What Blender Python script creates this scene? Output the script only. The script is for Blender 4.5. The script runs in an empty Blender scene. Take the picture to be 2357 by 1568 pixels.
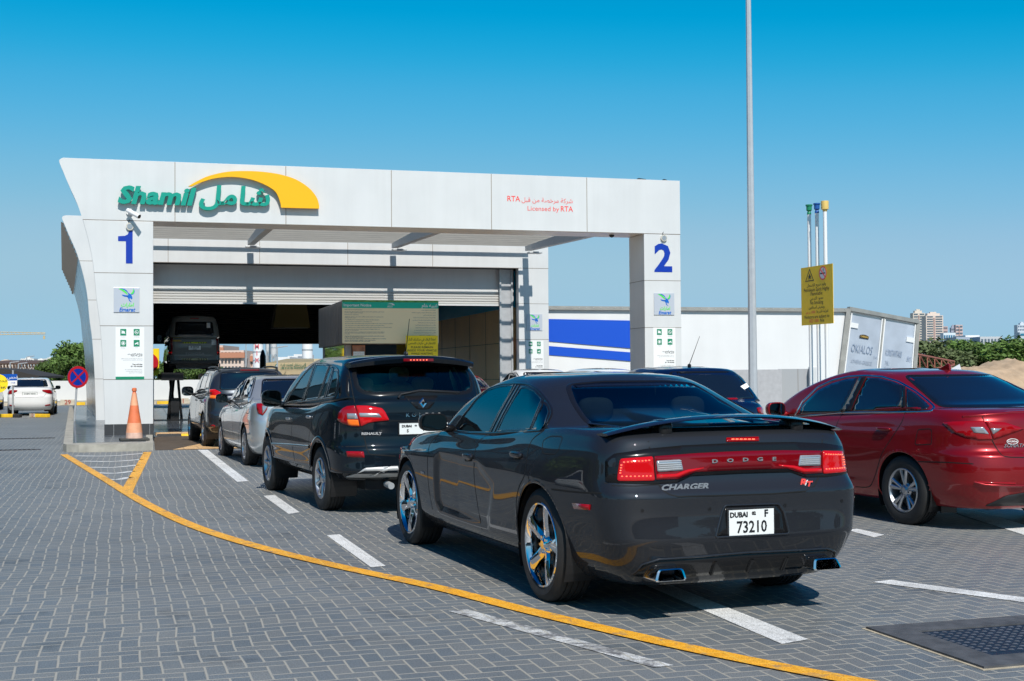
import bpy, bmesh, math, random
import numpy as np
from mathutils import Vector, Matrix, Euler
from mathutils.bvhtree import BVHTree
from mathutils.geometry import delaunay_2d_cdt
random.seed(7); rng = np.random.default_rng(5)
R_ = math.radians
scene = bpy.context.scene
COL = scene.collection

# ------------------------------------------------------------------ camera
FPX, PIT, ROL, CAMH = 2941., R_(1.50), R_(.415), 1.47
CX, CY = 1178.5, 784.
def ray(u, v):
    a = u-CX; b = v-CY
    c, s = math.cos(ROL), math.sin(ROL)
    x = a*c-b*s; y = a*s+b*c
    c, s = math.cos(PIT), math.sin(PIT)
    vz = -y/FPX
    return Vector((x/FPX, c-vz*s, s+vz*c))
CAMP = Vector((0, 0, CAMH))
def ground(u, v, h=0.):
    r = ray(u, v); t = (h-CAMH)/r.z
    return CAMP+r*t
def atY(u, v, Y):
    r = ray(u, v); return CAMP+r*(Y/r.y)
cam = bpy.data.cameras.new('camera'); camo = bpy.data.objects.new('camera', cam); COL.objects.link(camo)
cam.sensor_width = 36; cam.lens = 36*FPX/2357; cam.clip_start = .1; cam.clip_end = 20000
_f = ray(CX, CY).normalized(); _r = (ray(CX+1, CY)-ray(CX, CY)).normalized(); _u = _r.cross(_f)
M = Matrix.Identity(4)
for i in range(3): M[i][0] = _r[i]; M[i][1] = _u[i]; M[i][2] = -_f[i]; M[i][3] = CAMP[i]
camo.matrix_world = M
scene.camera = camo

# ------------------------------------------------------------------ world, sun, exposure
SUN_DIR = Vector((.26, -1, 1.12)).normalized()          # towards the sun
elev = math.asin(SUN_DIR.z)
w = bpy.data.worlds.new('World'); scene.world = w; w.use_nodes = True
nt = w.node_tree; nt.nodes.clear()
sky = nt.nodes.new('ShaderNodeTexSky'); sky.sky_type = 'NISHITA'; sky.sun_disc = False
sky.sun_elevation = elev; sky.sun_rotation = math.atan2(SUN_DIR.x, SUN_DIR.y)
sky.air_density = 1.0; sky.dust_density = .3; sky.ozone_density = 1.0; sky.altitude = 0
pre = nt.nodes.new('ShaderNodeVectorMath'); pre.operation = 'SCALE'; pre.inputs['Scale'].default_value = .10
cur = nt.nodes.new('ShaderNodeRGBCurve')            # grades the physical sky to the photograph's deep azure
post = nt.nodes.new('ShaderNodeVectorMath'); post.operation = 'SCALE'; post.inputs['Scale'].default_value = 10.
for ci, pts in enumerate((((0, 0), (.16, .0), (.225, .002), (.285, .065), (.41, .215), (.53, .315), (.85, .33), (1, .36)),
                          ((0, 0), (.20, .09), (.30, .285), (.44, .43), (.745, .555), (.87, .56), (1, .60)),
                          ((0, 0), (.33, .28), (.50, .62), (.56, .695), (.665, .74), (.8, .71), (1, .70)))):
    cv = cur.mapping.curves[ci]
    while len(cv.points) > 2: cv.points.remove(cv.points[1])
    cv.points[0].location = pts[0]; cv.points[-1].location = pts[-1]
    for q in pts[1:-1]: cv.points.new(*q)
cur.mapping.update()
bg = nt.nodes.new('ShaderNodeBackground'); bg.inputs[1].default_value = .10
wo = nt.nodes.new('ShaderNodeOutputWorld')
aur = nt.nodes.new('ShaderNodeVectorMath'); aur.operation = 'SUBTRACT'; aur.inputs[1].default_value = (1.2, 1.2, 1.2)      # the bright sky round the sun keeps its strength
amx = nt.nodes.new('ShaderNodeVectorMath'); amx.operation = 'MAXIMUM'; aad = nt.nodes.new('ShaderNodeVectorMath'); aad.operation = 'ADD'
nt.links.new(pre.outputs[0], aur.inputs[0]); nt.links.new(aur.outputs[0], amx.inputs[0]); nt.links.new(cur.outputs[0], aad.inputs[0]); nt.links.new(amx.outputs[0], aad.inputs[1])
nt.links.new(sky.outputs[0], pre.inputs[0]); nt.links.new(pre.outputs[0], cur.inputs['Color']); nt.links.new(aad.outputs[0], post.inputs[0])
nt.links.new(post.outputs[0], bg.inputs[0]); nt.links.new(bg.outputs[0], wo.inputs[0])
sl = bpy.data.lights.new('sun', 'SUN'); so = bpy.data.objects.new('sun', sl); COL.objects.link(so)
sl.energy = 4.8; sl.angle = R_(.5); sl.color = (1, .955, .89)
so.rotation_euler = SUN_DIR.to_track_quat('Z', 'Y').to_euler(); so.location = (0, 0, 60)
scene.view_settings.view_transform = 'Standard'; scene.view_settings.look = 'None'
scene.view_settings.exposure = 0.0; scene.view_settings.gamma = 1

# ------------------------------------------------------------------ materials
MATS = {}
def mat(name, col, rough=.6, metal=0., coat=0., noise=0., nscale=8., bump=0., bscale=60., emit=None, estr=0., alpha=None, spec=None, crough=.03):
    if name in MATS: return MATS[name]
    m = bpy.data.materials.new(name); m.use_nodes = True
    n = m.node_tree; b = n.nodes['Principled BSDF']
    b.inputs['Base Color'].default_value = (*col, 1); b.inputs['Roughness'].default_value = rough
    b.inputs['Metallic'].default_value = metal; b.inputs['Coat Weight'].default_value = coat
    b.inputs['Coat Roughness'].default_value = crough
    if coat: b.inputs['Specular IOR Level'].default_value = .12
    if spec is not None: b.inputs['Specular IOR Level'].default_value = spec
    if emit: b.inputs['Emission Color'].default_value = (*emit, 1); b.inputs['Emission Strength'].default_value = estr
    tc = n.nodes.new('ShaderNodeTexCoord')
    if noise:
        t = n.nodes.new('ShaderNodeTexNoise'); t.inputs['Scale'].default_value = nscale; t.inputs['Detail'].default_value = 6
        n.links.new(tc.outputs['Object'], t.inputs['Vector'])
        mr = n.nodes.new('ShaderNodeMapRange'); mr.inputs[1].default_value = .3; mr.inputs[2].default_value = .7
        mr.inputs[3].default_value = 1-noise; mr.inputs[4].default_value = 1+noise
        n.links.new(t.outputs[0], mr.inputs[0])
        mx = n.nodes.new('ShaderNodeMix'); mx.data_type = 'RGBA'; mx.blend_type = 'MULTIPLY'; mx.inputs[0].default_value = 1
        mx.inputs[6].default_value = (*col, 1); n.links.new(mr.outputs[0], mx.inputs[7]); n.links.new(mx.outputs[2], b.inputs['Base Color'])
        mr2 = n.nodes.new('ShaderNodeMapRange'); mr2.inputs[3].default_value = max(0, rough-.08); mr2.inputs[4].default_value = min(1, rough+.08)
        n.links.new(t.outputs[0], mr2.inputs[0]); n.links.new(mr2.outputs[0], b.inputs['Roughness'])
    if bump:
        t2 = n.nodes.new('ShaderNodeTexNoise'); t2.inputs['Scale'].default_value = bscale; t2.inputs['Detail'].default_value = 4
        n.links.new(tc.outputs['Object'], t2.inputs['Vector'])
        bp = n.nodes.new('ShaderNodeBump'); bp.inputs['Strength'].default_value = bump; bp.inputs['Distance'].default_value = .01
        n.links.new(t2.outputs[0], bp.inputs['Height']); n.links.new(bp.outputs[0], b.inputs['Normal'])
    MATS[name] = m
    return m
def paint(name, col, metal=.5, rough=.32, flake=.0):
    """car paint: clear coat over pigment; inner faces read as dark cabin lining"""
    if name in MATS: return MATS[name]
    m = mat(name, col, rough, metal, coat=1.0, crough=.02)
    n = m.node_tree; b = n.nodes['Principled BSDF']; out = n.nodes['Material Output']
    tc = n.nodes.new('ShaderNodeTexCoord'); t = n.nodes.new('ShaderNodeTexNoise'); t.inputs['Scale'].default_value = 2.2; t.inputs['Detail'].default_value = 8
    n.links.new(tc.outputs['Object'], t.inputs['Vector'])
    mr = n.nodes.new('ShaderNodeMapRange'); mr.inputs[1].default_value = .35; mr.inputs[2].default_value = .75; mr.inputs[3].default_value = .01; mr.inputs[4].default_value = .035
    n.links.new(t.outputs[0], mr.inputs[0]); n.links.new(mr.outputs[0], b.inputs['Coat Roughness'])
    b.inputs['Specular IOR Level'].default_value = .4 if metal > .4 else .03
    b.inputs['Coat IOR'].default_value = 1.45
    d = n.nodes.new('ShaderNodeBsdfDiffuse'); d.inputs[0].default_value = (.02, .02, .022, 1)
    g = n.nodes.new('ShaderNodeNewGeometry'); mx = n.nodes.new('ShaderNodeMixShader')
    n.links.new(g.outputs['Backfacing'], mx.inputs[0]); n.links.new(b.outputs[0], mx.inputs[1]); n.links.new(d.outputs[0], mx.inputs[2])
    n.links.new(mx.outputs[0], out.inputs[0])
    return m
def glass(name, tint=(.25, .33, .33), refl=1.0):
    m = bpy.data.materials.new(name); m.use_nodes = True; n = m.node_tree; n.nodes.clear()
    o = n.nodes.new('ShaderNodeOutputMaterial'); tr = n.nodes.new('ShaderNodeBsdfTransparent'); tr.inputs[0].default_value = (*tint, 1)
    gl = n.nodes.new('ShaderNodeBsdfGlossy'); gl.inputs['Roughness'].default_value = .01; gl.inputs[0].default_value = (refl, refl, refl, 1)
    fr = n.nodes.new('ShaderNodeFresnel'); fr.inputs[0].default_value = 1.62
    mx = n.nodes.new('ShaderNodeMixShader')
    n.links.new(fr.outputs[0], mx.inputs[0]); n.links.new(tr.outputs[0], mx.inputs[1]); n.links.new(gl.outputs[0], mx.inputs[2]); n.links.new(mx.outputs[0], o.inputs[0])
    MATS[name] = m
    return m

def streaks(m, amt=.065, sc=(5, 5, .22), thr=(.42, .75)):
    """rain and dust streaks that run down a wall"""
    n = m.node_tree; b = n.nodes['Principled BSDF']; src = b.inputs['Base Color'].links[0].from_socket
    tc = n.nodes.new('ShaderNodeTexCoord'); mp = n.nodes.new('ShaderNodeMapping'); mp.inputs['Scale'].default_value = sc; t = n.nodes.new('ShaderNodeTexNoise'); t.inputs['Scale'].default_value = 1.; t.inputs['Detail'].default_value = 7; t.inputs['Roughness'].default_value = .6
    n.links.new(tc.outputs['Object'], mp.inputs[0]); n.links.new(mp.outputs[0], t.inputs['Vector'])
    mr = n.nodes.new('ShaderNodeMapRange'); mr.inputs[1].default_value = thr[0]; mr.inputs[2].default_value = thr[1]; mr.inputs[3].default_value = 0; mr.inputs[4].default_value = amt; n.links.new(t.outputs[0], mr.inputs[0])
    mx = n.nodes.new('ShaderNodeMix'); mx.data_type = 'RGBA'; mx.inputs[7].default_value = (.22, .19, .15, 1); n.links.new(mr.outputs[0], mx.inputs[0]); n.links.new(src, mx.inputs[6]); n.links.new(mx.outputs[2], b.inputs['Base Color'])
    bp = n.nodes.new('ShaderNodeBump'); bp.inputs['Strength'].default_value = .25; bp.inputs['Distance'].default_value = .02; t3 = n.nodes.new('ShaderNodeTexNoise'); t3.inputs['Scale'].default_value = .9; t3.inputs['Detail'].default_value = 1; n.links.new(tc.outputs['Object'], t3.inputs['Vector']); n.links.new(t3.outputs[0], bp.inputs['Height']); n.links.new(bp.outputs[0], b.inputs['Normal'])
    return m
m_acm = streaks(mat('aluminium_panel_light', (.64, .65, .645), .36, .0, noise=.035, nscale=1.1, spec=.6))
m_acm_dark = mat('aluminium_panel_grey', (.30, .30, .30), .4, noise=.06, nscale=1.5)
m_joint = mat('panel_joint', (.16, .13, .10), .8)
m_dirtyjoint = mat('dirty_joint', (.22, .17, .12), .8)
m_slat = mat('slat_paint', (.27, .255, .23), .55, noise=.06, nscale=2)
m_plinth = mat('plinth_tile', (.05, .052, .056), .3, noise=.1, nscale=4)
m_green = mat('letter_green', (.0, .30, .22), .4)
m_yellow = mat('arch_yellow', (.90, .46, .0), .4)
m_blue = mat('number_blue', (.0, .035, .36), .4)
m_red = mat('red_letter', (.85, .07, .06), .5)
m_white = mat('white_paint', (.80, .80, .79), .5)
m_black = mat('black_plastic', (.012, .012, .013), .4, noise=.1)
m_rubber = mat('tyre_rubber', (.018, .018, .018), .75, noise=.25, nscale=12, bump=.15, bscale=90)
m_chrome = mat('chrome', (.75, .76, .78), .05, 1.)
m_alloy = mat('alloy', (.50, .51, .53), .28, .9)
m_lens = mat('red_lens', (.30, .002, .005), .08, coat=1.)
m_lens_dark = mat('dark_red_lens', (.16, .002, .006), .06, coat=1.)
m_lens_lit = mat('lit_red_lens', (.42, .003, .006), .1, coat=1., emit=(1, .01, .01), estr=.16)
m_led = mat('lit_led', (.9, .1, .05), .2, emit=(1, .16, .08), estr=1.6)
m_clear = mat('clear_lens', (.50, .50, .52), .16, .6, coat=1.)
m_amber = mat('amber_lens', (.85, .16, .01), .12, coat=1., emit=(1, .12, .0), estr=.12)
m_dglass = mat('dark_tinted_glass', (.006, .010, .014), .03, 0, coat=1., spec=.9)
m_trim = mat('black_trim', (.010, .010, .011), .22, coat=.4)
m_gap = mat('shut_line', (.003, .003, .003), .9)
m_interior = mat('cabin_fabric', (.055, .053, .050), .9, noise=.2)
m_beige_int = mat('cabin_beige', (.42, .38, .22), .9, noise=.1)
m_plate = mat('plate_white', (.78, .80, .78), .35)
m_ink = mat('black_ink', (.01, .01, .012), .5)
m_galv = mat('galvanised_steel', (.46, .48, .49), .45, .35, noise=.12, nscale=6)
g_tint = glass('tinted_car_glass', (.30, .42, .45))
g_clear = glass('car_glass', (.52, .64, .62))

# ------------------------------------------------------------------ mesh helpers
def link(name, me, mats, parent=None, smooth=False):
    o = bpy.data.objects.new(name, me); COL.objects.link(o)
    for m_ in (mats if isinstance(mats, (list, tuple)) else [mats]): me.materials.append(m_)
    if smooth:
        for p in me.polygons: p.use_smooth = True
    if parent: o.parent = parent
    return o
def tag(o, label=None, cat=None, group=None, kind=None):
    if label: o['label'] = label
    if cat: o['category'] = cat
    if group: o['group'] = group
    if kind: o['kind'] = kind
    return o
def thing(name, label, cat, loc=(0, 0, 0), rz=0., group=None):
    o = bpy.data.objects.new(name, None); COL.objects.link(o); o.location = loc; o.rotation_euler = (0, 0, rz); o.empty_display_size = .2
    return tag(o, label, cat, group)
class MB:
    def __init__(s): s.v = []; s.f = []; s.m = []
    def add(s, vs, fs, mi=0):
        k = len(s.v); s.v += [tuple(v) for v in vs]; s.f += [[i+k for i in f] for f in fs]; s.m += [mi]*len(fs); return s
    def box(s, x0, x1, y0, y1, z0, z1, mi=0):
        return s.add([(x0, y0, z0), (x1, y0, z0), (x1, y1, z0), (x0, y1, z0), (x0, y0, z1), (x1, y0, z1), (x1, y1, z1), (x0, y1, z1)],
              [(3, 2, 1, 0), (4, 5, 6, 7), (0, 1, 5, 4), (1, 2, 6, 5), (2, 3, 7, 6), (3, 0, 4, 7)], mi)
    def prism(s, poly, axis, a0, a1, mi=0):
        """poly in the two other axes (x,z for axis y; x,y for z; y,z for x)"""
        n = len(poly)
        def P(p, a):
            return (p[0], a, p[1]) if axis == 'y' else ((p[0], p[1], a) if axis == 'z' else (a, p[0], p[1]))
        area = sum(poly[i][0]*poly[(i+1) % n][1]-poly[(i+1) % n][0]*poly[i][1] for i in range(n))
        pl = list(poly) if area > 0 else list(poly)[::-1]
        lo, hi = min(a0, a1), max(a0, a1)
        vs = [P(p, lo) for p in pl]+[P(p, hi) for p in pl]
        if axis == 'y': fs = [list(range(n)), list(range(2*n-1, n-1, -1))]+[[i, i+n, (i+1) % n+n, (i+1) % n] for i in range(n)]
        else: fs = [list(range(n-1, -1, -1)), list(range(n, 2*n))]+[[i, (i+1) % n, (i+1) % n+n, i+n] for i in range(n)]
        return s.add(vs, fs, mi)
    def tube(s, p0, p1, r0, r1=None, n=12, caps=True, mi=0):
        r1 = r0 if r1 is None else r1; p0 = Vector(p0); p1 = Vector(p1); d = (p1-p0).normalized()
        a = d.orthogonal().normalized(); b = d.cross(a)
        vs = []
        for p, r in ((p0, r0), (p1, r1)):
            for i in range(n):
                t = 2*math.pi*i/n; vs.append(p+a*(r*math.cos(t))+b*(r*math.sin(t)))
        fs = [[i, (i+1) % n, (i+1) % n+n, i+n] for i in range(n)]
        if caps: fs += [list(range(n-1, -1, -1)), list(range(n, 2*n))]
        return s.add(vs, fs, mi)
    def path(s, pts, r, n=8, mi=0):
        for a, b in zip(pts[:-1], pts[1:]): s.tube(a, b, r, n=n, mi=mi)
        return s
    def lathe(s, prof, c, axis='z', n=32, mi=0, a0=0., a1=2*math.pi):
        """prof: (radius, height)"""
        full = abs(a1-a0-2*math.pi) < 1e-6; m = n if full else n+1
        vs = []
        for (r, h) in prof:
            for i in range(m):
                t = a0+(a1-a0)*i/n; p = (r*math.cos(t), r*math.sin(t), h)
                if axis == 'x': p = (p[2], p[0], p[1])
                if axis == 'y': p = (p[0], p[2], p[1])
                vs.append((p[0]+c[0], p[1]+c[1], p[2]+c[2]))
        fs = []
        for k in range(len(prof)-1):
            for i in range(n):
                j = (i+1) % m
                fs.append([k*m+i, k*m+j, (k+1)*m+j, (k+1)*m+i])
        return s.add(vs, fs, mi)
    def build(s, name, mats, parent=None, smooth=False, bevel=0., auto=None):
        me = bpy.data.meshes.new(name); me.from_pydata(s.v, [], s.f)
        me.polygons.foreach_set('material_index', s.m)
        bm = bmesh.new(); bm.from_mesh(me); bmesh.ops.recalc_face_normals(bm, faces=bm.faces) if not getattr(s, 'keep', False) else None
        bm.to_mesh(me); bm.free()
        o = link(name, me, mats, parent, smooth or auto is not None)
        if auto is not None:
            try: me.set_sharp_from_angle(angle=R_(auto))
            except Exception: pass
        if bevel:
            b = o.modifiers.new('bevel', 'BEVEL'); b.width = bevel; b.segments = 2; b.limit_method = 'ANGLE'; b.angle_limit = R_(40)
            b.harden_normals = False
        me.update()
        return o
def sbox(name, m_, b, parent=None, bevel=0.):
    return MB().box(*b).build(name, m_, parent, bevel=bevel)

# presentation forms so that Arabic joins without a shaping engine: base code -> (isolated, final, initial, medial)
AR = {'ا': (0xFE8D, 0xFE8E, 0, 0), 'أ': (0xFE83, 0xFE84, 0, 0), 'إ': (0xFE87, 0xFE88, 0, 0), 'ب': (0xFE8F, 0xFE90, 0xFE91, 0xFE92), 'ة': (0xFE93, 0xFE94, 0, 0), 'ت': (0xFE95, 0xFE96, 0xFE97, 0xFE98),
      'ث': (0xFE99, 0xFE9A, 0xFE9B, 0xFE9C), 'ج': (0xFE9D, 0xFE9E, 0xFE9F, 0xFEA0), 'ح': (0xFEA1, 0xFEA2, 0xFEA3, 0xFEA4), 'خ': (0xFEA5, 0xFEA6, 0xFEA7, 0xFEA8), 'د': (0xFEA9, 0xFEAA, 0, 0),
      'ر': (0xFEAD, 0xFEAE, 0, 0), 'س': (0xFEB1, 0xFEB2, 0xFEB3, 0xFEB4), 'ش': (0xFEB5, 0xFEB6, 0xFEB7, 0xFEB8), 'ص': (0xFEB9, 0xFEBA, 0xFEBB, 0xFEBC), 'ض': (0xFEBD, 0xFEBE, 0xFEBF, 0xFEC0),
      'ط': (0xFEC1, 0xFEC2, 0xFEC3, 0xFEC4), 'ظ': (0xFEC5, 0xFEC6, 0xFEC7, 0xFEC8), 'ع': (0xFEC9, 0xFECA, 0xFECB, 0xFECC), 'غ': (0xFECD, 0xFECE, 0xFECF, 0xFED0), 'ف': (0xFED1, 0xFED2, 0xFED3, 0xFED4),
      'ق': (0xFED5, 0xFED6, 0xFED7, 0xFED8), 'ك': (0xFED9, 0xFEDA, 0xFEDB, 0xFEDC), 'ل': (0xFEDD, 0xFEDE, 0xFEDF, 0xFEE0), 'م': (0xFEE1, 0xFEE2, 0xFEE3, 0xFEE4), 'ن': (0xFEE5, 0xFEE6, 0xFEE7, 0xFEE8),
      'ه': (0xFEE9, 0xFEEA, 0xFEEB, 0xFEEC), 'و': (0xFEED, 0xFEEE, 0, 0), 'ي': (0xFEF1, 0xFEF2, 0xFEF3, 0xFEF4), 'ى': (0xFEEF, 0xFEF0, 0, 0), 'ء': (0xFE80, 0, 0, 0), 'ذ': (0xFEAB, 0xFEAC, 0, 0), 'ز': (0xFEAF, 0xFEB0, 0, 0)}
def arabic(t):
    words = []
    for wd in t.split(' '):
        if not any(ch in AR for ch in wd): words.append(wd); continue
        out = []
        for i, ch in enumerate(wd):
            if ch not in AR: out.append(ch); continue
            pj = i > 0 and wd[i-1] in AR and AR[wd[i-1]][2] != 0
            nj = i+1 < len(wd) and wd[i+1] in AR and AR[ch][2] != 0 and AR[wd[i+1]][1] != 0
            f = AR[ch]; c = f[3] if pj and nj else f[1] if pj else f[2] if nj else f[0]
            out.append(chr(c))
        words.append(''.join(out[::-1]))
    return ' '.join(words[::-1])
def text(name, s, size, m_, parent, M4, align='CENTER', bold=0., shear=0., depth=0., spacing=1., sx=1., width=None, res=2, line=1., ay='CENTER'):
    cu = bpy.data.curves.new(name, 'FONT'); cu.body = s; cu.size = size; cu.align_x = align; cu.align_y = ay
    cu.offset = bold; cu.shear = shear; cu.extrude = depth; cu.space_character = spacing; cu.resolution_u = res; cu.space_line = line
    t = bpy.data.objects.new(name, cu); COL.objects.link(t)
    dg = bpy.context.evaluated_depsgraph_get(); dg.update()
    me = bpy.data.meshes.new_from_object(t.evaluated_get(dg)); COL.objects.unlink(t); bpy.data.objects.remove(t)
    me.materials.clear()
    if width and len(me.vertices):
        xs = [v.co.x for v in me.vertices]; sx = width/(max(xs)-min(xs))
    me.transform(M4 @ Matrix.Diagonal((sx, 1, 1, 1)))
    return link(name, me, m_, parent)
def MW(o, x=(1, 0, 0), up=(0, 0, 1)):
    """frame: text x along x, text y along up, located at o"""
    x = Vector(x).normalized(); up = Vector(up).normalized(); n = x.cross(up)
    m = Matrix.Identity(4)
    for i in range(3): m[i][0] = x[i]; m[i][1] = up[i]; m[i][2] = n[i]; m[i][3] = o[i]
    return m
def Zf(x0, y0, sc): return lambda a, b: ((x0+a/sc)/1.629, (y0+b/sc)/1.629)
z1 = Zf(1450, 1350, 1.651); z2 = Zf(900, 1280, 2.24); z3 = Zf(650, 1280, 3.336); z7 = Zf(2000, 1300, 1.5677); z8 = Zf(2900, 1300, 1.9596)
zA = Zf(200, 560, 2.1427); zB = Zf(0, 1100, 2.613); zC = Zf(1800, 600, 1.96); zD = Zf(2600, 700, 1.9008); zE = Zf(3300, 1130, 4.365); zG = Zf(550, 1050, 2.613)

#@@PART1_END
# ------------------------------------------------------------------ vehicles
def interp(kn, y):
    kn = sorted(kn)
    ys = np.array([k[0] for k in kn]); zs = np.array([k[1] for k in kn])
    if len(kn) == 1: return zs[0]+0*y
    m = np.zeros(len(ys)); d = np.diff(zs)/np.diff(ys)
    m[1:-1] = np.where(d[:-1]*d[1:] > 0, 2*d[:-1]*d[1:]/(d[:-1]+d[1:]+1e-12), 0); m[0] = d[0]; m[-1] = d[-1]
    y = np.clip(y, ys[0], ys[-1]); i = np.clip(np.searchsorted(ys, y)-1, 0, len(ys)-2)
    h = ys[i+1]-ys[i]; t = (y-ys[i])/h
    return (2*t**3-3*t**2+1)*zs[i]+(t**3-2*t**2+t)*h*m[i]+(-2*t**3+3*t**2)*zs[i+1]+(t**3-t**2)*h*m[i+1]
def ring_pts(r, na, ns):
    th = np.linspace(0, math.pi/2, na); n = r.get('n', 3.2); nf = r.get('nf', n)
    # even spread on the superellipse
    def arc(L, w_, n_):
        t = np.linspace(0, math.pi/2, 400); x = w_*np.sin(t)**(2/n_); y = L*(1-np.cos(t)**(2/n_))
        s = np.concatenate([[0], np.cumsum(np.hypot(np.diff(x), np.diff(y)))]); q = np.linspace(0, s[-1], na)
        return np.interp(q, s, x), np.interp(q, s, y)
    W, Lr, Lf = r['w'], r['Lr'], r['Lf']
    xr, yr = arc(Lr, W, n); xf, yf = arc(Lf, W, nf)
    ya = r['yr']+Lr; yb = r['yf']-Lf
    ys = np.linspace(ya, yb, ns+2)[1:-1]
    x = np.concatenate([xr, np.full(ns, W), xf[::-1]]); y = np.concatenate([r['yr']+yr, ys, r['yf']-yf[::-1]])
    z = interp(r['z'], y) if len(r['z']) > 1 else np.full(len(y), r['z'][0][1])
    cr = r.get('crown', 0); z = z+cr*(1-(x/W)**2)
    tr = r.get('tr', 0)
    if tr: q = np.clip((-1.55-y)/1.0, 0, 1); x = x*(1-tr*q*q*(3-2*q))
    bow = r.get('bow', 0)                         # side bows inwards towards the ends
    if bow: 
        ym = .5*(r['yr']+r['yf']); hl = .5*(r['yf']-r['yr']); x = x*(1-bow*np.abs((y-ym)/hl)**2.5)
    return np.stack([-x, y, z], 1)
def catmull(C, subs, crease):
    """C: (rings, pts, 3); subs per segment"""
    out = []
    n = len(C)
    for i in range(n-1):
        p1, p2 = C[i], C[i+1]
        p0 = C[i-1] if i > 0 and not crease[i] else 2*p1-p2
        p3 = C[i+2] if i+2 < n and not crease[i+1] else 2*p2-p1
        d1 = np.linalg.norm(p2-p1, axis=1)[:, None]+1e-6; d0 = np.linalg.norm(p1-p0, axis=1)[:, None]+1e-6; d2 = np.linalg.norm(p3-p2, axis=1)[:, None]+1e-6
        m1 = ((p1-p0)/d0*d1+(p2-p1))/ (1+1)*1.0; m2 = ((p3-p2)/d2*d1+(p2-p1))/2
        for k in range(subs[i]):
            t = k/subs[i]
            out.append((2*t**3-3*t**2+1)*p1+(t**3-2*t**2+t)*m1+(-2*t**3+3*t**2)*p2+(t**3-t**2)*m2)
    out.append(C[-1]); return np.array(out)
def pip(x, y, poly):
    ins = False; n = len(poly); j = n-1
    for i in range(n):
        xi, yi = poly[i]; xj, yj = poly[j]
        if (yi > y) != (yj > y) and x < (xj-xi)*(y-yi)/(yj-yi+1e-12)+xi: ins = not ins
        j = i
    return ins
def sdist(x, y, poly):
    """unsigned distance of arrays to a closed polygon"""
    d = np.full(x.shape, 1e9)
    for (ax, ay), (bx, by) in zip(poly, poly[1:]+poly[:1]):
        vx, vy = bx-ax, by-ay; t = np.clip(((x-ax)*vx+(y-ay)*vy)/(vx*vx+vy*vy+1e-12), 0, 1)
        d = np.minimum(d, np.hypot(x-ax-t*vx, y-ay-t*vy))
    return d
def rnd(poly, r, seg=4):
    out = []; n = len(poly)
    for i in range(n):
        p = np.array(poly[i], float); a = np.array(poly[i-1], float)-p; b = np.array(poly[(i+1) % n], float)-p
        la, lb = np.linalg.norm(a), np.linalg.norm(b); q = min(r, la*.45, lb*.45)
        A = p+a/la*q; B = p+b/lb*q
        for k in range(seg+1):
            t = k/seg; out.append(tuple((1-t)**2*A+2*t*(1-t)*p+t*t*B))
    return out
def smooth_line(pts, seg=6, closed=False):
    P = [np.array(p, float) for p in pts]; n = len(P); out = []
    rng_ = range(n if closed else n-1)
    for i in rng_:
        p1, p2 = P[i], P[(i+1) % n]
        p0 = P[(i-1) % n] if closed or i > 0 else 2*p1-p2; p3 = P[(i+2) % n] if closed or i+2 < n else 2*p2-p1
        for k in range(seg):
            t = k/seg; out.append(tuple(.5*((2*p1)+(-p0+p2)*t+(2*p0-5*p1+4*p2-p3)*t*t+(-p0+3*p1-3*p2+p3)*t**3)))
    if not closed: out.append(tuple(P[-1]))
    return out

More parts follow.
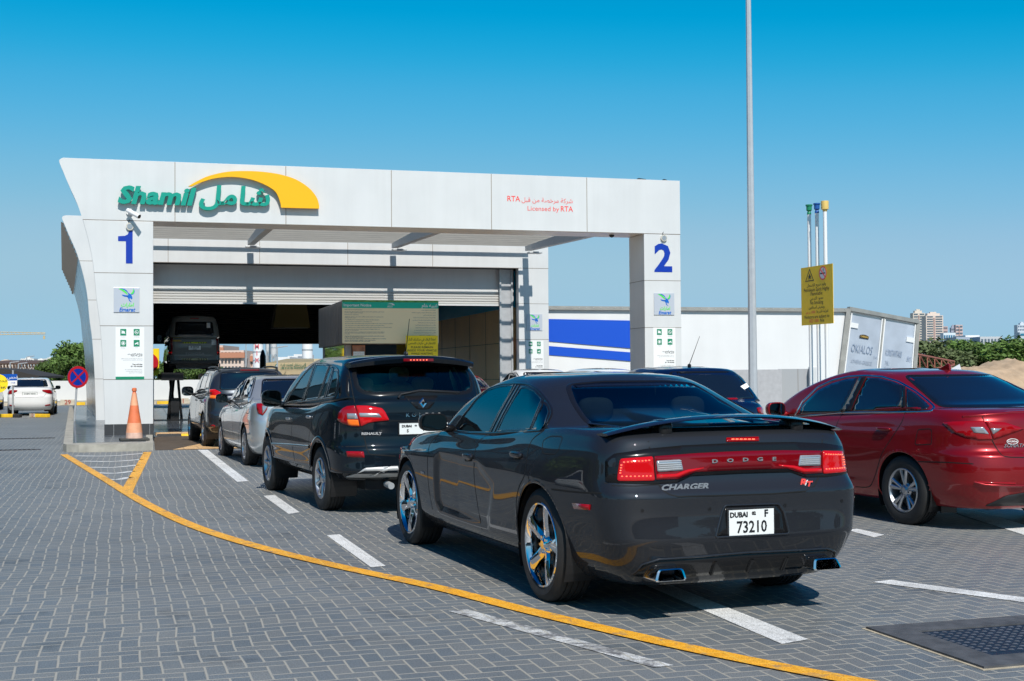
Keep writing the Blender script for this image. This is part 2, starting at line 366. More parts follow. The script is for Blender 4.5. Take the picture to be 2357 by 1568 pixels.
class Car:
    def __init__(s, name, label, cat, x, y, yaw, paintm, rings, subs, wheels, group=None, z0=0., na=34, ns=130, disp=None):
        s.root = thing(name, label, cat, (x, y, z0), yaw, group); s.paint = paintm
        s.Mw = Matrix.Translation((x, y, z0)) @ Matrix.Rotation(yaw, 4, 'Z'); s.Mi = s.Mw.inverted()
        C = np.array([ring_pts(r, na, ns) for r in rings]); crease = [r.get('crease', False) for r in rings]
        G = catmull(C, subs, crease)                     # (V, U, 3), left half
        if disp is not None:
            X, Y, Z = G[..., 0], G[..., 1], G[..., 2]
            wgt = np.clip((np.abs(X)/(np.max(np.abs(X))*.86))**6, 0, 1)
            G[..., 0] = X-disp(Y, Z)*wgt
        s.wheels = wheels
        for (wy, wz, R) in wheels:
            X, Y, Z = G[..., 0], G[..., 1], G[..., 2]
            d = np.hypot(Y-wy, Z-wz); side = (X < -.55) & (Z > .12)
            sel = side & (np.abs(d-R) < .017); k = np.where(sel, R/np.maximum(d, 1e-6), 1)
            G[..., 1] = np.where(sel, wy+(Y-wy)*k, Y); G[..., 2] = np.where(sel, wz+(Z-wz)*k, Z)
        V, U = G.shape[:2]
        full = np.concatenate([G, (G*np.array([-1, 1, 1]))[:, -2:0:-1]], 1)     # closed loop
        UU = full.shape[1]; verts = full.reshape(-1, 3)
        i, j = np.meshgrid(np.arange(V-1), np.arange(UU), indexing='ij'); j2 = (j+1) % UU
        F = np.stack([i*UU+j, (i+1)*UU+j, (i+1)*UU+j2, i*UU+j2], -1).reshape(-1, 4)
        s.verts = verts; s.F = F
        s.bvh = BVHTree.FromPolygons([tuple(v) for v in verts], [tuple(f) for f in F], epsilon=0.)
        cen = verts[F].mean(1); s.cen = cen
        keep = np.ones(len(F), bool)
        for (wy, wz, R) in wheels:
            d = np.hypot(cen[:, 1]-wy, cen[:, 2]-wz); keep &= ~((np.abs(cen[:, 0]) > .55) & (d < R) & (cen[:, 2] < wz+R))
        s.keep = keep; s.camL = s.Mi @ CAMP; s.R3 = s.Mi.to_3x3()
        nrm = np.cross(verts[F[:, 2]]-verts[F[:, 0]], verts[F[:, 3]]-verts[F[:, 1]]); nrm /= np.linalg.norm(nrm, axis=1)[:, None]+1e-9
        ctr = np.array([0, 0, .7]); sgn = np.sign(np.sum(nrm*(cen-ctr), 1)); s.nrm = nrm*np.median(sgn)
        s.flip = np.median(sgn) < 0
    # view = ('px', zoom) | 'L' | 'B' | 'F' | 'T'
    def gen(s, view, p):
        if isinstance(view, tuple):
            u, v = view[1](*p); return s.camL, (s.R3 @ ray(u, v)).normalized()
        if view == 'L': return Vector((-3, p[0], p[1])), Vector((1, 0, 0))
        if view == 'B': return Vector((p[0], -6, p[1])), Vector((0, 1, 0))
        if view == 'F': return Vector((p[0], 6, p[1])), Vector((0, -1, 0))
        return Vector((p[0], p[1], 5)), Vector((0, 0, -1))
    def hit(s, view, p, last=None):
        o, d = s.gen(view, p); h = s.bvh.ray_cast(o, d)
        if h[0] is None:
            t = (last-o).dot(d) if last is not None else (Vector((0, 0, .8))-o).dot(d)
            h = s.bvh.find_nearest(o+d*t)
        n = h[1]
        if n.dot(d) > 0: n = -n
        return h[0], n
    def unit(s, view, p):
        if not isinstance(view, tuple): return 1.
        a = s.hit(view, p)[0]; dx = view[1](1, 0)[0]-view[1](0, 0)[0]
        return FPX/max(1., (a-s.camL).length)/dx
    def project(s, view, P):
        """local points -> view coords, arrays"""
        if isinstance(view, tuple):
            Rw = np.array(s.Mw.to_3x3()); W = P@Rw.T+np.array(s.Mw.translation)-np.array(CAMP)
            c, s_ = math.cos(PIT), math.sin(PIT); d = W[:, 1]*c+W[:, 2]*s_; v = -W[:, 1]*s_+W[:, 2]*c
            x = FPX*W[:, 0]/d; y = -FPX*v/d; c, s_ = math.cos(ROL), math.sin(ROL)
            u = CX+x*c+y*s_; v = CY-x*s_+y*c
            a0 = view[1](0, 0); k = view[1](1, 0)[0]-a0[0]
            return (u-a0[0])/k, (v-a0[1])/k
        if view == 'L': return P[:, 1], P[:, 2]
        if view in 'BF': return P[:, 0], P[:, 2]
        return P[:, 0], P[:, 1]
    def patch(s, name, poly, view, m_, off=.004, h=.03, parent=None, mirror=True, thick=.01, cut=0., keepname=None, lab=None):
        par = parent or s.root
        k = s.unit(view, poly[0]); hh = h*k
        pl = []
        for a, b in zip(poly, poly[1:]+poly[:1]):
            L = math.dist(a, b); n = max(1, int(L/hh)); pl += [(a[0]+(b[0]-a[0])*t/n, a[1]+(b[1]-a[1])*t/n) for t in range(n)]
        n = len(pl); xs = [p[0] for p in pl]; ys = [p[1] for p in pl]
        x = np.arange(min(xs)+hh*.5, max(xs), hh); y = np.arange(min(ys)+hh*.5, max(ys), hh)
        gx, gy = np.meshgrid(x, y); gx = gx.ravel(); gy = gy.ravel()
        dd = sdist(gx, gy, pl) if len(gx) else np.array([])
        inner = [(a, b) for a, b, c in zip(gx, gy, dd) if c > hh*.4 and pip(a, b, pl)]
        vs, es, fs, *_ = delaunay_2d_cdt([Vector(p) for p in pl+inner], [(i, (i+1) % n) for i in range(n)], [], 1, 1e-6)
        pts = []; last = None
        cx_ = sum(xs)/n; cy_ = sum(ys)/n; last = s.hit(view, (cx_, cy_))[0]
        for v in vs:
            p, nn = s.hit(view, (v.x, v.y), last); pts.append((p, nn))
        bm = bmesh.new(); bv = [bm.verts.new(p+nn*off) for p, nn in pts]
        for f in fs:
            try: bm.faces.new([bv[i] for i in f])
            except ValueError: pass
        bm.verts.index_update()
        out = sum((f.normal if not f.normal_update() else f.normal for f in []), Vector())
        for f in bm.faces: f.normal_update()
        tot = sum(f.normal.dot(pts[f.verts[0].index][1]) for f in bm.faces)
        if tot < 0:
            for f in bm.faces: f.normal_flip()
        if thick:
            be = [e for e in bm.edges if e.is_boundary]; bvs = {}
            for e in be:
                for v in e.verts:
                    if v.index not in bvs: bvs[v.index] = bm.verts.new(v.co-pts[v.index][1]*(off+thick))
            for e in be:
                f = e.link_faces[0]; a, b = e.verts
                vl = list(f.verts); ia = vl.index(a)
                if vl[(ia+1) % len(vl)] == b: a, b = b, a
                nf = bm.faces.new([a, b, bvs[b.index], bvs[a.index]]); nf.smooth = False
        me = bpy.data.meshes.new(name); bm.to_mesh(me); bm.free()
        for pg in me.polygons: pg.use_smooth = len(pg.vertices) == 3
        o = link(name, me, m_, par)
        if lab: o['label'] = lab
        if cut: s.cutout(view, poly, mirror, cut)
        if mirror:
            me2 = me.copy(); me2.transform(Matrix.Diagonal((-1, 1, 1, 1))); me2.flip_normals(); p2 = s.mir.get(par, par) if hasattr(s, 'mir') else par
            o2 = bpy.data.objects.new(name, me2); COL.objects.link(o2); o2.parent = p2
            if lab: o2['label'] = lab
            if not hasattr(s, 'mir'): s.mir = {}
            s.mir[o] = o2
            return o
        return o
    def cutout(s, view, poly, mirror, cut):
        for mx in ((1, -1) if mirror else (1,)):
            P = s.cen*np.array([mx, 1, 1]); N = s.nrm*np.array([mx, 1, 1])
            a, b = s.project(view, P)
            k = s.unit(view, poly[0])
            if isinstance(view, tuple): D = P-np.array(s.camL)
            else: D = np.tile(np.array(s.gen(view, poly[0])[1]), (len(P), 1))
            ff = np.sum(D*N, 1) < 0
            x0, x1 = min(p[0] for p in poly), max(p[0] for p in poly); y0, y1 = min(p[1] for p in poly), max(p[1] for p in poly)
            c = np.where(ff & (a > x0) & (a < x1) & (b > y0) & (b < y1) & (P[:, 2] > .75))[0]
            if len(c) == 0: continue
            d = sdist(a[c], b[c], list(poly))
            for i, di in zip(c, d):
                if di > cut*k and pip(a[i], b[i], poly): s.keep[i] = False
    def stroke(s, name, pts, view, width, m_, h=.0015, parent=None, mirror=True, closed=False, step=.03, lift=.0006, lab=None):
        par = parent or s.root; k = s.unit(view, pts[0])
        P = []
        seq = list(pts)+([pts[0]] if closed else [])
        for a, b in zip(seq[:-1], seq[1:]):
            n = max(1, int(math.dist(a, b)/(step*k))); P += [(a[0]+(b[0]-a[0])*t/n, a[1]+(b[1]-a[1])*t/n) for t in range(n)]
        if not closed: P.append(seq[-1])
        H = []; last = s.hit(view, P[len(P)//2])[0]
        for p in P: q = s.hit(view, p, last); H.append(q)
        n = len(H); vs = []; fs = []
        prof = [(-.5, lift), (-.3, lift+h), (.3, lift+h), (.5, lift)]
        for i in range(n):
            p, nn = H[i]; a = H[(i-1) % n if closed else max(i-1, 0)][0]; b = H[(i+1) % n if closed else min(i+1, n-1)][0]
            t = (b-a); t = t.normalized() if t.length > 1e-9 else Vector((0, 0, 1)); c = nn.cross(t).normalized()
            for x, y in prof: vs.append(p+c*(x*width)+nn*y)
        m = n if closed else n-1
        for i in range(m):
            j = (i+1) % n
            for q in range(3): fs.append([i*4+q, i*4+q+1, j*4+q+1, j*4+q])
        out = None
        for mx in ((1, -1) if mirror else (1,)):
            mb = MB(); mb.add([(v[0]*mx, v[1], v[2]) for v in vs], fs); o = mb.build(name, m_, par if mx == 1 or not hasattr(s, 'mir') else s.mir.get(par, par), smooth=True)
            if lab: o['label'] = lab
            if mx == 1: out = o
            else:
                if not hasattr(s, 'mir'): s.mir = {}
                s.mir[out] = o
        return out
    def finish(s, name='body'):
        F = s.F[s.keep]; 
        if s.flip: F = F[:, ::-1]
        used = np.unique(F); mp = -np.ones(len(s.verts), int); mp[used] = np.arange(len(used))
        me = bpy.data.meshes.new(name); me.from_pydata(s.verts[used].tolist(), [], mp[F].tolist()); me.update()
        o = link(name, me, s.paint, s.root, True); s.bodyo = o; return o
    def lines(s, pls, view, width=.006, name='shut_lines', mirror=True):
        """all panel gaps of one side in one mesh"""
        for pl in pls: s.stroke(name, pl, view, width, m_gap, h=.0006, mirror=mirror)
    def arch(s, i, m_=None, wdt=.03, lift=.003, h=.006, a0=-15, a1=195):
        wy, wz, R = s.wheels[i]
        pts = [(wy+(R+wdt*.3)*math.cos(R_(a)), wz+(R+wdt*.3)*math.sin(R_(a))) for a in np.linspace(a0, a1, 60)]
        pts = [p for p in pts if p[1] > s.zb+.01]
        s.stroke('wheel_arch_lip', pts, 'L', wdt, m_ or s.paint, h=h, lift=-.006)
    def liner(s, i, xi=.60, xo=None):
        wy, wz, R = s.wheels[i]; xo = xo or s.halfw-.03
        for sx in (-1, 1):
            mb = MB(); mb.lathe([(.0, sx*xi), (R+.01, sx*xi), (R+.012, sx*xo)], (0, wy, wz), axis='x', n=30, a0=-math.pi*.15, a1=math.pi*1.15)
            mb.build('wheel_well', m_black, s.root, smooth=False)
def superblob(c, sz, n=2.6, cuty=None, nu=24, nv=14, rot=None):
    vs = []; fs = []
    sp = lambda v, e: math.copysign(abs(v)**e, v)
    for i in range(nv+1):
        ph = -math.pi/2+math.pi*i/nv
        for j in range(nu):
            t = 2*math.pi*j/nu
            x = sz[0]*sp(math.cos(ph), 2/n)*sp(math.cos(t), 2/n); z = sz[2]*sp(math.sin(ph), 2/n); y = sz[1]*sp(math.cos(ph), 2/n)*sp(math.sin(t), 2/n)
            if cuty is not None: y = max(y, cuty)
            vs.append((x, y, z))
    for i in range(nv):
        for j in range(nu): fs.append([i*nu+j, i*nu+(j+1) % nu, (i+1)*nu+(j+1) % nu, (i+1)*nu+j])
    if rot is not None: vs = [tuple(rot @ Vector(v)) for v in vs]
    return [(v[0]+c[0], v[1]+c[1], v[2]+c[2]) for v in vs], fs
def mirrors(car, x, y, z, sx=.12, sy=.09, sz=.085, m_=None, neck=.07):
    for sg in (-1, 1):
        vs, fs = superblob((sg*x, y, z), (sx, sy, sz), 3., cuty=-.02)
        mb = MB(); mb.add(vs, fs); mb.tube((sg*(x-sx*.7), y+.02, z-sz*.55), (sg*(x-sx-neck), y+.03, z-sz*.9), .03, .04, n=8)
        o = mb.build('side_mirror', m_ or car.paint, car.root, smooth=True)
        pts = [(sg*x+(sx-.012)*math.copysign(abs(math.cos(t))**(2/3.4), math.cos(t)), (sz-.012)*math.copysign(abs(math.sin(t))**(2/3.4), math.sin(t))+z) for t in np.linspace(0, 2*math.pi, 28, endpoint=False)]
        MB().prism(pts, 'y', y-.026, y-.018).build('mirror_glass', m_mirror, o)
m_mirror = mat('mirror_glass', (.10, .12, .125), .04, 1.)
def plate(car, c, w_, h_, txts, nrm=(0, -1, 0), mirror=False):
    """number plate, flat on the tail; txts: (string, x, z, size, sx)"""
    x, y, z = c
    fr = MB().box(x-w_/2-.012, x+w_/2+.012, y, y+.012, z-h_/2-.012, z+h_/2+.012).build('licence_plate', m_black, car.root, bevel=.003)
    MB().box(x-w_/2, x+w_/2, y-.004, y+.0, z-h_/2, z+h_/2).build('plate_face', m_plate, fr)
    for t, dx, dz, sz, kx in txts:
        text('plate_text', t, sz, m_ink, fr, MW((x+dx, y-.0055, z+dz)), sx=kx, bold=.002)
def wheel(car, x, y, R, rimR, wid, style, rimm=None, sgn=-1, turn=0., spokes=5):
    """outer sidewall plane at x*sgn"""
    rt = bpy.data.objects.new('wheel', None); COL.objects.link(rt); rt.parent = car.root; rt.location = (sgn*x, y, R-.008); rt.scale = (-sgn, 1, 1)
    rt.rotation_euler = (R_(turn), 0, 0)
    prof = [(rimR-.012, .03), (rimR-.004, .012), (rimR+.012, .004), ((rimR+R)*.5, -.004), (R-.035, .002), (R-.014, .012), (R-.004, .024), (R, .036)]
    for g in (.26, .42, .58, .74):
        prof += [(R+.0015, wid*g-.006), (R-.008, wid*g-.005), (R-.008, wid*g+.004), (R+.0015, wid*g+.006)]
    prof += [(R, wid-.036), (R-.012, wid-.014), (R-.04, wid), (rimR, wid-.01)]
    mb = MB(); mb.lathe(prof, (0, 0, 0), 'x', 64)
    # shoulder blocks
    t = mb.build('tyre', m_rubber, rt, smooth=True, auto=35)
    rm = rimm or m_alloy
    mb = MB(); mb.lathe([(rimR+.002, .010), (rimR-.004, .004), (rimR-.014, .006), (rimR-.02, .016), (rimR-.028, .05), (rimR-.035, wid*.75)], (0, 0, 0), 'x', 56)
    N = spokes
    def spoke(ang, secs, mb=mb):
        ca, sa = math.cos(ang), math.sin(ang); vs = []; n = 6
        for (r, hw, xf, th, sk) in secs:
            for (a, xx) in ((-hw, xf+th*.35), (-hw*.35, xf), (hw*.35, xf), (hw, xf+th*.35), (hw*.9, xf+th), (-hw*.9, xf+th)):
                a2 = a+sk; vs.append((xx, r*ca-a2*sa, r*sa+a2*ca))
        fs = []
        for k in range(len(secs)-1):
            for i in range(n): fs.append([k*n+i, k*n+(i+1) % n, (k+1)*n+(i+1) % n, (k+1)*n+i])
        mb.add(vs, fs)
    ro = rimR-.012
    for k in range(N):
        a = 2*math.pi*k/N+math.pi/2
        if style == 'wide5': spoke(a, [(.04, .030, .035, .05, 0), (.09, .040, .030, .045, 0), (ro*.55, .036, .020, .04, 0), (ro*.8, .044, .012, .03, 0), (ro, .062, .012, .03, 0)])
        elif style == 'twin5':
            for q in (-1, 1): spoke(a+q*.16, [(.05, .016, .03, .04, -q*.004), (ro*.5, .017, .02, .03, 0), (ro, .022, .010, .025, q*.006)])
        elif style == 'thin': spoke(a, [(.05, .016, .035, .04, 0), (ro*.5, .015, .02, .03, 0), (ro, .024, .010, .02, 0)])
        elif style == 'cover': spoke(a, [(.04, .03, .02, .02, 0), (ro*.5, .045, .008, .02, .012), (ro, .05, .010, .02, .02)])
    mb.lathe([(.0, .018), (.028, .018), (.034, .024), (.055, .034), (.075, .05), (.075, .09)], (0, 0, 0), 'x', 30)
    for k in range(5):
        a = 2*math.pi*(k+.5)/5+math.pi/2; mb.tube((.022, .052*math.cos(a), .052*math.sin(a)), (.05, .052*math.cos(a), .052*math.sin(a)), .009, n=8)
    mb.build('rim', rm, rt, smooth=True, auto=28)
    b = MB(); b.lathe([(.0, .085), (.15, .085), (.155, .09), (.155, .11)], (0, 0, 0), 'x', 36)
    b.build('brake_disc', m_disc, rt, auto=30)
    b = MB(); b.lathe([(.0, .13), (rimR-.03, .13)], (0, 0, 0), 'x', 36); b.build('wheel_back', m_black, rt)
    return rt
m_disc = mat('brake_steel', (.12, .11, .10), .5, .8)
def seat(car, x, y, z, m_, w_=.5, head=True, hz=.0):
    mb = MB(); vs, fs = superblob((x, y+.24, z-.05), (w_/2, .27, .10), 4); mb.add(vs, fs)
    rot = Matrix.Rotation(R_(14), 3, 'X'); vs, fs = superblob((x, y-.07, z+.27), (w_/2, .075, .34), 3.4, rot=rot); mb.add(vs, fs)
    o = mb.build('seat', m_, car.root, smooth=True)
    if head:
        vs, fs = superblob((x, y-.20, z+.69+hz), (.125, .055, .10), 3, rot=rot); m2 = MB(); m2.add(vs, fs); m2.tube((x-.05, y-.16, z+.5), (x-.05, y-.2, z+.64), .007, n=6); m2.tube((x+.05, y-.16, z+.5), (x+.05, y-.2, z+.64), .007, n=6)
        m2.build('headrest', m_, o, smooth=True)
def cabin(car, m_, yf=.95, yb=-1.45, w_=.68, z=.86, rear=True, steer=True, seats=(.34, -.36), ys=-.12, yrear=-1.05, rise=0.):
    mb = MB(); mb.box(-w_, w_, yb, yf, z-.56, z-.50); mb.box(-w_-.02, w_+.02, yf-.35, yf+.1, z-.4, z+.04+rise)
    mb.box(-w_-.02, w_+.02, yb-.25, yb+.02, z-.4, z+.10+rise)
    mb.build('dashboard', m_interior, car.root, bevel=.03)
    for sx in seats: seat(car, sx, ys, z-.24+rise, m_)
    if rear:
        seat(car, 0, yrear, z-.26+rise, m_, w_=1.2, head=False)
        for sx in (-.36, .36):
            vs, fs = superblob((sx, yrear-.17, z+.34+rise), (.13, .05, .085), 3); MB().add(vs, fs).build('headrest', m_, car.root, smooth=True)
    if steer:
        mb = MB(); c = Vector((-.36, yf-.45, z+.05+rise)); R0 = .185
        pts = [c+Vector((R0*math.cos(t), -R0*math.sin(t)*.35, R0*math.sin(t)*.94)) for t in np.linspace(0, 2*math.pi, 25)]
        mb.path(pts, .015); mb.build('steering_wheel', m_black, car.root)
def handle(car, zz, p, L=.19, hgt=.03, m_=None, mirror=True):
    """door handle: a grip over a shallow cup"""
    q, n = car.hit(zz, p)
    for sg in ((1, -1) if mirror else (1,)):
        vs, fs = superblob((sg*(q.x-.012), q.y, q.z), (.018, L/2, hgt/2), 3.2); MB().add(vs, fs).build('door_handle', m_ or car.paint, car.root, smooth=True)

def std_rings(p):
    g = lambda k, d=None: p.get(k, d)
    yr, yf, w_, zb = p['yr'], p['yf'], p['w'], p['zb']
    led, zr, zm, zf = p['ledge'], p['zr'], p['zm'], p['zf']        # ledge height; deck edge heights rear / mid / front
    gr, ws, gw = p['gr'], p['ws'], p['gw']                       # glasshouse base rear y, windscreen base y, half width
    rr, rf, rw, zt = p['rr'], p['rf'], p['rw'], p['zt']           # roof rear y, roof front y, rail half width, top
    zg, zc = p['zg'], p['zc']                                     # z of glass base rear, cowl
    n = g('n', 3.0); nf = g('nf', 2.6); Lr, Lf = g('Lr', .62), g('Lf', .95); ins = g('inset', .10); bow = g('bow', .05); tail = g('tail', .0)
    def belt(dr, dm, df): return [(yr, zr-dr), (yr+.5, zr-dr+g('zq', -.0)), (-.6, zm-dm+.02), (.4, zm-dm), (ws+.1, zf+.10-df if g('hoodrise', True) else zf-df), (yf-.4, zf-df-.04), (yf, zf-df-.12)]
    R = [dict(z=[(0, zb+.02)], w=w_*.5, yr=yr+.6, yf=yf-.6, Lr=Lr*.6, Lf=Lf*.6, n=n, nf=nf),
         dict(z=[(0, zb)], w=w_*.90, yr=yr+.14, yf=yf-.14, Lr=Lr*.9, Lf=Lf*.9, n=n, nf=nf, crease=True, bow=bow),
         dict(z=[(0, zb+.10)], w=w_*.968, yr=yr+.05, yf=yf-.04, Lr=Lr, Lf=Lf, n=n, nf=nf, bow=bow),
         dict(z=[(0, .44)], w=w_*.992, yr=yr+.0, yf=yf, Lr=Lr, Lf=Lf, n=n, nf=nf, bow=bow),
         dict(z=[(0, led-.13)], w=w_, yr=yr, yf=yf-.01, Lr=Lr, Lf=Lf, n=n, nf=nf, bow=bow),
         dict(z=[(yr, led), (0, led+.0), (yf, led-.04)], w=w_, yr=yr+.015, yf=yf-.05, Lr=Lr, Lf=Lf, n=n, nf=nf, bow=bow),
         dict(z=[(yr, led+.045), (0, led+.05), (yf, led-.01)], w=w_*.995, yr=yr+ins*.75, yf=yf-.08, Lr=Lr, Lf=Lf, n=n, nf=nf, bow=bow),
         dict(z=belt(.09, .10, .07), w=w_*.975, yr=yr+ins+.01, yf=yf-.12, Lr=Lr, Lf=Lf, n=n, nf=nf, bow=bow),
         dict(z=belt(.025, .035, .02), w=w_*.945, yr=yr+ins+.03-tail, yf=yf-.2, Lr=Lr, Lf=Lf, n=n, nf=nf, bow=bow),
         dict(z=belt(0, 0, 0), w=w_*.905, yr=yr+ins+.07-tail, yf=yf-.3, Lr=Lr, Lf=Lf*.95, n=n, nf=nf, crown=.01, bow=bow, crease=g('deckcrease', False)),
         dict(z=[(gr, zg), (gr+.3, (zg+zm)/2+.02), (-.5, zm+.02), (ws-.3, zm+.0), (ws, zc)], w=gw, yr=gr, yf=ws, Lr=g('gLr', .30), Lf=g('gLf', .38), n=2.8, nf=3.0, crown=.03, crease=True)]
    zrail = zt-.075
    t = .52
    mid = dict(z=[(gr*(1-t)+rr*t, zg*(1-t)+(zrail)*t), (-.3, (zm*(1-t)+zrail*t)+.03), (ws*(1-t)+rf*t, zc*(1-t)+zrail*t+.02)], w=gw*(1-t)+rw*t+.022, yr=gr*(1-t)+rr*t-g('bulge', .03), yf=ws*(1-t)+rf*t+.04, Lr=.34, Lf=.32, n=2.9, nf=3.2, crown=.02)
    R.append(mid)
    R.append(dict(z=[(rr, zrail+.0+g('rrz', -.015)), (-.3+(g('roofc', 0)), zrail+.02), (rf, zrail-.03)], w=rw, yr=rr, yf=rf, Lr=.40, Lf=.28, n=3., nf=3.2, crown=.045))
    R.append(dict(z=[(rr+.15, zt-.035+g('rrz', -.015)), (-.3+(g('roofc', 0)), zt-.022), (rf-.15, zt-.06)], w=rw*.80, yr=rr+.17, yf=rf-.22, Lr=.45, Lf=.45, n=3, nf=3, crown=.02))
    R.append(dict(z=[(rr+.4, zt-.012), (-.3+(g('roofc', 0)), zt), (rf-.5, zt-.02)], w=.03, yr=rr+.45, yf=rf-.6, Lr=.3, Lf=.3, n=2, nf=2))
    if p.get('mod'): p['mod'](R)
    return R
SUBS = [2, 4, 6, 7, 7, 3, 6, 5, 4, 6, 9, 9, 5, 5]
SUBL = [1, 2, 4, 4, 4, 2, 3, 3, 3, 4, 5, 5, 3, 3]

#@@PART2_END
# ------------------------------------------------------------------ setting: ground, paving, markings
FYAW = .279; FO = Vector((-8.172, 29.095, 0))
FM = Matrix.Translation(FO) @ Matrix.Rotation(FYAW, 4, 'Z'); FMi = FM.inverted()
def fhit(u, v, b=0.):
    o = FMi @ CAMP; d = FMi.to_3x3() @ ray(u, v); t = (b-o.y)/d.y; p = o+d*t; return (p.x, p.z)
def W(a, b, z=0.): return FM @ Vector((a, b, z))
def herring(name, cols, joint, jw=.10, rough=.6, bump=.5, wear=None, tint=None, ang=-17., size=.1):
    m = bpy.data.materials.new(name); m.use_nodes = True; n = m.node_tree; L = n.links; b = n.nodes['Principled BSDF']; b.inputs['Roughness'].default_value = rough
    def N(t, op=None, **k):
        x = n.nodes.new(t)
        if op: x.operation = op
        return x
    def mth(op, a, c=None, d=None):
        x = N('ShaderNodeMath', op)
        for i, q in enumerate((a, c, d)):
            if q is None: continue
            if isinstance(q, (int, float)): x.inputs[i].default_value = q
            else: L.new(q, x.inputs[i])
        return x.outputs[0]
    tc = N('ShaderNodeTexCoord'); mp = N('ShaderNodeMapping'); mp.inputs['Rotation'].default_value = (0, 0, R_(ang)); mp.inputs['Scale'].default_value = (1/size, 1/size, 1)
    wn = N('ShaderNodeTexNoise'); wn.inputs['Scale'].default_value = .55; L.new(tc.outputs['Object'], wn.inputs['Vector'])
    wv = N('ShaderNodeVectorMath', 'SCALE'); wv.inputs['Scale'].default_value = .12; sb = N('ShaderNodeVectorMath', 'SUBTRACT'); sb.inputs[1].default_value = (.5, .5, .5)
    L.new(wn.outputs['Color'], sb.inputs[0]); L.new(sb.outputs[0], wv.inputs[0]); ad = N('ShaderNodeVectorMath', 'ADD'); L.new(tc.outputs['Object'], ad.inputs[0]); L.new(wv.outputs[0], ad.inputs[1])
    L.new(ad.outputs[0], mp.inputs[0]); sp = N('ShaderNodeSeparateXYZ'); L.new(mp.outputs[0], sp.inputs[0])
    x, y = sp.outputs[0], sp.outputs[1]; ix = mth('FLOOR', x); iy = mth('FLOOR', y); fx = mth('SUBTRACT', x, ix); fy = mth('SUBTRACT', y, iy)
    k = mth('FLOORED_MODULO', mth('SUBTRACT', ix, iy), 4.)
    is0 = mth('COMPARE', k, 0., .1); is1 = mth('COMPARE', k, 1., .1); is2 = mth('COMPARE', k, 2., .1); is3 = mth('COMPARE', k, 3., .1)
    dl = mth('ADD', fx, is1); dr = mth('ADD', mth('SUBTRACT', 1., fx), is0); db = mth('ADD', fy, is2); dt = mth('ADD', mth('SUBTRACT', 1., fy), is3)
    d = mth('MINIMUM', mth('MINIMUM', dl, dr), mth('MINIMUM', db, dt))
    jm = N('ShaderNodeMapRange'); jm.inputs[1].default_value = jw*.35; jm.inputs[2].default_value = jw*.75; L.new(d, jm.inputs[0])        # 0 joint .. 1 brick
    cv = N('ShaderNodeCombineXYZ'); L.new(mth('SUBTRACT', ix, is1), cv.inputs[0]); L.new(mth('SUBTRACT', iy, is2), cv.inputs[1])
    wh = N('ShaderNodeTexWhiteNoise'); wh.noise_dimensions = '3D'; L.new(cv.outputs[0], wh.inputs['Vector'])
    cr = N('ShaderNodeValToRGB'); cr.color_ramp.interpolation = 'LINEAR'
    for i, c in enumerate(cols):
        e = cr.color_ramp.elements[i] if i < 2 else cr.color_ramp.elements.new(i/(len(cols)-1))
    for i, e in enumerate(cr.color_ramp.elements): e.position = i/(len(cols)-1); e.color = (*cols[i], 1)
    L.new(wh.outputs['Value'], cr.inputs[0])
    g = N('ShaderNodeTexNoise'); g.inputs['Scale'].default_value = 160; g.inputs['Detail'].default_value = 3; L.new(tc.outputs['Object'], g.inputs['Vector'])
    g2 = N('ShaderNodeTexNoise'); g2.inputs['Scale'].default_value = .45; g2.inputs['Detail'].default_value = 8; g2.inputs['Roughness'].default_value = .65; L.new(tc.outputs['Object'], g2.inputs['Vector'])
    gm = N('ShaderNodeMapRange'); gm.inputs[1].default_value = .3; gm.inputs[2].default_value = .7; gm.inputs[3].default_value = .50; gm.inputs[4].default_value = 1.55; L.new(g.outputs[0], gm.inputs[0])
    g3 = N('ShaderNodeMapRange'); g3.inputs[1].default_value = .3; g3.inputs[2].default_value = .7; g3.inputs[3].default_value = .80; g3.inputs[4].default_value = 1.16; L.new(g2.outputs[0], g3.inputs[0])
    so_ = N('ShaderNodeTexNoise'); so_.inputs['Scale'].default_value = 1.7; so_.inputs['Detail'].default_value = 5; so_.inputs['Roughness'].default_value = .7; so_.inputs['Distortion'].default_value = .6; L.new(tc.outputs['Object'], so_.inputs['Vector'])
    sr = N('ShaderNodeMapRange'); sr.inputs[1].default_value = .56; sr.inputs[2].default_value = .70; sr.inputs[3].default_value = 1; sr.inputs[4].default_value = .66; L.new(so_.outputs[0], sr.inputs[0])
    mul = mth('MULTIPLY', mth('MULTIPLY', gm.outputs[0], g3.outputs[0]), sr.outputs[0])
    m1 = N('ShaderNodeMix'); m1.data_type = 'RGBA'; m1.blend_type = 'MULTIPLY'; m1.inputs[0].default_value = 1; L.new(cr.outputs[0], m1.inputs[6]); L.new(mul, m1.inputs[7])
    col = m1.outputs[2]
    jn = N('ShaderNodeMix'); jn.data_type = 'RGBA'; jn.inputs[6].default_value = (*joint, 1); L.new(col, jn.inputs[7]); 
    jb = mth('MAXIMUM', jm.outputs[0], mth('MULTIPLY', mth('GREATER_THAN', g.outputs[0], .60), .7)); L.new(jb, jn.inputs[0]); col = jn.outputs[2]
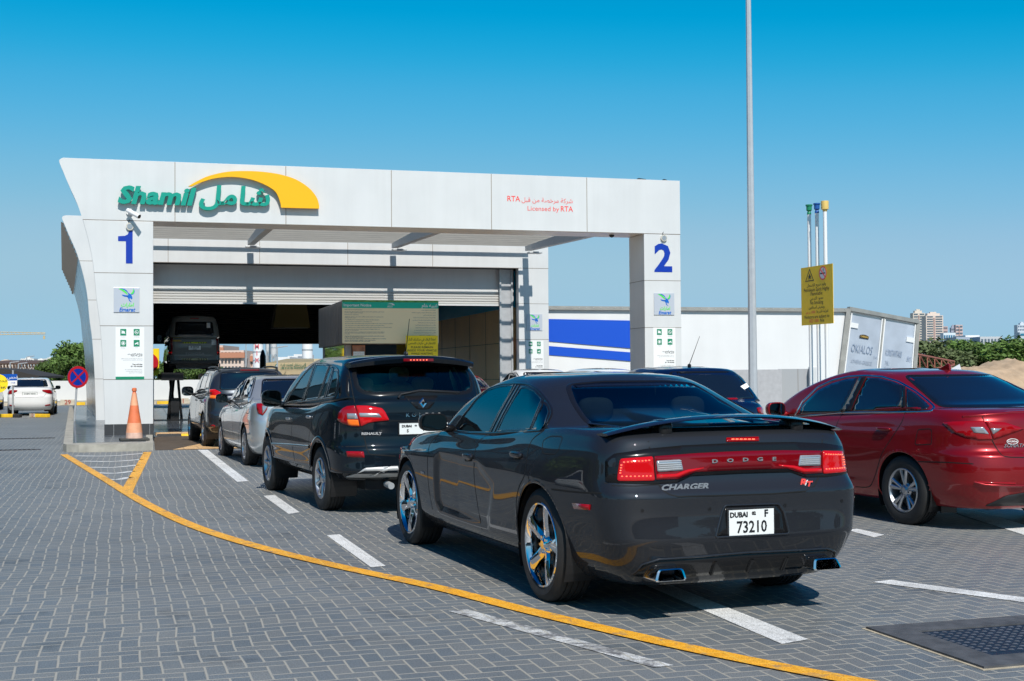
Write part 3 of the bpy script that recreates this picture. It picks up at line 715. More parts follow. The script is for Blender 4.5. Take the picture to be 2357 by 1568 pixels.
    if wear is not None:                                    # painted surface: paint rubbed through to the bricks
        wr = N('ShaderNodeTexNoise'); wr.inputs['Scale'].default_value = 7; wr.inputs['Detail'].default_value = 9; wr.inputs['Roughness'].default_value = .7; L.new(tc.outputs['Object'], wr.inputs['Vector'])
        wm = N('ShaderNodeMapRange'); wm.inputs[1].default_value = wear[0]; wm.inputs[2].default_value = wear[1]; L.new(wr.outputs[0], wm.inputs[0])
        wx = N('ShaderNodeMix'); wx.data_type = 'RGBA'; L.new(wm.outputs[0], wx.inputs[0]); L.new(col, wx.inputs[6]); wx.inputs[7].default_value = (.15, .15, .155, 1); col = wx.outputs[2]
    L.new(col, b.inputs['Base Color'])
    bp = N('ShaderNodeBump'); bp.inputs['Strength'].default_value = bump; bp.inputs['Distance'].default_value = .006
    hh = mth('ADD', jm.outputs[0], mth('MULTIPLY', g.outputs[0], .35)); L.new(hh, bp.inputs['Height']); L.new(bp.outputs[0], b.inputs['Normal'])
    MATS[name] = m; return m
m_pave = herring('grey_block_paving', [(.135, .152, .163), (.168, .178, .180), (.140, .158, .172), (.186, .191, .187), (.158, .170, .174)], (.38, .355, .30), jw=.11, rough=.55)
m_wline = herring('road_paint_white', [(.66, .66, .64), (.74, .74, .72)], (.50, .49, .46), jw=.06, rough=.6, bump=.3, wear=(.58, .74))
m_wfade = herring('road_paint_faded', [(.52, .52, .51), (.60, .60, .58)], (.44, .42, .36), jw=.12, rough=.6, bump=.3, wear=(.46, .58))
m_yline = herring('road_paint_yellow', [(.80, .36, .02), (.88, .42, .03), (.84, .38, .02)], (.86, .48, .06), jw=.10, rough=.55, bump=.3, wear=(.53, .70))
m_tan = herring('tan_paving', [(.62, .38, .17), (.70, .44, .21)], (.40, .26, .14), jw=.08, rough=.6, bump=.2, size=.3)
m_far = mat('far_ground', (.30, .27, .22), .9, noise=.25, nscale=.05)
def sheet(name, pts, z, m_, label=None, zig=None):
    o = MB().add([(p[0], p[1], z) for p in pts], [list(range(len(pts)))]).build(name, m_); 
    if o.data.polygons[0].normal.z < 0: o.data.flip_normals()
    tag(o, kind='structure'); return o
sheet('ground', [(-1500, -200), (1500, -200), (1500, 1400), (-1500, 1400)], -.012, m_far)
pv = [(-60, -8), (40, -8), (46, 62), (-75, 84)]
sheet('paving', pv, 0., m_pave)
def strip(pts, w_): 
    """flat ribbon of width w_ round a centre line of ground points"""
    P = [Vector((p[0], p[1])) for p in pts]; l = []; r = []
    for i, p in enumerate(P):
        t = (P[min(i+1, len(P)-1)]-P[max(i-1, 0)]).normalized(); n = Vector((-t.y, t.x)); l.append(p+n*w_/2); r.append(p-n*w_/2)
    return l, r
def line_mark(name, px, w_, z, m_, seg=8):
    pts = smooth_line([tuple(ground(*p)[:2]) for p in px], seg); l, r = strip(pts, w_); n = len(l)
    o = MB().add([(p.x, p.y, z) for p in l]+[(p.x, p.y, z) for p in r], [(i, i+1, n+i+1, n+i) for i in range(n-1)]).build(name, m_)
    if o.data.polygons[0].normal.z < 0: o.data.flip_normals()
    tag(o, kind='structure'); return o
line_mark('yellow_lane_line', [(147, 1047), (200, 1079), (245, 1106), (295, 1137), (350, 1168), (430, 1206), (520, 1238), (640, 1272), (800, 1310), (1000, 1353), (1200, 1404), (1400, 1452), (1600, 1497), (1800, 1538), (2010, 1578)], .135, .008, m_yline)
line_mark('yellow_hatch_line', [(340, 1041), (322, 1075), (303, 1110), (291, 1134)], .15, .004, m_yline, 4)
for k, (l, r) in enumerate([((172, 1050), (333, 1044)), ((188, 1062), (327, 1058)), ((205, 1076), (318, 1071)), ((224, 1089), (308, 1085)), ((246, 1104), (298, 1099))]):
    line_mark('hatch_line', [l, ((l[0]+r[0])/2, (l[1]+r[1])/2+3), r], .13, .004, m_wline, 4)
for q, mm in (([(455, 1036), (478, 1036), (572, 1108), (546, 1110)], m_wline), ([(606, 1142), (632, 1140), (690, 1180), (664, 1184)], m_wline), ([(752, 1233), (782, 1231), (888, 1304), (854, 1307)], m_wline),
              ([(1455, 1335), (1500, 1330), (1860, 1473), (1800, 1484)], m_wline), ([(1032, 1408), (1076, 1404), (1550, 1533), (1505, 1538)], m_wfade),
              ([(2008, 1341), (2050, 1336), (2400, 1382), (2390, 1392)], m_wline), ([(1950, 1221), (1972, 1218), (2036, 1232), (2012, 1238)], m_wline), ([(2170, 1172), (2215, 1165), (2400, 1222), (2390, 1243)], m_wline)):
    sheet('white_lane_dash', [ground(*p)[:2] for p in q], .004, mm)
# manhole cover, partly outside the frame
A_ = ground(1993, 1448); B_ = ground(2265, 1541); C_ = ground(2357, 1421); ex = (B_-A_).normalized(); L1 = (B_-A_).length; ey = Vector((-ex.y, ex.x, 0)); 
if ey.dot(C_-A_) < 0: ey = -ey
mh = thing('manhole_cover', 'dark chequered steel manhole cover in a rough concrete frame', 'manhole cover', tuple(A_), math.atan2(ex.y, ex.x))
sg_ = 1 if Matrix.Rotation(math.atan2(ex.y, ex.x), 3, 'Z') @ Vector((0, 1, 0)) @ ey > 0 else -1
def mbx(x0, x1, y0, y1, z0, z1, nm, m_, bev=0.): return MB().box(x0, x1, *sorted((y0*sg_, y1*sg_)), z0, z1).build(nm, m_, mh, bevel=bev)
m_conc_dark = mat('dark_concrete', (.075, .078, .085), .75, noise=.3, nscale=9, bump=.4, bscale=30)
for b4 in ((0, L1, 0, .20), (0, L1, 1.25, 1.45), (0, .2, .2, 1.25), (L1-.2, L1, .2, 1.25)): mbx(b4[0], b4[1], b4[2], b4[3], -.02, .014, 'concrete_frame', m_conc_dark)
mbx(.2, L1-.2, .2, 1.25, -.02, .006, 'lid', mat('cast_iron', (.035, .045, .065), .5, .6, noise=.3, nscale=20))
mb = MB()
for i in range(int((L1-.46)/.055)):
    for j in range(18):
        x = .24+i*.055; y = (.24+j*.055)*sg_; s = .019
        v_, f_ = [(x-s, y-s*.5, .006), (x, y-s, .006), (x+s, y+s*.5, .006), (x, y+s, .006), (x-s*.5, y-s*.2, .012), (x, y-s*.5, .012), (x+s*.5, y+s*.2, .012), (x, y+s*.5, .012)], [(4, 5, 6, 7), (0, 1, 5, 4), (1, 2, 6, 5), (2, 3, 7, 6), (3, 0, 4, 7)]
        mb.add(v_, f_)
mb.build('tread_studs', MATS['cast_iron'], mh)
mbx(-.02, L1+.02, -.02, 1.47, -.01, .003, 'sand_joint', mat('sand_joint', (.42, .36, .26), .95, noise=.3, nscale=14))

# kerbed island, aprons and hall floor (facade frame)
def fsheet(name, q, z, m_): return sheet(name, [W(a, b)[:2] for a, b in q], z, m_)
m_kerb = mat('kerb_concrete', (.36, .34, .29), .8, noise=.22, nscale=5, bump=.3, bscale=40)
m_tile = mat('glossy_floor_tile', (.09, .10, .115), .30, 0, coat=.35, noise=.12, nscale=3)
isl = [(-1.74, -3.3), (-1.66, -3.62), (-1.42, -3.82), (-.9, -3.9), (-.3, -3.85), (-.02, -3.72), (0.02, 31), (-3.5, 31)]
o = MB().prism([(p[0], p[1]) for p in isl], 'z', -.02, .15).build('kerb_island', m_kerb); o.matrix_world = FM; tag(o, kind='structure')
o = MB().prism([(-1.56, -3.2), (-.16, -3.2), (-.14, 31), (-3.3, 31)], 'z', .10, .154).build('island_tiles', m_tile); o.matrix_world = FM; tag(o, kind='structure')
mb = MB()
for k in range(14): mb.box(-3.2, -.15, -3.2+k*.9*1.2, -3.19+k*.9*1.2, .1545, .1555) if k > 12 else mb.box(-1.56-(k*1.08+.0)*.05, -.15, -3.2+k*1.08, -3.19+k*1.08, .1545, .1555)
mb.box(-.86, -.85, -3.2, 12, .1545, .1555)
o = mb.build('tile_joints', mat('tile_joint', (.30, .30, .28), .8)); o.matrix_world = FM; tag(o, kind='structure')
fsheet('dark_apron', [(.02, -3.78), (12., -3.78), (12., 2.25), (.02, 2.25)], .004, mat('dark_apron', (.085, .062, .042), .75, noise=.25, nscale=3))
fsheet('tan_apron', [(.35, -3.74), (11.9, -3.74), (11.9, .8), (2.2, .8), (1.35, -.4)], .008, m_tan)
fsheet('tan_strip', [(.05, 2.85), (12, 2.85), (12, 4.6), (.05, 4.6)], .008, m_tan)
fsheet('hall_floor', [(.02, 2.2), (12, 2.2), (12, 31), (.02, 31)], .004, m_tile)
mb = MB()
for k in range(22): mb.box(.05, 11.9, 5+k*1.2, 5.012+k*1.2, .0045, .006)
for k in range(10): mb.box(.6+k*1.2, .612+k*1.2, 4.7, 31, .0045, .0065)
o = mb.build('floor_joints', mat('floor_joint', (.03, .03, .03), .8)); o.matrix_world = FM; tag(o, kind='structure')
fsheet('tan_exit_strip', [(-2, 31.2), (13, 31.2), (13, 33.5), (-2, 33.5)], .008, m_tan)
m_kyel = mat('kerb_yellow', (.82, .50, .02), .6, noise=.15, nscale=6); m_kblk = mat('kerb_black', (.03, .03, .03), .7, noise=.2)
t = thing('speed_bump', 'yellow and black rubber speed bump across the first lane', 'speed bump', tuple(W(.1, 2.45)), FYAW)
for k in range(8):
    prof = [(-.14, 0), (.14, 0), (.09, .05), (-.09, .05)]
    MB().prism([(a, b+.004) for a, b in prof], 'x', k*.58, k*.58+.57).build('bump_block', m_kyel if k % 2 else m_kblk, t)

# ------------------------------------------------------------------ the station building
bd = thing('inspection_station', 'white panelled vehicle inspection station with curved portal, numbered columns and slatted canopy', 'building', tuple(FO), FYAW)
curve = [(-1.04, .15), (-1.09, 1.6), (-1.157, 2.62), (-1.233, 3.21), (-1.30, 3.95), (-1.395, 4.48), (-1.53, 5.014)]
curve_hi = [(-1.53, 5.02), (-1.644, 5.36), (-1.811, 5.746), (-1.95, 6.09), (-2.03, 6.30), (-2.0, 6.37), (-1.94, 6.395)]
def smc(c, n=5): return smooth_line(c, n)
def portal(b0, b1, off, right0, right1, zb=.15, m_=m_acm, joints=(.48, 3.0, 5.512, 8.0, 10.483), sides=True, lname='portal'):
    cl = [(a+off, z) for a, z in smc(curve)]; ch = [(a+off, z) for a, z in smc(curve_hi)]
    if zb == 0: cl[0] = (cl[0][0], .0)
    rim = .07
    c1 = MB().prism(cl+[(0, 5.012), (0, zb)], 'y', b0, b1).build('left_column', m_, bd, bevel=.012)
    fa = MB().prism(ch+[(right1, 6.395), (right1, 5.018), (-1.53+off, 5.018)], 'y', b0, b1).build('fascia', m_, bd, bevel=.012)
    c2 = MB().box(right0, right1, b0, b1, 0., 5.012).build('right_column', m_, bd, bevel=.012)
    j = MB()
    for x in joints: j.box(x-.007, x+.007, b0-.002, b0+.02, 5.02, 6.39)
    j.build('panel_joint', m_dirtyjoint, fa)
    j = MB(); zs = (1.41, 2.624, 3.822)
    for z in zs:
        L0 = np.interp(z, [c[1] for c in curve], [c[0] for c in curve])+off; j.box(L0, 0.002, b0-.002, b0+.02, z-.006, z+.006)
    j.box(-1.53+off, right0+.0, b0-.0025, b0+.02, 5.008, 5.022); j.build('panel_joint', m_joint, c1)
    j = MB()
    for z in zs: j.box(right0-.002, right1+.002, b0-.002, b1+.002, z-.006, z+.006)
    j.box(right0, right1+.002, b0-.0025, b0+.02, 5.008, 5.022); j.build('panel_joint', m_joint, c2)
    j = MB().prism([(a-.004, z) for a, z in cl[::1]]+[(a+.03, z) for a, z in cl[::-1]], 'y', b0-.003, b0+.002); 
    return c1, fa, c2
c1, fa, c2 = portal(0, 1.05, 0, 12.01, 13.01)
MB().box(-1.06, .012, -.014, 1.06, .15, .40).build('plinth', m_plinth, c1); 
j = MB()
for x in (-.86, -.42, -.08): j.box(x, x+.006, -.016, -.012, .155, .395)
j.build('plinth_joint', m_galv, c1)
m_soffit = mat('soffit_grey', (.34, .33, .31), .5, noise=.08)
# numbers
MB().prism([(-.451, 4.787), (-.52, 4.787), (-.56, 4.70), (-.62, 4.668), (-.768, 4.655), (-.768, 4.545), (-.598, 4.545), (-.598, 4.04), (-.451, 4.04)], 'y', -.006, -.002).build('lane_number', m_blue, c1)
t2 = text('lane_number', '2', 1.02, m_blue, c2, MW((12.53, -.006, 4.405)), bold=.032, width=.49)
zz = [v.co.z for v in t2.data.vertices]; k_ = .735/(max(zz)-min(zz)); 
for v in t2.data.vertices: v.co.z = 4.04+(v.co.z-min(zz))*k_
# company sign panel
m_panel = mat('sign_panel', (.50, .54, .60), .3, .1); m_lg = mat('logo_green', (.08, .72, .06), .4); m_lb = mat('logo_blue', (.0, .13, .52), .4)
BIRD = [('g', [(524, 1121), (550, 1124), (575, 1138), (592, 1155), (597, 1170), (580, 1158), (553, 1138)]), ('b', [(536, 1119), (565, 1121), (590, 1136), (602, 1154), (618, 1164), (632, 1182), (635, 1200), (624, 1206), (618, 1196), (612, 1202), (617, 1216), (630, 1228), (610, 1219), (600, 1196), (584, 1178), (601, 1172), (597, 1155), (578, 1137), (553, 1124)]),
        ('b', [(549, 1170), (575, 1172), (604, 1181), (590, 1187), (567, 1184)]), ('g', [(620, 1161), (636, 1146), (641, 1124), (648, 1138), (643, 1158), (630, 1164)]), ('b', [(645, 1121), (653, 1138), (648, 1158), (634, 1169), (622, 1168), (636, 1162), (646, 1148), (648, 1134)])]
def logo(x0, z0, b, parent, s=.56):
    """square panel with the bird and two words; x0,z0 upper left"""
    p = MB().box(x0, x0+s, b-.02, b-.002, z0-s, z0).build('sign_panel', m_panel, parent, bevel=.003)
    f = lambda q: (x0+(q[0]-485)/207*s, z0-(q[1]-1112)/199*s)
    g = MB(); bl = MB()
    for k, pl in BIRD: (g if k == 'g' else bl).prism([f(q) for q in smooth_line(pl, 3, True)], 'y', b-.0245 if k == 'g' else b-.0235, b-.02)
    g.build('bird_wing', m_lg, p); bl.build('bird_body', m_lb, p)
    text('sign_text', arabic('امارات'), .115, m_lg, p, MW((x0+s*.53, b-.024, z0-s*.70)), bold=.0025, shear=.15, width=s*.50)
    text('sign_text', 'Emarat', .125, m_lb, p, MW((x0+s*.51, b-.024, z0-s*.90)), bold=.0035, shear=.25, width=s*.63)
logo(-.861, 3.49, 0, c1); logo(12.262, 3.50, 0, c2, .555)
m_poster = mat('poster_white', (.80, .81, .80), .45); m_pgreen = mat('poster_green', (.0, .22, .11), .5); m_grey_ink = mat('grey_ink', (.18, .18, .19), .6)
def poster(x0, z0, b, parent, w_=.62, h_=1.18):
    p = MB().box(x0, x0+w_, b-.006, b-.001, z0-h_, z0).build('notice_poster', m_poster, parent)
    y0, y1 = b-.0085, b-.006; q0, q1 = b-.0105, b-.0085
    wi = None
    def ring(cx, cz, r, t, n=20):
        for i in range(n):
            a, c = 2*math.pi*i/n, 2*math.pi*(i+1)/n; wi.prism([(cx+r*math.cos(a), cz+r*math.sin(a)), (cx+r*math.cos(c), cz+r*math.sin(c)), (cx+(r-t)*math.cos(c), cz+(r-t)*math.sin(c)), (cx+(r-t)*math.cos(a), cz+(r-t)*math.sin(a))], 'y', q0, q1)
    sq = None
    for i, (cx, cz) in enumerate([(x0+.165, z0-.11), (x0+.455, z0-.11), (x0+.165, z0-.36), (x0+.455, z0-.36)]):
        sq = MB().box(cx-.065, cx+.065, y0, y1, cz-.075, cz+.075).build('icon', m_pgreen, p); wi = MB()
        if i == 0: wi.box(cx-.038, cx+.035, q0, q1, cz-.03, cz+.02); wi.box(cx-.015, cx+.012, q0, q1, cz+.02, cz+.033); wi.prism([(cx-.045, cz+.04), (cx-.035, cz+.045), (cx+.045, cz-.03), (cx+.038, cz-.04)], 'y', q0-.001, q1)
        if i == 1: ring(cx, cz, .045, .009); wi.box(cx-.028, cx+.025, q0, q1, cz-.012, cz-.002); wi.prism([(cx-.034, cz+.026), (cx-.026, cz+.034), (cx+.034, cz-.026), (cx+.026, cz-.034)], 'y', q0, q1)
        if i == 2: ring(cx, cz, .045, .009); wi.prism([(cx-.02, cz-.025), (cx+.018, cz-.025), (cx+.024, cz+.01), (cx, cz+.03), (cx-.022, cz+.012)], 'y', q0, q1)
        if i == 3: wi.prism([(cx-.045, cz-.01), (cx+.03, cz+.03), (cx+.042, cz+.006), (cx-.03, cz-.032)], 'y', q0, q1); wi.box(cx+.018, cx+.04, q0, q1, cz-.035, cz-.005)
        wi.build('icon_glyph', m_poster, p)
        text('poster_text', ['No Photos', 'No Smoking', 'No Entry', 'CCTV'][i], .022, m_grey_ink, p, MW((cx, y0, cz-.105)))
    MB().box(x0, x0+w_, b-.0085, b-.006, z0-h_, z0-h_+.065).build('poster_band', m_pgreen, p)
    for s_, sz, dz, m_, bo in ((arabic('يستغرق الفحص من'), .040, .60, m_ink, .001), (arabic('25 إلى 45 دقيقة'), .040, .64, m_ink, .001), (arabic('يرجى طلب مسؤول الخدمات أو مدير الموقع'), .026, .705, m_grey_ink, 0), (arabic('في حال طلب المساعدة أو الحجز المسبق'), .026, .738, m_grey_ink, 0),
                         ('Test will take', .040, .84, m_ink, .0015), ('25 - 45 minutes', .040, .885, m_ink, .0015), ('For any further assistance or prior', .027, .955, m_grey_ink, 0), ('booking, please contact technical', .027, .992, m_grey_ink, 0), ('supervisor or site manager', .027, 1.03, m_grey_ink, 0)):
        text('poster_text', s_, sz, m_, p, MW((x0+w_-.04, y0, z0-dz)), align='RIGHT', bold=bo)
poster(-.818, 2.588, 0, c1); poster(12.236, 2.621, 0, c2, .605, 1.19)
# arched logo and raised letters
ap = [(.775, 5.824), (.955, 5.939), (1.233, 6.078), (1.654, 6.189), (2.106, 6.222), (2.505, 6.213), (2.878, 6.165), (3.225, 6.062), (3.515, 5.881), (3.689, 5.681), (3.753, 5.506), (3.761, 5.395)]
bp_ = [(2.876, 5.393), (2.848, 5.538), (2.762, 5.739), (2.619, 5.856), (2.362, 5.976), (2.078, 6.048), (1.739, 6.074), (1.373, 6.028), (1.094, 5.938), (.844, 5.822)]
sgn = MB().prism(smooth_line(ap, 4)+smooth_line(bp_, 4), 'y', -.15, -.06).build('arch_emblem', m_yellow, fa)
m_bronze = mat('return_bronze', (.10, .075, .05), .5, .3)
MB().prism([(1.05, 5.95), (1.07, 5.95), (1.07, 5.97), (1.05, 5.97)], 'y', -.06, .0).build('sign_fixing', m_bronze, sgn)
def raised(name, s_, x0, x1, z0, z1, b, dep, m_, shear, bold):
    o = text(name, s_, .5, m_, fa, MW((0, b, 0)), align='LEFT', ay='BOTTOM_BASELINE', bold=bold, shear=shear, depth=dep)
    xs = [v.co.x for v in o.data.vertices]; zs = [v.co.z for v in o.data.vertices]
    for v in o.data.vertices: v.co.x = x0+(v.co.x-min(xs))/(max(xs)-min(xs))*(x1-x0); v.co.z = z0+(v.co.z-min(zs))/(max(zs)-min(zs))*(z1-z0)
    o.data.update(); return o
raised('raised_letters', 'Shamil', -.775, .955, 5.375, 5.80, -.10, .04, m_green, .22, .020)
raised('raised_letters', arabic('شامل'), 1.01, 2.62, 5.285, 5.872, -.10, .04, m_green, .12, .014)
text('printed_text', 'RTA', .19, m_red, fa, MW((8.396, -.004, 5.79)), align='LEFT', bold=.002, width=.33)
text('printed_text', arabic('شركة مرخصة من قبل'), .155, m_red, fa, MW((9.44, -.004, 5.775)), width=1.33)
text('printed_text', 'Licensed by', .165, m_red, fa, MW((9.33, -.004, 5.565)), width=.82)
text('printed_text', 'RTA', .19, m_red, fa, MW((9.945, -.004, 5.575)), bold=.002, width=.32)
# canopy: three beams and the slats they carry
for a in (3.0, 7.57, 12.07):
    bm_ = MB().prism([(1.05, 5.28), (10.45, 5.56), (10.45, 5.72), (1.05, 5.72)], 'x', a-.10, a+.10).build('canopy_beam', mat('beam_paint', (.50, .50, .48), .5, noise=.06), bd)
    MB().box(a-.22, a+.22, 9.55, 9.85, 5.40, 5.46).build('flood_light', m_galv, bm_, bevel=.01)
b = 10.50-17*.545
while b < 10.55:
    MB().box(-.85, 12.17, b-.025, b+.025, 5.722, 5.81).build('canopy_slat', m_slat, bd); b += .545
# rear portal of the canopy = front of the hall
d1, fb, d2 = portal(10.79, 11.1, -.585, 11.835, 12.885, zb=0, joints=(.5, 3.3, 6.1, 8.9), lname='hall')
MB().box(-1.5, 11.835, 11.42, 11.5, 3.95, 5.012).build('header_wall', m_acm, bd)
MB().box(-.9, 11.6, 11.52, 11.9, 4.2, 4.6).build('shutter_box', m_slat, bd)
mb = MB(); z = 3.83
pr = []
while z < 4.18:
    pr += [(11.41, z), (11.375, z+.02), (11.375, z+.055), (11.41, z+.075)]; z += .085
mb.prism(pr+[(11.415, z), (11.415, 3.83)], 'x', -.9, 11.32).build('roller_shutter', mat('shutter_white', (.62, .61, .58), .4, .2), bd)
MB().box(-.9, 11.32, 11.355, 11.415, 3.77, 3.83).build('shutter_bottom_bar', m_acm, bd)
for a in (11.32, ): 
    jb_ = MB().box(a, a+.40, 11.25, 11.42, 0, 5.0).build('door_jamb', mat('jamb_steel', (.48, .49, .50), .45, .3, noise=.08), bd)
    MB().box(a-.03, a+.03, 11.20, 11.26, 0, 5.0).build('jamb_flange', m_galv, jb_); MB().box(a+.37, a+.43, 11.20, 11.26, 0, 5.0).build('jamb_flange', m_galv, jb_)
logo(12.098, 3.475, 10.79, d2, .555); poster(12.072, 2.584, 10.79, d2, .62, 1.18)
# hall walls, roof
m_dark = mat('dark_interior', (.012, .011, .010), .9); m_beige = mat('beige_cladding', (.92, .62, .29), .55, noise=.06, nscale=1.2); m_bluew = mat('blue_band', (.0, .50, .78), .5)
MB().box(11.8, 12.0, 11.75, 30, 0, 3.74).build('inner_wall', m_beige, bd); MB().box(11.79, 12.0, 11.75, 30, 3.74, 5.0).build('blue_wall_band', m_bluew, bd)
j = MB()
for z in (1.28, 2.55): j.box(11.79, 11.8, 11.8, 30, z-.008, z+.008)
for b in np.arange(12.6, 30, 2.4): j.box(11.79, 11.8, b-.008, b+.008, 0, 3.74)
j.build('wall_joint', m_joint, bd)
MB().box(12.0, 12.85, 11.1, 30, 0, 6.3).build('outer_wall', m_acm_dark, bd)
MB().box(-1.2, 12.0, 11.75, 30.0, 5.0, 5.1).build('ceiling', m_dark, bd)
MB().box(-2.2, 12.8, 11.1, 30.0, 6.25, 6.38).build('roof', m_acm_dark, bd)
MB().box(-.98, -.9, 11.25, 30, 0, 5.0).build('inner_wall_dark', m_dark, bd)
m_skin = mat('reflective_cladding', (.30, .34, .37), .22, .5, noise=.1, nscale=.8)
ca = [(a-.585, 11.1, z) for a, z in smc(curve)+smc(curve_hi)]; cb = [(a-1.665, 30.0, z) for a, z in smc(curve)+smc(curve_hi)]; n = len(ca)
mb = MB(); mid = [tuple(np.array(p)*(1-t_)+np.array(q)*t_) for t_ in (0,) for p, q in zip(ca, cb)]
mb.add(ca+cb, [(i, i+1, n+i+1, n+i) for i in range(n-1)]); sk = mb.build('side_cladding', m_skin, bd, smooth=True)
mb = MB()
for k in range(7):
    t_ = .12+.14*k; r_ = [tuple(np.array(p)*(1-t_)+np.array(q)*t_-np.array([.012, 0, 0])) for p, q in zip(ca, cb)]; r2 = [tuple(np.array(p)+np.array([0, .05, 0])) for p in r_]; mb.add(r_+r2, [(i, i+1, n+i+1, n+i) for i in range(n-1)])
mb.build('cladding_joint', m_joint, sk)
mb = MB()
for k in range(9):
    z = 5.15+k*.13; aa = np.interp(z, [c[1] for c in curve_hi], [c[0] for c in curve_hi]); mb.add([(aa-.60, 11.15, z), (aa-1.70, 29.9, z), (aa-1.78, 29.9, z+.05), (aa-.68, 11.15, z+.05)], [(0, 1, 2, 3)])
mb.build('side_louvre', mat('bronze_louvre', (.12, .09, .07), .3, .6), bd)
# far end portal
cl = [(a-1.66, z) for a, z in smc(curve)]; cl[0] = (cl[0][0], 0); ch = [(a-1.66, z) for a, z in smc(curve_hi)]
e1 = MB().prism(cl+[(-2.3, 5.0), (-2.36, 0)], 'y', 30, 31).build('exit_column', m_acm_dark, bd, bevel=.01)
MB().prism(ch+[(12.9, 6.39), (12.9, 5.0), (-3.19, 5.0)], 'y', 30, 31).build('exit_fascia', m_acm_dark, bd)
j = MB()
for z in (1.41, 2.624, 3.822): j.box(-2.9, -2.3, 29.996, 30.01, z-.01, z+.01)
j.build('panel_joint', m_joint, e1)
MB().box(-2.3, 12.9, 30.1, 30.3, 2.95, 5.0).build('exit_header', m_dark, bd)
mb = MB(); z = 2.95; pr = []
while z < 4.9: pr += [(30.06, z), (30.02, z+.03), (30.02, z+.07), (30.06, z+.10)]; z += .10
mb.prism(pr+[(30.09, z), (30.09, 2.95)], 'x', -.9, 11.8).build('exit_shutter', mat('dark_shutter', (.03, .03, .03), .5), bd)
MB().box(7.95, 8.12, 29.8, 30.0, 0, 3.0).build('exit_post', m_black, bd)
for a in (5.2, 8.6): MB().prism([(a-.7, 3.3), (a+.7, 3.3), (a+.45, 4.9), (a-.45, 4.9)], 'y', 19, 20).build('extract_hood', mat('hood_ochre', (.16, .12, .03), .7), bd)

def cctv(name, label, p, aim, base_n=(0, -1, 0), s=1.):
    t = thing(name, label, 'camera', tuple(p), FYAW)
    mb = MB(); mb.tube((0, 0, 0), (0, -.04*s, 0), .065*s, n=20); mb.tube((0, -.04*s, 0), (0, -.14*s, -.01*s), .03*s, n=12); mb.build('bracket', m_white, t, smooth=True, auto=40)
    a = Vector(aim).normalized(); p0 = Vector((0, -.14*s, 0)); m2 = MB(); m2.tube(p0-a*.05*s, p0+a*.27*s, .045*s, n=18); m2.build('housing', m_white, t, smooth=True, auto=40)
    MB().tube(p0+a*.27*s, p0+a*.275*s, .040*s, n=16).build('lens', m_black, t)
a_, z_ = fhit(*zA(612, 505), 0)
cctv('security_camera', 'white bullet camera mounted under the green letters on the portal', W(a_, 0, z_), (.55, -.45, -.35), s=1.15)
cctv('security_camera', 'small dark camera on the far left column of the hall', W(-2.25, 29.98, 3.6), (.5, -.6, -.2), s=1.)
for u_, v_, lab in ((*zA(615, 622), 'round floodlight above the blue number one'), (*zC(1348, 575), 'round floodlight above the blue number two')):
    a_, z_ = fhit(u_, v_, 0); t = thing('round_floodlight', lab, 'floodlight', tuple(W(a_, 0, z_)), FYAW)
    MB().tube((0, 0, 0), (0, -.05, 0), .085, n=24).build('housing', mat('cream_metal', (.62, .58, .50), .4, .2), t, smooth=True, auto=40)
    MB().tube((0, -.05, 0), (0, -.056, 0), .060, n=24).build('lamp_glass', m_clear, t); mb = MB(); mb.path([(-.02, -.02, .08), (-.03, -.03, .13), (0, 0, .16)], .006, n=6); mb.build('cable', m_black, t)
for u_, v_, L_, lab in ((1483, 413, .28, 'dark lamp on the roof edge above column two'), (1537, 417, .12, 'small box on the roof corner above column two')):
    a_, z_ = fhit(u_, v_, .1); tag(MB().prism([(-L_/2, 0), (L_/2, 0), (L_*.35, .05), (-L_*.35, .07)], 'y', -.06, .06).build('roof_lamp', m_black), lab, 'lamp').matrix_world = FM @ Matrix.Translation((a_, .3, 6.396))
a_, z_ = fhit(*zC(968, 572), .5); tag(MB().lathe([(0, -.07), (.05, -.05), (.07, 0), (0, 0)], (0, 0, 0), 'z', 14).build('dome_camera', m_black, smooth=True), 'small dark dome camera under the fascia beside column two', 'camera').matrix_world = FM @ Matrix.Translation((a_, .5, 5.015))
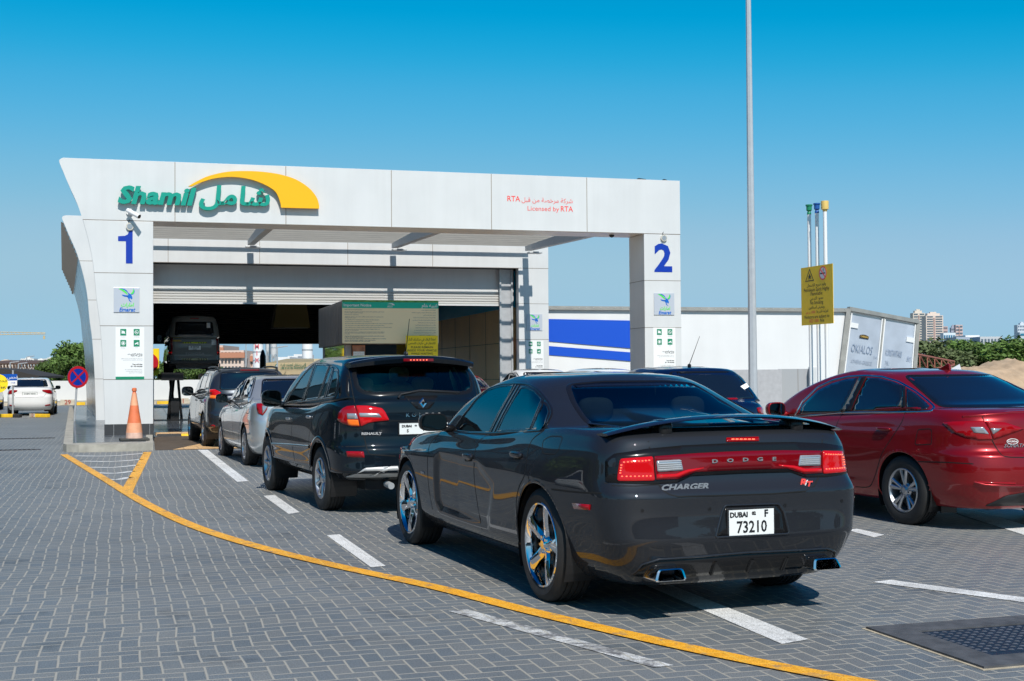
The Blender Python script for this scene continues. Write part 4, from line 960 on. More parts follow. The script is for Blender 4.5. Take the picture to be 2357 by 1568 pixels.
# ---- the dark grey sedan in front
def car_hero():
    pm = paint('paint_graphite', (.021, .023, .028), .30, .50)
    p = dict(yr=-2.575, yf=2.50, w=.952, zb=.21, ledge=.79, zr=1.085, zm=.985, zf=.80, gr=-1.72, ws=1.12, gw=.835, rr=-.95, rf=.24, rw=.62, zt=1.487, zg=1.105, zc=1.0,
             n=3.3, Lr=.60, inset=.085, bow=.035, deckcrease=False, rrz=.0)
    def mod(R):
        R[2]['z'] = [(0, .31)]; R[2]['yr'] = -2.525; R[2]['w'] = .915; R[1]['w'] = .83; R[3]['z'] = [(-2.6, .485), (-1.9, .47), (0, .46)]; R[3]['yr'] = -2.572
        R[4].update(yr=-2.562, z=[(-2.6, .63), (0, .64)]); R[5].update(yr=-2.566, z=[(-2.6, .742), (-1.8, .745), (0, .74)]); R[6].update(yr=-2.50, z=[(-2.6, .828), (-1.8, .83), (0, .82)]); R[3]['yr'] = -2.582; R[3]['crease'] = True; R[2]['yr'] = -2.505
        for r in R[1:9]: r['n'] = 5.2; r['Lr'] = .50; r['tr'] = .035
        R[5]['crease'] = True
        for r in R[9:10]: r['n'] = 5.5; r['Lr'] = .48
        R[3]['tr'] = .06; R[2]['tr'] = .10; R[1]['tr'] = .14; R[9]['tr'] = .03
        R[8]['z'] = [(-2.6, 1.062), (-2.0, 1.06), (-1.5, 1.055), (-.8, .99), (0, .945), (.8, .93), (1.3, .90), (2.1, .80), (2.5, .70)]
        R[9]['z'] = [(-2.6, 1.085), (-2.0, 1.09), (-1.5, 1.085), (-.8, 1.03), (0, .985), (.8, .975), (1.3, .94), (2.1, .84), (2.5, .76)]
        R[9]['w'] = .885; R[9]['crown'] = .025
        R[10]['z'] = [(-1.72, 1.11), (-1.45, 1.11), (-1.0, 1.055), (-.4, 1.025), (.3, 1.01), (1.12, 1.0)]
    p['mod'] = mod
    poly = [(.70, .80), (.60, .86), (-.35, .845), (-.75, .70), (-.55, .33), (.60, .36), (.70, .44)]
    def disp(Y, Z):
        d = np.exp(-((Y+1.55)/.55)**2-((Z-.78)/.20)**2)*.022+np.exp(-((Y-1.5)/.5)**2-((Z-.70)/.2)**2)*.012
        ins = np.zeros(Y.shape); fl = sdist(Y, Z, poly); 
        inside = np.array([pip(a, b, poly) for a, b in zip(Y.ravel(), Z.ravel())]).reshape(Y.shape)
        q = np.clip(np.where(inside, fl, 0)/.07, 0, 1); q = q*q*(3-2*q); fade = np.clip((Y+.95)/1.1, 0, 1)
        return d-.026*q*fade
    c = Car('sedan', 'dark grey sedan with a rear wing and chrome five-spoke wheels, nearest to the camera', 'car', .494, 10.085, .365, pm, std_rings(p), SUBS,
            [(-1.526, .362, .405), (1.526, .362, .40)], group='vehicles queuing at the station', na=40, ns=170, disp=disp)
    c.zb = .21; c.halfw = .95
    # greenhouse: outline, panes
    V1 = ('px', z1); V7 = ('px', z7)
    fw = [(412, 441), (470, 358), (560, 245), (630, 185), (700, 160), (790, 150), (745, 240), (690, 335), (633, 452), (520, 452)]
    rw = [(686, 441), (730, 345), (790, 240), (832, 172), (870, 168), (920, 190), (965, 238), (925, 330), (885, 432)]
    qw = [(899, 430), (935, 335), (972, 254), (1000, 285), (1008, 320), (985, 385), (960, 428)]
    for pl in (fw, rw, qw): c.patch('side_window', pl, V1, g_tint, off=.001, thick=0, cut=.004, h=.05); c.stroke('window_seal', pl, V1, .028, m_trim, h=.003, closed=True)
    c.stroke('window_frame', smooth_line(rnd([(405, 447), (470, 352), (560, 238), (630, 178), (710, 151), (800, 146), (880, 152), (940, 188), (1000, 262), (1020, 300), (1020, 340), (975, 436), (640, 456), (430, 452)], 25), 1, True), V1, .022, m_trim, h=.006, closed=True)
    c.stroke('window_pillar', [(640, 455), (697, 340), (752, 240), (806, 150)], V1, .045, m_trim, h=.004)
    c.stroke('window_pillar', [(663, 455), (718, 340), (773, 240), (822, 158)], V1, .035, m_trim, h=.004)
    c.stroke('window_pillar', [(892, 434), (930, 335), (970, 243)], V1, .022, m_trim, h=.003)
    rg = rnd([(-.62, 1.132), (.62, 1.132), (.585, 1.25), (.50, 1.395), (.25, 1.415), (-.25, 1.415), (-.50, 1.395), (-.585, 1.25)], .05)
    c.patch('rear_window', rg, 'B', g_tint, off=.002, thick=.002, cut=.004, h=.05, mirror=False)
    c.stroke('rear_window_seal', rg, 'B', .040, m_trim, h=.003, mirror=False, closed=True)
    c.patch('windscreen', rnd([(-.66, .98), (.66, .98), (.52, 1.37), (-.52, 1.37)], .08), 'F', g_tint, off=.003, mirror=False, h=.07, thick=.002, cut=.02)
    # lamps
    sym = lambda h: h+[(-x, z) for x, z in h[::-1] if x]
    c.patch('lamp_surround', rnd(sym([(0, 1.042), (-.40, 1.036), (-.62, 1.022), (-.80, .995), (-.842, .955), (-.850, .825), (-.60, .814), (-.44, .818), (-.35, .852), (0, .856)]), .012), 'B', m_trim, off=.003, h=.045, mirror=False, thick=.004)
    c.patch('tail_light', rnd([(-.774, .966), (-.59, .977), (-.585, .834), (-.797, .835)], .014), 'B', m_lens_lit, off=.012, h=.03, thick=.012)
    bar = c.patch('light_bar', rnd(sym([(0, .992), (-.3, .988), (-.582, .977), (-.577, .838), (-.44, .838), (-.385, .855), (-.32, .876), (0, .878)]), .008), 'B', m_lens_dark, off=.010, h=.035, thick=.012, mirror=False)
    c.patch('brake_glow', [(-.572, .870), (-.45, .870), (-.37, .893), (-.26, .903), (-.26, .896), (-.36, .876), (-.43, .850), (-.572, .846)], 'B', m_lens_lit, off=.012, h=.04, thick=.001, parent=bar)
    rv = c.patch('reversing_light', rnd([(-.570, .952), (-.415, .955), (-.40, .890), (-.566, .886)], .01), 'B', m_clear, off=.014, h=.03, thick=.004, parent=bar)
    for k in range(5): c.stroke('lens_rib', [(-.560, .897+k*.012), (-.412, .899+k*.012)], 'B', .004, m_galv, h=.002, lift=.0145, parent=bar)
    for l in ([(-.760, .945), (-.61, .955)], [(-.775, .862), (-.605, .862)], [(-.770, .930), (-.778, .880)]):
        for t in np.linspace(.03, .97, 8 if l[0][1] != .930 else 4):
            for sg in (1, -1):
                q, nn = c.hit('B', (sg*(l[0][0]+(l[1][0]-l[0][0])*t), l[0][1]+(l[1][1]-l[0][1])*t)); vs, fs = superblob(q+nn*.013, (.0065, .004, .0035), 2.5, nu=8, nv=5); MB().add(vs, fs).build('led', m_led, bar, smooth=True)
    hb = c.patch('high_brake_light', rnd([(1131, 537), (1323, 531), (1326, 556), (1133, 561)], 6), V7, m_lens, off=.006, h=.03, thick=.006, mirror=False)
    for a in range(6):
        q, nn = c.hit(V7, (1170+a*24, 547)); vs, fs = superblob(q+nn*.008, (.012, .003, .004), 2.5, nu=8, nv=5); MB().add(vs, fs).build('led', m_led, hb, smooth=True)
    c.patch('side_marker', [(1153, 886), (1262, 895), (1259, 929), (1166, 921)], V1, m_lens, off=.009, h=.04, thick=.01)
    for pl, wd in (([(676, 556), (690, 640), (708, 790), (738, 812), (770, 850), (800, 870), (850, 882), (1100, 876), (1400, 866), (1600, 850), (1650, 820), (1670, 782), (1688, 745), (1693, 620), (1700, 522)], .009),
                   ([(418, 800), (470, 818), (600, 820), (735, 812)], .006)):
        c.stroke('shut_line', pl, V7, wd, m_gap, h=.0006, mirror=False)
    side = [[(330, 452), (290, 490), (262, 540), (252, 640), (262, 800), (300, 1000)], [(636, 458), (575, 500), (548, 560), (540, 700), (560, 880), (598, 1090)],
            [(975, 436), (905, 490), (875, 560), (862, 650), (850, 720), (818, 790), (802, 880), (808, 1000), (823, 1168)], [(300, 1000), (598, 1090), (823, 1168)], [(1020, 800), (1180, 818), (1330, 826)]]
    for pl in side: c.stroke('shut_line', smooth_line(pl, 5), V1, .011, m_gap, h=.0006)
    c.stroke('fuel_flap_line', rnd([(966, 500), (1010, 472), (1092, 474), (1062, 560), (1040, 585), (962, 580)], 22), V1, .008, m_gap, h=.0006, closed=True)
    for pt in ((508, 602), (808, 592)):
        c.patch('handle_recess', rnd([(pt[0]-24, pt[1]-24), (pt[0]+26, pt[1]-20), (pt[0]+22, pt[1]+26), (pt[0]-24, pt[1]+26)], 10), V1, m_gap, off=.0015, thick=.001, h=.05)
        handle(c, V1, (pt[0], pt[1]-6), L=.2, hgt=.042)
    c.arch(0, wdt=.034); c.arch(1, wdt=.034); c.liner(0); c.liner(1)
    # lower valance, diffuser, exhausts
    c.patch('diffuser', rnd([(-.70, .272), (-.665, .345), (-.58, .372), (0, .382), (.58, .372), (.665, .345), (.70, .272), (.45, .258), (-.45, .258)], .02), 'B', m_trim, off=.004, h=.05, thick=.01, mirror=False)
    c.stroke('diffuser_edge', [(-.705, .272), (-.67, .35), (-.58, .378), (0, .388), (.58, .378), (.67, .35), (.705, .272)], 'B', .012, pm, h=.008, mirror=False)
    for a in (1040, 1255, 1460):
        c.stroke('diffuser_fin', [(a+28, 1258-(a-1040)*.06), (a, 1335-(a-1040)*.07)], V7, .022, m_trim, h=.016, mirror=False)
    for sg in (-1, 1):
        mb = MB(); pts = rnd([(-.105, -.033), (.105, -.033), (.088, .036), (-.075, .036)], .02, 4); x0 = sg*.54; n = len(pts)
        vs = []
        for (k, yy) in ((1., -2.585), (.86, -2.59), (.80, -2.57), (.80, -2.40), (1.0, -2.40)):
            vs += [(x0+a*k*(-sg), yy+(b*.25), .29+b*k) for a, b in pts]
        fs = []
        for q in ((0, 1), (1, 2), (2, 3), (0, 4)):
            fs += [[q[0]*n+i, q[0]*n+(i+1) % n, q[1]*n+(i+1) % n, q[1]*n+i] for i in range(n)]
        ex = mb.add(vs, fs).build('exhaust', m_chrome, c.root, smooth=True, auto=40)
        MB().prism([(x0-a*.82*sg, .29+b*.82) for a, b in pts], 'y', -2.45, -2.44).build('exhaust_bore', m_gap, ex)
    # plate recess and plate
    c.patch('plate_recess', rnd([(1072, 1118), (1110, 975), (1128, 938), (1440, 928), (1470, 975), (1500, 1098), (1430, 1108)], 20), V7, m_trim, off=.0015, h=.04, thick=.001, mirror=False, lab='black recess round the number plate')
    c.stroke('recess_edge', rnd([(1070, 1122), (1108, 975), (1126, 934), (1442, 924), (1472, 970), (1504, 1100)], 15), V7, .014, pm, h=.006, mirror=False, closed=True)
    q, _ = c.hit(V7, (1275, 1030))
    plate(c, (q.x, q.y-.012, q.z), .308, .152, [('DUBAI', -.088, .046, .042, 1.0), ('02', .015, .052, .026, 1.), ('F', .10, .047, .060, 1.), ('73210', .0, -.030, .098, .86)])
    for t, pt, sz, kx, m_ in (('CHARGER', (886, 829), .046, 1.5, m_chrome), ('R', (1580, 803), .058, 1.3, m_red), ('T', (1614, 814), .05, 1.3, m_red), ('/', (1597, 808), .05, 1.0, m_white)):
        q, nn = c.hit(V7, pt); xx = nn.cross(Vector((0, 0, -1)))
        text('badge', t, sz, m_, c.root, MW(q+nn*.006, x=Vector((0, 0, 1)).cross(nn), up=(0, 0, 1)), sx=kx, shear=.25, bold=.002, depth=.002)
    for t, a, b in zip('DODGE', (1060, 1150, 1240, 1325, 1408), (674, 669, 665, 662, 660)):
        q, nn = c.hit(V7, (a, b)); text('badge', t, .030, m_chrome, c.root, MW(q+nn*.014, x=Vector((0, 0, 1)).cross(nn)), sx=1.9, bold=.001, depth=.002)
    q, nn = c.hit(V1, (223, 698)); text('badge', 'HEMI', .03, m_chrome, c.root, MW(q+nn*.005, x=Vector((0, 0, 1)).cross(nn)), sx=1.3, depth=.001)
    for a, b in ((-.69, .668), (-.26, .662), (.26, .662), (.69, .668)):
        q, nn = c.hit('B', (a, b)); mb = MB(); mb.tube(q-nn*.002, q+nn*.003, .012, n=16); o = mb.build('parking_sensor', pm, c.root)
        MB().tube(q+nn*.002, q+nn*.0034, .0095, n=16).build('sensor_face', m_trim, o)
    # rear wing: arched blade on two posts
    vs = []; fs = []; ns_ = 40; prof = [(-.11, .0), (-.06, .014), (.02, .016), (.10, .006), (.12, 0), (.10, -.006), (.0, -.010), (-.06, -.008)]
    for i in range(ns_+1):
        t = -1+2*i/ns_; x = t*.825; zc_ = 1.198-.098*abs(t)**2.3; yc = -2.38+.10*abs(t)**2; k = 1-.25*abs(t)**3
        for a, b in prof: vs.append((x, yc+a*k, zc_+b*k-.10*max(0, a)*0))
    n = len(prof)
    for i in range(ns_): fs += [[i*n+j, i*n+(j+1) % n, (i+1)*n+(j+1) % n, (i+1)*n+j] for j in range(n)]
    fs += [list(range(n)), list(range(ns_*n+n-1, ns_*n-1, -1))]
    sp = MB().add(vs, fs).build('rear_wing', mat('wing_black', (.014, .014, .016), .25, .2, coat=1.), c.root, smooth=True, auto=50)
    for sg in (-1, 1):
        v_, f_ = superblob((sg*.46, -2.33, 1.13), (.055, .09, .06), 3); MB().add(v_, f_).build('wing_post', m_trim, sp, smooth=True)
    mirrors(c, .99, .58, 1.088, .115, .10, .072, m_=m_trim)
    cabin(c, m_interior, yf=.95, yb=-1.40, w_=.68, z=.88, ys=-.15, yrear=-1.0)
    for y in (-1.526, 1.526):
        for sg in (-1, 1): wheel(c, .932, y, .368, .275, .245, 'wide5', m_chrome, sgn=sg, turn=(14 if y < 0 else 40))
    MB().box(-.6, .6, -2.3, 2.3, .20, .30).build('underbody', m_black, c.root)
    c.patch('headlight', rnd([(-.88, .62), (-.50, .60), (-.50, .74), (-.86, .76)], .04), 'F', m_clear, off=.004, h=.05)
    c.patch('grille', rnd([(-.42, .40), (.42, .40), (.42, .72), (-.42, .72)], .05), 'F', m_trim, off=.004, mirror=False, h=.06)
    c.finish()
    return c
# ---- generic fittings for the other vehicles (side view and tail view polygons in car coordinates)
def sedan_glass(c, p, m_, frame=None, qtr=True):
    zm, zt, gr, rr, rf, ws = p['zm'], p['zt'], p['gr'], p['rr'], p['rf'], p['ws']
    b0 = zm+.055; top = zt-.115
    fr = [(ws-.30, b0), (-.06, b0+.01), (-.02, top), (rf-.10, top-.03), (rf+.15, top-.13)]
    re_ = [(-.16, b0+.01), (-.12, top), (rr+.32, top-.02), (rr+.06, top-.11), (gr+.62, b0+.03), (gr+.66, b0+.02)]
    c.patch('side_window', rnd(fr, .03), 'L', m_, off=.004, h=.05, thick=.003); c.patch('side_window', rnd(re_, .03), 'L', m_, off=.004, h=.05, thick=.003)
    c.stroke('window_frame', rnd([(ws-.22, b0-.02), (gr+.52, b0-.005), (rr+.02, top-.07), (rr+.28, top+.012), (rf-.12, top-.0), (rf+.18, top-.11)], .05), 'L', .022, frame or m_trim, h=.004, closed=True)
def rear_glass(c, m_, zb, zt, wb, wt, cut=0.):
    rg = rnd([(-wb, zb), (wb, zb), ((wb+wt)/2, (zb+zt)/2), (wt, zt), (-wt, zt), (-(wb+wt)/2, (zb+zt)/2)], .06)
    c.patch('rear_window', rg, 'B', m_, off=.002, thick=.002, h=.05, mirror=False, cut=cut); c.stroke('rear_window_seal', rg, 'B', .022, m_trim, h=.003, mirror=False, closed=True)
def front_end(c, zf, w_=.86):
    c.patch('headlight', rnd([(-w_, zf-.16), (-w_+.38, zf-.20), (-w_+.36, zf-.06), (-w_+.04, zf-.02)], .04), 'F', m_clear, off=.004, h=.06)
    c.patch('grille', rnd([(-.42, .36), (.42, .36), (.44, zf-.09), (-.44, zf-.09)], .05), 'F', m_trim, off=.004, mirror=False, h=.07)
def windscreen(c, zb, zt, wb, wt, m_): c.patch('windscreen', rnd([(-wb, zb), (wb, zb), (wt, zt), (-wt, zt)], .07), 'F', m_, off=.002, thick=.002, h=.07, mirror=False)
def fourwheels(c, wb, R, rim, wid, style, hw, m_=None, spokes=5, turn=(10, 33)):
    for k, y in enumerate((-wb/2, wb/2)):
        for sg in (-1, 1): wheel(c, hw, y, R, rim, wid, style, m_, sgn=sg, turn=turn[k], spokes=spokes)

def car_suv():
    """dark blue-black tall estate behind the nearest sedan"""
    pm = paint('paint_midnight', (.005, .009, .014), 0., .28)
    p = dict(yr=-2.255, yf=2.25, w=.925, zb=.36, ledge=.69, zr=1.215, zm=1.10, zf=.98, gr=-2.10, ws=1.10, gw=.865, rr=-1.84, rf=.20, rw=.66, zt=1.705, zg=1.25, zc=1.08,
             n=3.6, Lr=.62, inset=.06, bow=.05, gLr=.5, rrz=-.01, roofc=-.2, bulge=.0)
    c = Car('suv', 'dark blue-black estate with silver lower bumper, directly ahead of the nearest dark grey sedan', 'car', -1.801, 15.606, .40, pm, std_rings(p), SUBS,
            [(-1.345, .36, .405), (1.345, .36, .40)], group='vehicles queuing at the station', na=38, ns=130,
            disp=lambda Y, Z: np.exp(-((Y+1.345)/.5)**2-((Z-.75)/.2)**2)*.022+np.exp(-((Y-1.345)/.5)**2-((Z-.75)/.2)**2)*.018)
    c.zb = .36; c.halfw = .92; V = ('px', z2)
    for pl in ([(390, 517), (440, 428), (510, 320), (575, 240), (618, 207), (590, 300), (523, 498)], [(548, 493), (590, 360), (645, 197), (700, 195), (745, 207), (700, 340), (658, 477)],
               [(670, 474), (718, 335), (757, 215), (776, 226), (745, 330), (708, 468)], [(738, 456), (765, 350), (790, 243), (815, 252), (822, 300), (812, 400), (795, 440)]):
        c.patch('side_window', pl, V, g_clear, off=.001, thick=0, cut=.004, h=.06); c.stroke('window_seal', pl, V, .03, m_trim, h=.003, closed=True)
    c.stroke('window_frame', smooth_line(rnd([(372, 528), (440, 412), (515, 305), (580, 225), (628, 186), (700, 180), (790, 205), (828, 240), (826, 400), (800, 470), (700, 482), (523, 507)], 18), 1), V, .02, m_trim, h=.005, closed=True)
    c.stroke('window_pillar', [(535, 500), (585, 340), (632, 190)], V, .05, m_trim, h=.004); c.stroke('window_pillar', [(664, 478), (712, 330), (752, 205)], V, .022, m_trim, h=.004)
    c.stroke('window_pillar', [(722, 468), (752, 350), (784, 225)], V, .05, m_trim, h=.004)
    rg = rnd([(-.66, 1.50), (-.655, 1.34), (-.60, 1.285), (-.5, 1.27), (.5, 1.27), (.60, 1.285), (.655, 1.34), (.66, 1.50), (.60, 1.585), (-.60, 1.585)], .04)
    c.patch('rear_window', rg, 'B', g_clear, off=.002, thick=.001, cut=.004, h=.05, mirror=False)
    c.stroke('rear_window_seal', rg, 'B', .05, m_trim, h=.002, mirror=False, closed=True)
    c.patch('rear_quarter_trim', [(830, 245), (905, 215), (918, 300), (918, 468), (835, 472), (828, 420)], V, m_trim, off=.0015, h=.06, thick=.001)
    windscreen(c, 1.10, 1.58, .72, .60, g_clear)
    for pl, m_, off in (([(976, 541), (1080, 543), (1190, 562), (1216, 590), (1252, 662), (1150, 672), (1080, 684), (1018, 715)], m_lens_lit, .012), ([(822, 652), (835, 600), (862, 568), (900, 548), (966, 541), (990, 610), (1008, 717), (940, 714), (870, 692), (835, 672)], m_lens, .012)):
        t = c.patch('tail_light', rnd(pl, 10), V, m_, off=off, h=.03, thick=.012)
        if m_ is m_lens_lit: c.patch('reversing_light', rnd([(1000, 603), (1165, 606), (1190, 640), (1010, 636)], 8), V, m_clear, off=.014, h=.03, thick=.003, parent=t)
        else:
            c.patch('reversing_light', rnd([(902, 607), (980, 607), (992, 652), (908, 652)], 6), V, m_clear, off=.014, h=.03, thick=.003, parent=t)
            c.patch('turn_signal', rnd([(905, 658), (995, 660), (1003, 710), (940, 708), (912, 700)], 6), V, m_amber, off=.014, h=.03, thick=.003, parent=t)
    c.patch('bumper_reflector', rnd([(892, 924), (1040, 927), (1046, 978), (900, 972)], 8), V, m_lens, off=.006, h=.04, thick=.008)
    c.patch('skid_plate', rnd([(-.40, .515), (.40, .515), (.60, .40), (-.60, .40)], .03), 'B', mat('silver_plastic', (.55, .55, .54), .45, .3), off=.012, h=.05, thick=.02, mirror=False)
    c.patch('skid_ends', rnd([(-.64, .505), (-.40, .515), (-.50, .40), (-.78, .40)], .02), 'B', MATS['silver_plastic'], off=.012, h=.05, thick=.02)
    for pl in ([(908, 215), (940, 400), (962, 510), (1005, 690), (1032, 760), (1058, 870), (1078, 930), (1110, 952), (1310, 965)], ):
        c.stroke('shut_line', smooth_line(pl, 3), V, .010, m_gap, h=.0006)
    c.stroke('shut_line', [(-.80, .955), (-.4, .985), (.4, .985), (.80, .955)], 'B', .008, m_gap, h=.0006, mirror=False)
    for pl in ([(525, 505), (490, 560), (446, 590), (435, 700), (436, 850), (460, 1000), (490, 1082)], [(705, 485), (665, 530), (630, 600), (600, 700), (578, 820), (580, 960), (588, 1095)], [(340, 535), (285, 580), (268, 620), (262, 850), (290, 950), (340, 1055)], [(340, 1055), (490, 1082), (588, 1098)], [(725, 880), (900, 885), (1050, 882)]):
        c.stroke('shut_line', smooth_line(pl, 4), V, .011, m_gap, h=.0006)
    c.stroke('door_moulding', [(268, 862), (435, 872), (580, 885)], V, .035, pm, h=.012)
    for a in ((412, 650), (583, 635)): handle(c, V, a, L=.17, hgt=.035, m_=m_alloy)
    c.arch(0, wdt=.06, h=.012, m_=m_trim if False else pm); c.arch(1, wdt=.06, h=.012); c.liner(0); c.liner(1)
    # roof spoiler with its brake light
    vs = []; fs = []; N = 30; prof = [(.32, -.02), (.12, .022), (.0, .016), (-.02, -.01), (.0, -.055), (.06, -.06), (.30, -.05)]
    for i in range(N+1):
        t = -1+2*i/N; x = t*.70
        for a, b in prof: vs.append((x, -2.02+.16*abs(t)**2.6+a, 1.655-.065*abs(t)**2.2+b*(1-.25*abs(t)**4)))
    n = len(prof)
    for i in range(N): fs += [[i*n+j, i*n+(j+1) % n, (i+1)*n+(j+1) % n, (i+1)*n+j] for j in range(n)]
    fs += [list(range(n)), list(range(N*n+n-1, N*n-1, -1))]
    sp = MB().add(vs, fs).build('roof_spoiler', pm, c.root, smooth=True, auto=60)
    hb = MB().box(-.17, .17, -2.050, -2.03, 1.612, 1.642).build('high_brake_light', m_lens_dark, sp, bevel=.004)
    for i in range(6):
        v_, f_ = superblob((-.09+i*.036, -2.052, 1.627), (.009, .003, .006), 2.4, nu=8, nv=5); MB().add(v_, f_).build('led', m_led, hb, smooth=True)
    # wiper, emblem, lettering, plate
    c.stroke('rear_wiper', [(-.26, 1.215), (-.22, 1.26), (.0, 1.295), (.45, 1.27)], 'B', .028, m_black, h=.02, mirror=False)
    q, nn = c.hit('B', (0., 1.165)); o_ = [(0, .062), (.050, 0), (0, -.062), (-.050, 0)]; i_ = [(0, .026), (.018, 0), (0, -.026), (-.018, 0)]
    Mx = MW(q+nn*.006, x=Vector((0, 0, 1)).cross(nn)); vs = [Mx @ Vector((a, b, 0)) for a, b in o_]+[Mx @ Vector((a*.75, b*.75, .014)) for a, b in o_]+[Mx @ Vector((a, b, .008)) for a, b in i_]
    fs = [[i, (i+1) % 4, (i+1) % 4+4, i+4] for i in range(4)]+[[i+4, (i+1) % 4+4, (i+1) % 4+8, i+8] for i in range(4)]
    MB().add(vs, fs).build('emblem', m_chrome, c.root)
    c.patch('emblem_backing', rnd([(-.20, 1.245), (.20, 1.245), (.07, 1.10), (-.07, 1.10)], .03), 'B', m_trim, off=.002, thick=.001, mirror=False)
    for k, ch in enumerate('KOLEOS'):
        q, nn = c.hit('B', (-.175+k*.07, 1.042)); text('badge', ch, .055, m_chrome, c.root, MW(q+nn*.004, x=Vector((0, 0, 1)).cross(nn)), sx=1.2, bold=.0012, depth=.002)
    q, nn = c.hit('B', (-.56, .855)); text('badge', 'RENAULT', .036, m_chrome, c.root, MW(q+nn*.006, x=Vector((0, 0, 1)).cross(nn)), sx=1.35, bold=.0015, depth=.002)
    q, nn = c.hit('B', (0., .90)); plate(c, (q.x, q.y-.012, q.z), .54, .115, [('DUBAI', -.19, .026, .034, 1.1), ('S', -.18, -.024, .044, 1.), ('04', -.09, .030, .022, 1.), ('73', .02, 0, .085, .8)])
    q, nn = c.hit('T', (.02, -1.55)); mb = MB(); v_, f_ = superblob(q+Vector((0, 0, .012)), (.02, .045, .03), 2.5); mb.add(v_, f_); mb.tube(q+Vector((0, 0, .03)), q+Vector((.01, -.10, .40)), .0055, .003, n=6); mb.build('aerial', m_black, c.root)
    MB().tube((-.38, -2.10, .32), (-.38, -2.26, .31), .035, n=14).build('exhaust', m_galv, c.root)
    mirrors(c, 1.00, .66, 1.19, .125, .11, .105, m_=pm)
    cabin(c, m_beige_int, yf=1.0, yb=-1.55, w_=.70, z=1.02, ys=-.10, yrear=-.95)
    fourwheels(c, 2.69, .352, .225, .225, 'thin', .912, m_alloy, spokes=9)
    MB().box(-.6, .6, -2.05, 2.0, .26, .40).build('underbody', m_black, c.root)
    front_end(c, .92); c.finish(); return c

def car_silver():
    pm = paint('paint_silver', (.55, .57, .57), .7, .34)
    p = dict(yr=-2.47, yf=2.36, w=.91, zb=.22, ledge=.76, zr=1.055, zm=.95, zf=.82, gr=-1.66, ws=1.15, gw=.835, rr=-1.02, rf=.20, rw=.63, zt=1.50, zg=1.07, zc=.99, n=3.8, Lr=.55, inset=.05, bow=.04)
    c = Car('sedan', 'silver sedan queuing between the dark tall estate and the grey one with roof rails', 'car', -4.087, 22.713, .36, pm, std_rings(p), SUBL, [(-1.39, .34, .37), (1.39, .34, .37)], group='vehicles queuing at the station', na=26, ns=100)
    c.zb = .22; c.halfw = .90; V = ('px', z3)
    for pl in ([(708, 722), (770, 600), (850, 490), (940, 434), (905, 520), (826, 712)], [(838, 710), (915, 520), (965, 434), (1008, 432), (1020, 470), (1000, 540), (930, 698)]):
        c.patch('side_window', pl, V, m_dglass, off=.005, h=.05, thick=.004)
    c.stroke('window_frame', [(695, 735), (760, 600), (845, 480), (930, 425), (1010, 420), (1030, 460), (1000, 580), (965, 700), (830, 720)], V, .02, m_trim, h=.003, closed=True)
    rear_glass(c, m_dglass, 1.09, 1.415, .64, .52); windscreen(c, 1.0, 1.40, .68, .55, m_dglass)
    t = c.patch('tail_light', rnd([(1042, 784), (1090, 778), (1190, 792), (1170, 860), (1120, 930), (1065, 908), (1048, 860)], 8), V, m_lens, off=.010, h=.04, thick=.01)
    c.patch('reversing_light', rnd([(1112, 808), (1185, 810), (1150, 870), (1118, 905)], 6), V, m_clear, off=.012, h=.04, thick=.003, parent=t)
    for pl in ([(828, 720), (770, 790), (735, 870), (735, 1000), (745, 1150), (760, 1270)], [(1000, 705), (960, 760), (900, 830), (868, 900), (840, 1000), (822, 1080), (815, 1300)], [(700, 745), (640, 830), (625, 950), (630, 1100), (650, 1220)], [(650, 1225), (760, 1278), (815, 1302)], [(890, 1040), (1020, 1035)]):
        c.stroke('shut_line', smooth_line(pl, 3), V, .010, m_gap, h=.0006)
    c.stroke('fuel_flap_line', rnd([(910, 900), (925, 765), (968, 765), (965, 840), (945, 905)], 15), V, .011, m_gap, h=.0006, closed=True)
    for a in ((728, 820), (862, 815)): handle(c, V, a, L=.18, hgt=.03)
    q, nn = c.hit('B', (0, .82)); plate(c, (q.x, q.y-.01, q.z), .52, .11, [('DUBAI 41782', 0, 0, .07, 1)])
    c.arch(0, wdt=.03); c.arch(1, wdt=.03); c.liner(0); c.liner(1); mirrors(c, .98, .58, 1.075, .105, .09, .08, m_=m_trim); 
    fourwheels(c, 2.78, .325, .215, .215, 'cover', .895, m_alloy, spokes=7); front_end(c, .84)
    MB().box(-.6, .6, -2.2, 2.1, .20, .30).build('underbody', m_black, c.root); c.finish()

